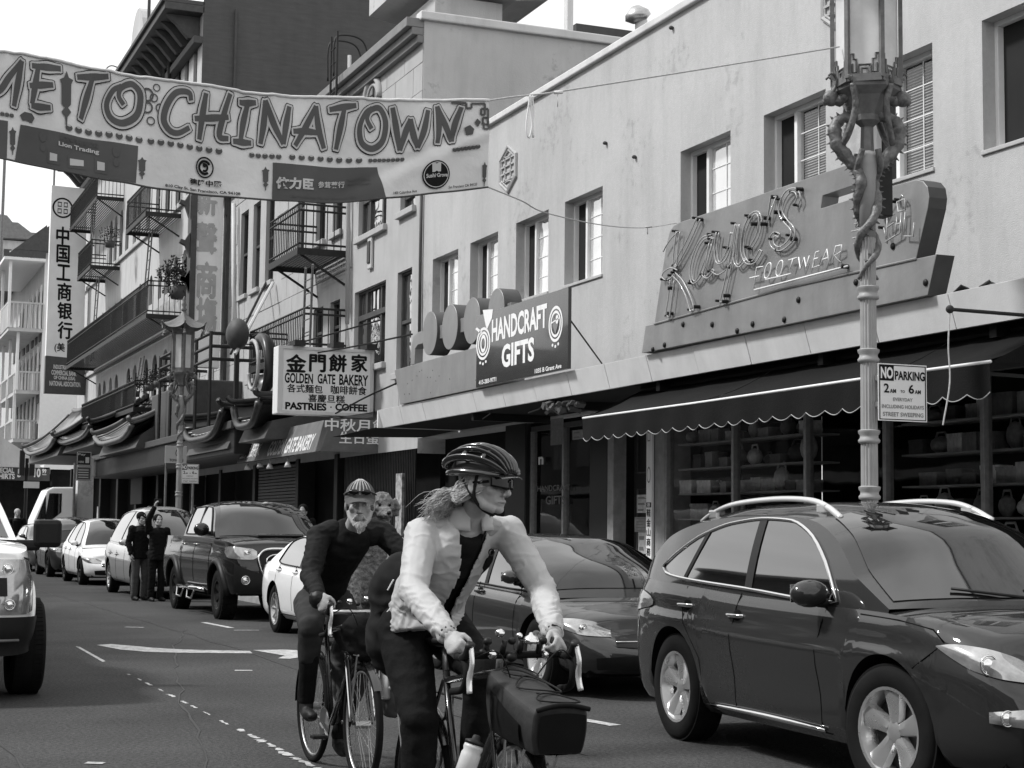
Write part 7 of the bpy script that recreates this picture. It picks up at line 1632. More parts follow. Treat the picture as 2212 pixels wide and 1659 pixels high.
def bike(name, lab, X, Yf, metal, lean=0., s=1., steer=0.):
    t = thing(name, lab, 'bicycle', (X, Yf+.5, 0)); P_ = lambda b, x, z: Vector((X+x*s, Yf+b*s, z*s)); r = .34
    def wheel_(b, nm):
        c = P_(b, 0, r); R = roty(PI/2) if not (steer and b == 0) else rotz(steer) @ roty(PI/2)
        e1 = R @ Vector((1, 0, 0)); e2 = R @ Vector((0, 1, 0)); ax = R @ Vector((0, 0, 1)); cir = lambda rad, n=48: [c+(e1*math.cos(2*PI*k/n)+e2*math.sin(2*PI*k/n))*rad*s for k in range(n)]
        w_ = MB().tube([c-ax*.045, c+ax*.045], .022, 10).build('wheel', metal, t); MB().tube(cir(r-.016), .021*s, 8, closed=True).build('tyre', M_tyre, w_, True); MB().tube(cir(r-.04), [(.009, .012)]*48, 6, closed=True).build('rim', metal, w_, True)
        mb = MB()
        for k in range(32): a = 2*PI*k/32; a2 = a+(.5 if k % 2 else -.5); sd = 1 if k % 4 < 2 else -1; mb.tube([c+ax*.03*sd+(e1*math.cos(a2)+e2*math.sin(a2))*.025, c+(e1*math.cos(a)+e2*math.sin(a))*(r-.045)*s], .0014, 4)
        sp = mb.build('spokes', metal, w_, fix=False); sp['kind'] = 'stuff'
        mb = MB(); n = 20
        if metal is M_metal or True:
            for sg in (-1, 1): mb.tube([c+(e1*math.cos(a)+e2*math.sin(a))*(r+.02)*s+ax*sg*.022 for a in [PI*.5+(.2+k/n*2.4)*(1) for k in range(n+1)]], .004, 5)
            fd = MB().grid(lambda q, v: c+(e1*math.cos(FA+q*2.5)+e2*math.sin(FA+q*2.5))*(r+.022-.006*(2*v-1)**2)*s+ax*(v-.5)*.05, 24, 5).build('mudguard', M_bike, t, True, fix=False)
    global FA; FA = PI*.55 if True else 0
    FA = PI*.5; wheel_(0, 'f'); wheel_(1.04, 'r')
    bb, st_, ht, hb_ = P_(.62, 0, .28), P_(.80, 0, .86), P_(.20, 0, .90), P_(.155, 0, .74)
    def tb(a, b, rad, nm, m=M_bike): MB().tube([a, b], rad, 10).build(nm, m, t, True)
    tb(bb, st_, .016, 'seat_tube'); tb(ht, P_(.79, 0, .82), .016, 'top_tube'); tb(hb_, bb, .02, 'down_tube'); tb(hb_, ht, .022, 'head_tube'); tb(P_(.80, 0, .86), P_(.825, 0, .96), .0135, 'seat_post', metal)
    for q in (-1, 1):
        MB().tube(crom([hb_+Vector((q*.045, 0, -.02)), P_(.08, q*.05, .5), P_(.0, q*.052, r)]), .011, 8).build('fork_blade', M_bike, t, True); MB().tube([bb+Vector((q*.03, 0, 0)), P_(1.04, q*.06, r)], .009, 6).build('chainstay', M_bike, t); MB().tube([P_(.79, q*.015, .82), P_(1.04, q*.06, r)], .008, 6).build('seatstay', M_bike, t)
    MB().sphere(P_(.84, 0, .985), (.07, .13, .03), 14, 8).build('saddle', M_plast, t, True)
    c = MB(); c.lathe([(.0, -.004), (.095, -.004), (.095, .004), (0, .004)], bb+Vector((-.05, 0, 0)), 28, roty(PI/2)); c.build('chainring', metal, t)
    MB().tube([ht, P_(.19, 0, .95), P_(.10, 0, .975)], .015, 8).build('stem', metal, t, True)
    hbp = []
    for q in (-1, 1):
        pts = [P_(.10, 0, .975), P_(.10, q*.19, .975), P_(.08, q*.215, .972), P_(.02, q*.215, .965), P_(-.02, q*.217, .92), P_(.01, q*.22, .86), P_(.12, q*.222, .84)]
        MB().tube(crom(pts, 6), .0145, 8).build('handlebar', M_bar, t, True); MB().tube(crom([P_(.03, q*.215, .972), P_(-.02, q*.215, .99), P_(-.05, q*.215, 1.03)], 4), .019, 8).build('brake_hood', M_plast, t, True)
        MB().tube(crom([P_(-.055, q*.215, 1.02), P_(-.075, q*.218, .96), P_(-.06, q*.222, .90), P_(-.075, q*.226, .85)], 5), [(.005, .010)]*8+[(.005, .012)]*8, 8).build('brake_lever', M_lever, t, True)
        MB().tube(crom([P_(-.03, q*.21, .97), P_(-.09, q*.12, 1.0), P_(-.02, q*.03, .86), P_(.06, 0, .78)]), .003, 5).build('brake_cable', M_wire, t, True)
    return t, P_, bb
def crank(t, bb, ang):
    for q, a in ((-1, ang), (1, ang+PI)):
        e = bb+Vector((q*.075, math.cos(a)*.17, math.sin(a)*.17)); MB().tube([bb+Vector((q*.07, 0, 0)), e], .011, 6).build('crank', M_metal, t, True); MB().box(e+Vector((q*.05, 0, 0)), (.09, .08, .02)).build('pedal', M_plast, t, bev=.004)
def shoe(par, ank, toe):
    ank, toe = V3(ank), V3(toe); mb = MB(); mb.tube([ank, ank-V3((0, 0, .05))], [.042, .045], 12); mb.tube([ank+V3((0, .02, -.07)), (ank+toe)/2-V3((0, 0, .045)), toe], [(.036, .036), (.04, .042), (.026, .036)], 12); mb.sphere(toe, (.035, .04, .026), 12, 8); mb.sphere(ank+V3((0, .03, -.06)), .038, 10, 8); blob('shoe', mb, M_shoe, par, .009, 2)
# ---- woman ----
WX = 2.45
wb_, WP, bb = bike('touring_bicycle', 'dark drop bar touring bicycle with front bag ridden by the woman', WX, 5.90, M_metal); crank(wb_, bb, math.radians(-70))
wm = thing('person', 'woman cyclist in pale jacket, black helmet and sunglasses riding a loaded bicycle', 'person', (2.42, 6.9, 0))
hip = V3((2.43, 6.93, 1.06)); sp1 = V3((2.43, 6.84, 1.20)); ch_ = V3((2.47, 6.68, 1.36)); nb = V3((2.495, 6.56, 1.485)); hc = V3((2.51, 6.44, 1.645))
sR, sL = V3((2.305, 6.62, 1.43)), V3((2.685, 6.60, 1.44)); eR, eL = V3((2.195, 6.40, 1.205)), V3((2.76, 6.40, 1.215)); wR, wL = V3((2.232, 6.075, 1.045)), V3((2.672, 6.075, 1.045))
hR, hL = V3((2.34, 6.95, 1.02)), V3((2.53, 6.95, 1.02)); kR, kL = V3((2.32, 6.66, .66)), V3((2.56, 6.55, .86)); aR, aL = V3((2.335, 6.70, .22)), V3((2.55, 6.62, .47))
mb = MB(); fdir = V3((.60, -.80, .0)); H, R = head(mb, hc, fdir, s=1.06)
mb.tube([H(-.025, 0, -.05), (hc+nb)/2+V3((0, .02, -.03)), nb], [.052, .052, .062], 14)
mb.tube([hip, sp1, ch_, nb], [(.13, .10), (.115, .09), (.15, .10), (.08, .06)], 16); mb.sphere(hip, (.15, .13, .11), 16, 12)
for s_, e_, w__ in ((sR, eR, wR), (sL, eL, wL)): limb(mb, [nb+(s_-nb)*.4, s_, e_, e_+(w__-e_)*.5, w__], [.05, .05, .038, .036, .026], 12)
for h_, k_, a_ in ((hR, kR, aR), (hL, kL, aL)): limb(mb, [h_, k_, k_+(a_-k_)*.35, a_], [.08, .055, .055, .035], 12)
hand(mb, wR, (.06, -.85, -.45), (-.75, -.2, .6), -1, 1.25); hand(mb, wL, (-.02, -.9, -.38), (.7, -.25, .6), 1, 1.15)
def facefn(co, n):
    for q in (-1, 1):
        d = (co-H(.088, q*.032, -.002)).length
        if d < .022: co = co-(fdir.normalized())*.009*(1-(d/.022)**2)
    return co
blob('body', mb, M_skin, wm, .0048, 2, facefn)
MB().tube(crom([H(.079, -.026, -.0745), H(.0955, -.008, -.0755), H(.0955, .008, -.0755), H(.079, .026, -.0745)], 4), .0022, 6).build('mouth_line', M_lip, wm)
# sunglasses
sg = MB()
for q in (-1, 1): sg.grid(lambda a, b: H(.118-.040*((a*.9+.08))**2.0, q*(.004+.074*a), .022-.052*(b)*(1-.25*a*a)+.004), 12, 6)
sg.grid(lambda a, b: H(.117, -.01+.02*a, .012-.010*b), 4, 3); o = sg.build('sunglasses', M_gog, wm, True, fix=False); sm_ = o.modifiers.new('s', 'SOLIDIFY'); sm_.thickness = .004
mb = MB()
for q in (-1, 1): mb.tube([H(.066, q*.071, .006), H(.0, q*.082, .0)], [(.003, .007)]*2, 6)
mb.build('temple_arm', M_gog, wm)
# helmet with ribs over a dark liner
hf = (fdir+V3((0, 0, -.10))).normalized(); f2, l2, u2 = frame(hf); HH = lambda x, y, z: hc+f2*x+l2*y+u2*z; R2 = Matrix((f2, l2, u2)).transposed()
hm = thing('helmet', 'black vented bicycle helmet with peak on the woman cyclist', 'helmet', hc)
mb = MB().grid(lambda a, b: HH(-.022+.132*math.sin(b*1.5)*math.cos(2*PI*a), .094*math.sin(b*1.5)*math.sin(2*PI*a), .04+.098*math.cos(b*1.5)), 36, 12, cu=True); mb.build('liner', M_plast, hm, True, fix=False)
for k in range(7):
    y0 = (k-3)/3
    pts = []
    for i in range(17):
        th = -1.5+3.0*i/16; wy = y0*.100*math.cos(th)**.55 if abs(th) < 1.5 else 0; zz = math.sqrt(max(0, 1-(y0*.93)**2)); pts.append(HH(-.022+.146*math.sin(th), y0*.103*(.25+.75*math.cos(th)**.5 if math.cos(th) > 0 else .25), .042+.108*math.cos(th)**.9*(.28+.72*zz)))
    MB().tube(pts, [(.007, .0195-.006*abs(math.sin(-1.5+3.0*i/16))) for i in range(17)], 8).build('shell_rib', M_hel, hm, True)
for th in (-.85, -.25, .4): MB().tube([HH(-.022+.144*math.sin(th), y*.1*(.25+.75*math.cos(th)**.5), .042+.106*math.cos(th)**.9*(.28+.72*math.sqrt(max(0, 1-(y*.93)**2)))) for y in [(-1+2*j/12) for j in range(13)]], [(.006, .012)]*13, 8).build('shell_bridge', M_hel, hm, True)
MB().tube([HH(-.022+.142*math.cos(2*PI*k/36), .106*math.sin(2*PI*k/36), .046-.016*math.cos(2*PI*k/36)**2*(1 if math.cos(2*PI*k/36) < 0 else 0)) for k in range(36)], [(.016, .010)]*36, 8, closed=True).build('rim', M_hel, hm, True)
MB().grid(lambda a, b: HH(.112+.052*b*(1-(2*a-1)**2*.55), .088*(2*a-1)*(1-.12*b), .052-.012*b-.012*(2*a-1)**2), 16, 5).build('peak', M_hel, hm, True, fix=False)
MB().tube([HH(-.022+.152*math.cos(a), .110*math.sin(a), .075) for a in [PI*.72+PI*.12*k/6 for k in range(7)]], [(.007, .003)]*7, 6).build('sticker', M_wprint, hm, True)
mb = MB()
for q in (-1, 1): mb.tube(crom([H(.02, q*.082, .03), H(.005, q*.08, -.045), H(.02, q*.055, -.095), H(.045, 0, -.126)], 5), [(.002, .008)]*16, 5); mb.tube(crom([H(-.05, q*.078, .02), H(-.01, q*.082, -.04), H(.01, q*.065, -.08)], 5), [(.002, .007)]*11, 5)
mb.build('chin_strap', M_plast, hm)
# hair blown back
mb = MB(); rnd = random.Random(3)
for k in range(620):
    q = rnd.choice((-1, -1, 1)); y = q*rnd.uniform(.045, .082); z = rnd.uniform(-.035, .03); x = rnd.uniform(-.06, .045) if q < 0 else rnd.uniform(-.08, 0); L = rnd.uniform(.04, .13)
    p0 = H(x, y, z); p1 = H(-.075, q*rnd.uniform(.055, .08), z-.03+rnd.uniform(-.02, .01)); p2 = H(-.12-rnd.uniform(0, .02), q*rnd.uniform(0, .05), -.045+rnd.uniform(-.025, .025)); w0 = V3((-.75, .45, -.45+rnd.uniform(-.3, .35))).normalized()
    p3 = p2+w0*L*.55+V3((rnd.gauss(0, .016), rnd.gauss(0, .016), -.004+.02*math.sin(k*.5))); p4 = p2+w0*L+V3((rnd.gauss(0, .02), rnd.gauss(0, .02), -.05*L/.19+rnd.gauss(0, .014)))
    mb.tube(crom([p0, p1, p2, p3, p4], 4), [.0018]*10+[.0014]*4+[.0008]*3, 3)
hr = mb.build('hair', M_hair, wm, True, fix=False)
mb = MB(); mb.sphere(H(-.05, 0, -.01), (.06, .075, .06), 14, 10, R); mb.tube([H(-.08, 0, -.03), H(-.13, .0, -.05), H(-.17, -.02, -.06)], [.045, .035, .015], 10); blob('hair_mass', mb, mat('hair_dark', .22, .7, var=.4, scale=50), wm, .008, 2)
# dark shirt, jacket open at the front
axis = (nb-hip); fr_ = V3((0.05, -.86, -.42)).normalized()
mb = MB(); mb.tube([hip+V3((0, 0, .02)), sp1, ch_, nb+V3((0, 0, -.02))], [(.155, .125), (.14, .115), (.175, .125), (.10, .075)], 18); mb.sphere(ch_, (.18, .12, .13), 16, 12); blob('shirt', mb, M_blk, wm, .010, 3, wrinkle(.004))
mb = MB(); mb.tube([hip+V3((0, -.05, -.05)), hip+V3((0, -.03, .06)), sp1, ch_, ch_+(nb-ch_)*.55, nb+V3((0, .01, .0))], [(.19, .155), (.185, .155), (.18, .15), (.205, .150), (.175, .125), (.115, .095)], 20)
for s_, e_, w__ in ((sR, eR, wR), (sL, eL, wL)):
    q = w__+(e_-w__)*.10; limb(mb, [ch_+(s_-ch_)*.5+V3((0, 0, .04)), s_, s_+(e_-s_)*.5, e_, e_+(q-e_)*.5, q], [.085, .078, .068, .060, .056, .043], 14)
def lat(co):
    t_ = max(0, min(1, (co-hip).dot(axis)/axis.length_squared)); c0 = hip+axis*t_; return (co-c0).x, t_, (co-c0)
def jk(co, n):
    x, t_, d = lat(co)
    return d.y < -.03 and n.y < .25 and abs(x+.0) < (.030+.10*max(0, .40-t_)+.14*max(0, t_-.72)) and abs(co.x-WX) < .17 or (co-nb).length < .085 and co.z > nb.z-.01
def jfn(co, n):
    q = co*8.5; a = noise.noise(V3((q.x*1.2, q.y*1.2, q.z*2.6)))+.5*noise.noise(q*2.1+V3((3, 1, 7))); r = (1-min(1, abs(a)*2.6))**1.5; lowarm = max(0, min(1, (1.25-co.z)/.2))
    zig = abs(math.sin(co.z*95+co.x*40+6*noise.noise(co*14)))**2*.005*lowarm; return co+n*(.0045*r+.002*a+zig*1.5-.002)
jo = blob('jacket', mb, M_jack, wm, .0075, 3, jfn, jk); so_ = jo.modifiers.new('s', 'SOLIDIFY'); so_.thickness = .006; so_.offset = -1
# lapels, collar, zip edges
def edge(q):
    return [nb+V3((q*.075, -.045, .035)), ch_+V3((q*.068, -.150, .045)), sp1+V3((q*.065, -.185, .02)), hip+V3((q*.09, -.21, .09))]
MB().tube(crom(edge(1), 8), .004, 6).build('zip', M_plast, wm, True)
for q in (-1, 1):
    o = MB().grid(lambda a, b: nb+V3((q*(.082*math.sin(.25+a*2.6))*(1+.25*b), .075*-math.cos(.25+a*2.6)*(1+.22*b)+.012, -.012+.062*(1-b)-.02*math.cos(.25+a*2.6)*-1+(.045*b*(1-a) if a < .35 else 0)*-1)), 22, 6).build('collar', M_jack, wm, True, fix=False); m_ = o.modifiers.new('s', 'SOLIDIFY'); m_.thickness = .006
MB().tube([ch_+V3((.112, -.150, .0))+V3((.012*math.cos(k*PI/6), -.002, .014*math.sin(k*PI/6))) for k in range(12)], .003, 5, closed=True).build('badge', M_plast, wm)
for w__, e_ in ((wR, eR), (wL, eL)): d_ = (e_-w__).normalized(); MB().tube([w__+d_*.012, w__+d_*.030], [(.036, .036), (.04, .04)], 14).build('cuff', M_plast, wm, True)
mb = MB(); mb.sphere(hip+V3((0, .01, -.01)), (.185, .16, .13), 18, 12)
for h_, k_, a_ in ((hR, kR, aR), (hL, kL, aL)): limb(mb, [h_, h_+(k_-h_)*.5, k_, k_+(a_-k_)*.5, a_+V3((0, 0, .04))], [.115, .098, .078, .07, .058], 14)
blob('trousers', mb, M_blk, wm, .010, 3, wrinkle(.007, 7))
shoe(wm, aR, aR+V3((0, -.17, -.09))); shoe(wm, aL, aL+V3((0, -.17, -.08)))
mb = MB(); mb.sphere(hip+V3((-.06, .10, .10)), (.16, .12, .19), 16, 12); mb.sphere(hip+V3((-.10, .10, -.08)), (.13, .12, .17), 14, 10); wp = blob('tied_jacket', mb, mat('dark_tied_cloth', .0150, .85, var=.3, scale=6), wm, .012, 3, wrinkle(.010, 8))
for (a, b) in ((V3((2.275, 6.90, 1.235)), V3((2.26, 6.93, 1.19))), (V3((2.27, 6.90, 1.12)), V3((2.255, 6.93, 1.09)))): MB().tube([a, b], [(.004, .003)]*2, 6).build('reflector_strip', M_wprint, wm)
# bar gear, bag, bottle
mb = MB(); rnd = random.Random(9); gear = []
for k, (x, z, r) in enumerate(((-.10, 1.03, .018), (-.05, 1.06, .02), (0, 1.03, .016), (.03, 1.05, .014), (.13, 1.03, .018), (-.08, .98, .02), (.0, .97, .022), (.14, .975, .016), (-.12, .99, .014))):
    MB().sphere(WP(.07, x, z), (r, r, r*.9), 10, 8).build('bar_fitting', M_chrome if k % 2 else M_plast, wb_, True)
MB().lathe([(.034, 0), (.033, .012), (.026, .026), (.01, .034), (.006, .042), (0, .044)], WP(.06, .075, 1.02), 18).build('bell', M_chrome, wb_, True)
for x in (-.1, -.03, .04, .12): MB().tube([WP(.1, x, .975), WP(.07, x, 1.03)], .012, 8).build('bar_mount', M_plast, wb_, True)
bg_ = thing('handlebar_bag', 'dark boxy bag with crossed elastic cord on the front rack of the woman\'s bicycle', 'bag', WP(-.25, 0, .7))
M_bag = mat('bag_cloth', .0275, .6, var=.2, scale=10, bump=.2, bscale=20); M_bagd = mat('bag_dark_cloth', .0060, .7, var=.3, scale=8)
def bagp(a, b, c):     # a back..front, b left..right, c bottom..top
    z0, z1 = .69-.035*a, .925-.105*a-.012*math.sin(PI*a); wd = .092+.014*a+.012*math.sin(PI*c)-.010*(1-c); return WP(.08-.50*a-.03*a*(c-.5), (2*b-1)*wd-.01, z0+(z1-z0)*c+.018*math.sin(PI*b)*c*c)
mb = MB(); F_ = []
for (fn) in (lambda s, t: bagp(s, t, 1), lambda s, t: bagp(1, s, t), lambda s, t: bagp(s, 0, t), lambda s, t: bagp(s, 1, t), lambda s, t: bagp(0, s, t), lambda s, t: bagp(s, t, 0)): mb.grid(fn, 22, 18)
me = mb.me('bag_body', bg_.location); b_ = bmesh.new(); b_.from_mesh(me); bmesh.ops.remove_doubles(b_, verts=b_.verts, dist=.001); bmesh.ops.recalc_face_normals(b_, faces=b_.faces); b_.to_mesh(me); b_.free(); o = link_mesh('bag_body', me, M_bag, bg_, True, bev=.0); autos(o, 50); me.transform(Matrix.Translation(bg_.location)); [setattr(v, 'co', V3(v.co)+v.normal*(.007*noise.noise(v.co*14)+.003*noise.noise(v.co*40))) for v in me.vertices]; me.transform(Matrix.Translation(-bg_.location)); bm__ = o.modifiers.new('b', 'SMOOTH'); bm__.factor = .7; bm__.iterations = 12
MB().grid(lambda s, t: bagp(1.005, .10+.80*s, .08+.78*t)+V3((0, -.010, 0)), 10, 8).build('front_panel', M_bagd, bg_, True, fix=False); MB().grid(lambda s, t: bagp(.2+.6*s, 0, .12+.7*t*(1-.3*s))+V3((-.012, 0, 0)), 10, 8).build('side_panel', M_bagd, bg_, True, fix=False)
MB().tube([bagp(1, .02+.96*k/10, 1)+V3((0, -.008, .0)) for k in range(11)], .009, 8).build('lid_piping', M_bagd, bg_, True)
cord = [(.12, .25), (.1, .55), (.2, .85), (.32, .75), (.27, .3), (.15, .2), (.2, .5), (.32, .75), (.62, .9), (.68, .55), (.5, .15), (.32, .55), (.62, .9), (.75, .35), (.9, .2), (.93, .9), (.78, .6), (.72, .3)]
MB().tube(crom([bagp(a, b, 1)+V3((0, 0, .012)) for a, b in cord], 6), .0032, 6).build('elastic_cord', M_wire, bg_, True)
rk = [WP(-.36, -.07, .68), WP(-.36, .07, .68), WP(.05, .07, .68), WP(.05, -.07, .68)]; MB().tube(rk, .006, 6, closed=True).build('front_rack', M_chrome, wb_)
for q in (-1, 1): MB().tube([WP(-.25, q*.07, .68), WP(0, q*.075, .36)], .006, 6).tube([WP(-.05, q*.07, .68), WP(0, q*.075, .36)], .006, 6).build('rack_strut', M_chrome, wb_); MB().tube([WP(1.25, q*.07, .74), WP(1.04, q*.09, .36)], .006, 6).tube([WP(.9, q*.07, .74), WP(1.04, q*.09, .36)], .006, 6).tube([WP(1.35, q*.07, .74), WP(.8, q*.07, .74)], .006, 6).build('rear_rack', M_rail, wb_)
def bottle(par, a, b, lab, m): 
    t = thing('water_bottle', lab, 'bottle', a); a, b = V3(a), V3(b); d = (b-a).normalized(); L = (b-a).length; R = d.to_track_quat('Z', 'Y').to_matrix(); MB().lathe([(.030, 0), (.036, .01), (.036, L*.55), (.032, L*.62), (.036, L*.7), (.034, L*.8)], a, 20, R).build('flask', m, t, True); MB().lathe([(.037, L*.8), (.036, L*.88), (.016, L*.93), (.014, L*1.02), (.009, L*1.05)], a, 18, R).build('cap', M_plast, t, True)
bottle(wb_, U(1002, 1675, Y=5.62), U(1030, 1592, Y=5.62), 'pale water bottle clipped on the fork of the woman\'s bicycle', mat('bottle_plastic', .5, .3, var=.15, scale=10))
# ---- man ----
MX = 2.88
mbk, MP, bbm = bike('old_touring_bicycle', 'dark loaded drop bar bicycle ridden by the bearded man', MX, 9.25, M_metal); crank(mbk, bbm, math.radians(200))
mn = thing('person', 'bearded man cyclist in dark jersey and striped cap following the woman', 'person', (2.95, 10, 0))
hip = V3((2.90, 10.25, 1.0)); sp1 = V3((2.93, 10.1, 1.2)); ch_ = V3((2.97, 9.9, 1.38)); nb = V3((2.985, 9.82, 1.46)); hc = V3((2.965, 9.66, 1.605))
sR, sL = V3((2.77, 9.86, 1.40)), V3((3.19, 9.86, 1.42)); eR, eL = V3((2.67, 9.68, 1.17)), V3((3.33, 9.66, 1.2)); wR, wL = V3((2.655, 9.42, 1.065)), V3((3.11, 9.42, 1.06))
hR, hL = V3((2.82, 10.2, .98)), V3((3.0, 10.2, .98)); kR, kL = V3((2.72, 9.82, .86)), V3((3.05, 9.85, .62)); aR, aL = V3((2.735, 9.93, .42)), V3((2.95, 9.95, .2))
fm = V3((-.30, -.95, -.06)).normalized(); mb = MB(); H, R = head(mb, hc, fm, s=1.08, long=1.12)
mb.tube([H(-.025, 0, -.05), (hc+nb)/2+V3((0, .02, -.03)), nb], [.055, .055, .065], 14); mb.tube([hip, sp1, ch_, nb], [(.14, .11), (.13, .10), (.16, .11), (.09, .07)], 16)
for s_, e_, w__ in ((sR, eR, wR), (sL, eL, wL)): limb(mb, [nb+(s_-nb)*.5-V3((0, 0, .04)), s_, e_, w__], [.03, .045, .038, .028], 12)
for h_, k_, a_ in ((hR, kR, aR), (hL, kL, aL)): limb(mb, [h_, k_, k_+(a_-k_)*.35, a_], [.08, .052, .055, .034], 12)
hand(mb, wR, (.25, -.6, -.75), (-.7, -.5, .3), -1, 1.2, 1.05); hand(mb, wL, (.0, -.85, -.4), (.7, -.2, .6), 1, 1.1, 1.05)
def ff(co, n):
    for q in (-1, 1):
        d = (co-H(.085, q*.032, -.002)).length
        if d < .026: co = co-fm*.006*(1-(d/.026)**2)
        d = (co-H(.065, q*.052, -.055)).length
        if d < .035: co = co-fm*.007*(1-(d/.035)**2)
    return co
blob('body', mb, M_skin, mn, .0052, 2, ff)
for q in (-1, 1): e_ = MB().sphere(H(.071, q*.032, -.004), .0125*1.08, 12, 10).build('eye', M_eye, mn, True); MB().sphere(H(.0815, q*.032, -.004), .0040*1.08, 10, 8).build('iris', M_plast, e_, True); MB().tube(crom([H(.080, q*.014, .014), H(.088, q*.034, .020), H(.072, q*.052, .012)], 4), .005, 6).build('eyebrow', M_hair, mn, True)
MB().tube(crom([H(.080, -.022, -.076), H(.091, 0, -.074), H(.080, .022, -.076)], 4), .0035, 6).build('mouth_line', M_plast, mn)
mb = MB(); mb.tube(crom([H(.072, -.034, -.085), H(.088, -.014, -.062), H(.092, 0, -.060), H(.088, .014, -.062), H(.072, .034, -.085)], 4), .008, 8); mb.tube([H(.07, 0, -.105), H(.08, 0, -.13), H(.078, 0, -.165)], [.030, .022, .007], 10)
for q in (-1, 1): mb.tube([H(.055, q*.036, -.085), H(.066, q*.026, -.115), H(.07, q*.01, -.13)], [.013, .017, .014], 8)
blob('beard', mb, M_beard, mn, .005, 1, lambda co, n: co+n*.005*noise.noise(co*90))
cp = thing('cap', 'striped knit cycling cap with sunglasses pushed up on the bearded man', 'cap', hc)
MB().grid(lambda a, b: H(-.012+.108*math.sin(b*1.62)*math.cos(2*PI*a), .086*math.sin(b*1.62)*math.sin(2*PI*a), .028+.105*math.cos(b*1.62)), 36, 10, cu=True).build('crown', mat('cap_wool', .09, .9, var=.2, scale=30, bump=.3), cp, True, fix=False)
for k in range(-3, 4): MB().tube([H(-.012+.1095*math.sin(t_)*math.cos(k*.27), .088*math.sin(t_)*math.sin(k*.27), .03+.106*math.cos(t_)) for t_ in [.15+1.2*j/8 for j in range(9)]], [(.002, .005)]*9, 5).build('stripe', M_hair, cp, True)
MB().grid(lambda a, b: H(.080+.075*b*(1-(2*a-1)**2*.5), .086*(2*a-1)*(1-.1*b), .046-.028*b-.02*(2*a-1)**2), 14, 5).build('peak', mat('cap_wool', .09), cp, True, fix=False)
sgm = MB()
for q in (-1, 1): sgm.sphere(H(.092, q*.035, .068), (.016, .030, .017), 10, 8, R)
sgm.tube(crom([H(.0, -.09, .05), H(.08, -.06, .066), H(.1, 0, .07), H(.08, .06, .066), H(.0, .09, .05)], 4), .005, 6); sgm.build('sunglasses', M_gog, cp, True)
mb = MB(); mb.tube([hip+V3((0, 0, -.0)), sp1, ch_, ch_+(nb-ch_)*.6, nb+V3((0, 0, .01))], [(.155, .13), (.15, .12), (.175, .13), (.15, .12), (.095, .09)], 20); mb.sphere(hip, (.16, .14, .11), 16, 12)
js = blob('vest', mb, M_blk, mn, .010, 3, wrinkle(.006))
for s_, e_, w__ in ((sR, eR, wR), (sL, eL, wL)):
    mb = MB(); q = w__+(e_-w__)*.08; limb(mb, [ch_+(s_-ch_)*.55+V3((0, 0, .03)), s_, s_+(e_-s_)*.5, e_, e_+(q-e_)*.5, q], [.085, .075, .064, .058, .050, .040], 14); blob('sleeve', mb, M_dcl, mn, .008, 3, wrinkle(.007, 13))
for w__, e_ in ((wR, eR),): mb = MB(); mb.sphere(w__+V3((-.0, .02, -.02)), (.052, .06, .058), 14, 10); blob('bar_mitt', mb, M_plast, mn, .008, 2, wrinkle(.004, 20))
mb = MB()
for h_, k_, a_ in ((hR, kR, aR), (hL, kL, aL)): limb(mb, [h_, h_+(k_-h_)*.5, k_, k_+(a_-k_)*.4], [.105, .092, .074, .066], 14)
mb.sphere(hip+V3((0, 0, -.03)), (.17, .15, .11), 16, 12); blob('trousers', mb, mat('grey_tights', .0300, .8, var=.3, scale=9), mn, .010, 3, wrinkle(.006, 8))
for k_, a_ in ((kR, aR), (kL, aL)): mb = MB(); limb(mb, [k_+(a_-k_)*.35, a_], [.064, .05], 12); blob('sock', mb, M_blk, mn, .009, 2)
shoe(mn, aR, aR+V3((-.01, -.17, -.08))); shoe(mn, aL, aL+V3((0, -.17, -.08)))
for k, (x, z, r) in enumerate(((-.13, 1.03, .014), (-.07, 1.035, .02), (-.02, 1.02, .014), (.03, 1.05, .018), (.07, 1.03, .016), (.12, 1.02, .013))): MB().sphere(MP(.07, x, z), (r, r, r*.9), 10, 8).build('bar_fitting', M_chrome if k % 2 else M_plast, mbk, True)
MB().tube([MP(.07, -.2, .975), MP(.07, .2, .975)], .013, 8).build('bar_tops', M_metal, mbk, True)
def sack(name, lab, pts, m, amp=.012): t = thing(name, lab, 'bag', pts[0][0]); mb = MB(); [mb.sphere(p, r, 14, 10) for p, r in pts]; blob('bag_body', mb, m, t, .011, 3, wrinkle(amp, 9)); return t
Mpn = mat('pannier_cloth', .07, .7, var=.4, scale=8)
sack('handlebar_bag', 'black squashed bag hanging below the bars of the man\'s bicycle', [(MP(.02, 0, .86), (.13, .08, .11)), (MP(.0, .02, .78), (.12, .08, .08))], M_blk)
sack('pannier', 'dark crumpled pannier on the left side of the man\'s bicycle', [(MP(.1, .17, .66), (.075, .15, .17)), (MP(.1, .2, .5), (.07, .15, .14))], Mpn)
sack('pannier', 'dark rear pannier behind the legs of the bearded man', [(MP(.95, .16, .62), (.08, .16, .17)), (MP(.95, .17, .48), (.07, .15, .13))], Mpn)
bottle(mbk, MP(-.02, .12, .48), MP(-.0, .12, .72), 'dark steel bottle strapped beside the front wheel of the man\'s bicycle', M_metal)
for q in (-1, 1): MB().tube([MP(-.1, q*.07, .74), MP(.0, q*.075, .36)], .006, 6).tube([MP(.15, q*.07, .74), MP(0, q*.075, .36)], .006, 6).tube([MP(-.12, q*.07, .74), MP(.2, q*.07, .74)], .006, 6).build('front_rack', M_chrome, mbk)
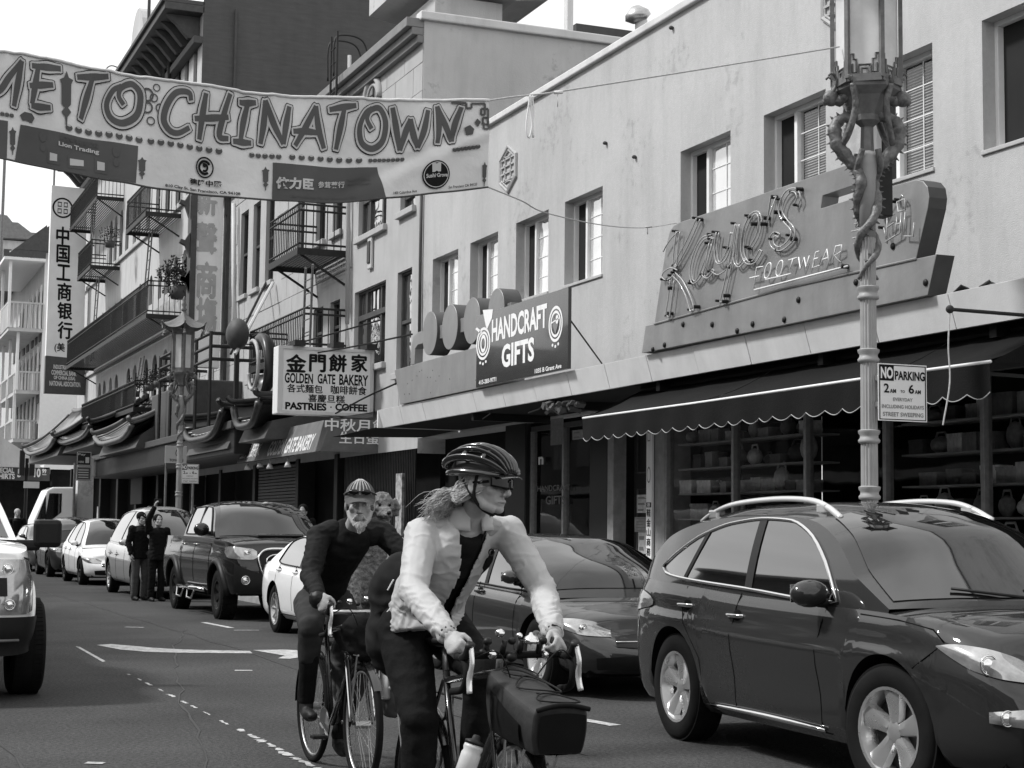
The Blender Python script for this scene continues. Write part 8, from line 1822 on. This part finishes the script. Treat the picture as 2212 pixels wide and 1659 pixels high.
# ---- dog on the back ----
dg_ = thing('dog', 'curly light brown dog sitting up behind the bearded man', 'dog', (3.35, 10.6, 1)); dc_ = V3((3.37, 10.5, 1.60)); fdg = V3((-.02, -1, -.12)).normalized(); f, l, u = frame(fdg); D = lambda x, y, z: dc_+f*x+l*y+u*z; Rd = Matrix((f, l, u)).transposed()
mb = MB(); mb.sphere(D(0, 0, .01), (.085, .082, .078), 14, 10, Rd); mb.sphere(D(.0, 0, .05), (.06, .065, .05), 12, 8, Rd); mb.tube([D(.04, 0, -.015), D(.10, 0, -.03), D(.145, 0, -.035)], [.052, .042, .034], 12); mb.sphere(D(.145, 0, -.035), .034, 10, 8)
for q in (-1, 1): mb.tube([D(-.01, q*.075, .045), D(-.005, q*.10, .0), D(.0, q*.098, -.06)], [(.022, .03), (.02, .04), (.012, .026)], 8); mb.sphere(D(.05, q*.035, .04), .022, 8, 6)
mb.tube([D(-.02, 0, -.03), (3.37, 10.58, 1.42), (3.33, 10.66, 1.25), (3.25, 10.7, 1.0)], [.07, .085, .13, .16], 14); mb.sphere((3.22, 10.75, .95), (.16, .2, .15), 12, 10)
for q in (-1, 1): mb.tube([(3.3+q*.07, 10.6, 1.25), (3.28+q*.07, 10.5, 1.0), (3.28+q*.07, 10.46, .84)], [.05, .035, .03], 10)
blob('body', mb, mat('dog_fur', .19, .95, var=.35, scale=35, bump=.8, bscale=60), dg_, .008, 1, lambda co, n: co+n*(.010*noise.noise(co*45)+.005*noise.noise(co*110)))
MB().sphere(D(.178, 0, -.02), (.014, .019, .014), 10, 8).build('nose', M_plast, dg_, True)
for q in (-1, 1): MB().sphere(D(.076, q*.034, .022), .011, 8, 6).build('eye', M_gog, dg_, True)
bk_ = thing('rear_crate', 'dark basket carrying the dog on the rear of the man\'s bicycle', 'basket', (3.2, 10.75, .8)); 
mb = MB()
for k in range(6): mb.tube([(3.0, 10.5, .72+.05*k), (3.42, 10.5, .72+.05*k), (3.42, 10.98, .72+.05*k), (3.0, 10.98, .72+.05*k)], .008, 5, closed=True)
mb.build('wire_sides', M_iron, bk_); MB().box((3.21, 10.74, .71), (.42, .48, .02)).build('floor', M_plast, bk_)
# ---- selfie pair and pedestrians ----
def stand(lab, g, face, h=1.72, jac=None, leg=None, arm_up=None, cap=False, hair=None, scarf=False, sit=0.):
    t = thing('person', lab, 'person', g); g = V3(g); k = h/1.75; f = V3(face).normalized(); l = V3((-f.y, f.x, 0)).normalized(); Q = lambda x, y, z: g+(f*x+l*y+V3((0, 0, z)))*k
    mb = MB(); c = Q(.02, 0, 1.60); H, R = head(mb, c, (f.x, f.y, .25 if arm_up else 0), s=k)
    mb.tube([H(-.025, 0, -.05), Q(-.01, 0, 1.42)], [.055*k, .06*k], 12); mb.tube([Q(0, 0, .95), Q(0, 0, 1.15), Q(0, 0, 1.35), Q(-.01, 0, 1.44)], [(.14, .10), (.13, .095), (.16, .10), (.09, .07)], 14)
    arms = []
    for q in (-1, 1):
        if arm_up == q: J = [Q(0, q*.19, 1.40), Q(.10, q*.24, 1.62), Q(.22, q*.16, 1.88)]; hd = (.3, 0, 1)
        else: J = [Q(0, q*.19, 1.40), Q(-.02, q*.25, 1.13), Q(.08, q*.24, .90)]; hd = (.2, 0, -1)
        arms.append(J); limb(mb, J, [.05, .038, .028], 10); hand(mb, J[2], V3((f.x*hd[0], f.y*hd[0], hd[2])), l*q, q, .6, k)
        limb(mb, [Q(0, q*.09, .93), Q(.02, q*.10, .50), Q(-.02, q*.10, .10)], [.08, .052, .038], 12)
    blob('body', mb, M_skin, t, .0085, 2)
    mb = MB(); mb.tube([Q(0, 0, .82), Q(0, 0, 1.1), Q(0, 0, 1.36), Q(-.01, 0, 1.46)], [(.19, .15), (.175, .14), (.20, .14), (.09, .08)], 16)
    for J in arms: limb(mb, [Q(0, 0, 1.36)*.5+J[0]*.5, J[0], J[1], J[1]+(J[2]-J[1])*.9], [.08, .075, .062, .048], 12)
    blob('jacket', mb, jac or M_blk, t, .013, 3, wrinkle(.008))
    mb = MB(); mb.sphere(Q(0, 0, .92), (.17*k, .14*k, .12*k), 14, 10)
    for q in (-1, 1): limb(mb, [Q(0, q*.09, .93), Q(.02, q*.10, .50), Q(-.02, q*.10, .10)], [.10, .075, .07], 12)
    blob('trousers', mb, leg or M_jean, t, .013, 3, wrinkle(.006))
    for q in (-1, 1): mb = MB(); mb.tube([Q(-.05, q*.10, .045), Q(.08, q*.11, .045), Q(.17, q*.115, .03)], [.045, .045, .03], 10); mb.sphere(Q(.17, q*.115, .03), .03, 8, 6); mb.sphere(Q(-.05, q*.10, .045), .043, 8, 6); blob('shoe', mb, M_shoe, t, .012, 2)
    mb = MB(); mb.sphere(H(-.030, 0, .048), (.108*k, .098*k, .098*k), 14, 10, R); 
    if scarf: mb.tube([H(-.03, 0, 0), H(-.04, 0, -.1), H(-.02, 0, -.17)], [.085, .09, .11], 12)
    if cap: mb.tube([H(.04, 0, .055), H(.13, 0, .045)], [(.02, .07), (.008, .055)], 10)
    blob('cap' if cap else 'hair', mb, M_blk if not scarf else M_side, t, .010, 2)
    return t, Q, arms
pA = U(300, 1297, Z=0); t, Q, _ = stand('person in dark jacket with round badge and cap looking up for a selfie', pA, (.3, -1, 0), 1.76, cap=True); 
p = Q(.17, .1, 1.26); MB().lathe([(0, 0), (.045, 0), (.045, .012), (0, .012)], p, 16, Matrix.Rotation(PI/2, 3, 'X')).build('badge', M_white, t, fix=False)
pB = U(336, 1299, Z=0); t, Q, arms = stand('person all in black with raised arm holding a phone', pB, (.2, -1, 0), 1.72, leg=M_blk, arm_up=-1, scarf=False)
ph_ = MB().box(arms[0][2]+V3((.05, -.02, .11)), (.15, .015, .08)).build('phone', M_plast, None, bev=.004); tag(ph_, 'phone held up in the raised hand beside the silver car', 'phone')
for (u, v, lab, hh) in ((403, 1083, 'dark haired pedestrian on the pavement behind the far lamp post', 1.7), (419, 1092, 'second dark haired pedestrian head right of the far lamp post', 1.6), (655, 1090, 'pedestrian head showing above the roof of the black pickup', 1.7), (606, 1094, 'pedestrian with cap behind the roof of the black pickup', 1.65)):
    Yp = 45 if u < 500 else 33; p = U(u, v, Y=Yp); stand(lab, (p.x, Yp, .135), (-.5, -1, 0), p.z+.02-.135 if 1.4 < p.z < 2.1 else hh)
p = U(38, 1098, Y=62); stand('pale scarfed pedestrian behind the mirror of the white pickup', (p.x, 62, 0), (0, -1, 0), p.z, scarf=True)
# ---------------- pieces apart ----------------
explode({'pier', 'balcony_post', 'strap', 'wheel_well', 'lantern_rail', 'pilaster', 'neon_character', 'neon_capitals', 'neon_script', 'soffit_beam', 'interior_wall', 'column', 'upper_shaft', 'bulb_socket', 'white_panel', 'string_course', 'cornice', 'fixing', 'printed_block', 'loose_wire', 'projecting', 'fretwork', 'muntin', 'sash', 'tube_support', 'parking_mark', 'lane_line', 'road_arrow', 'tar_seam', 'temple_arm', 'chin_strap', 'wiper', 'side_step', 'bracket', 'elastic', 'emblem', 'ring_mark', 'ornament_print', 'emblem_print', 'fret_print', 'lion_print'})
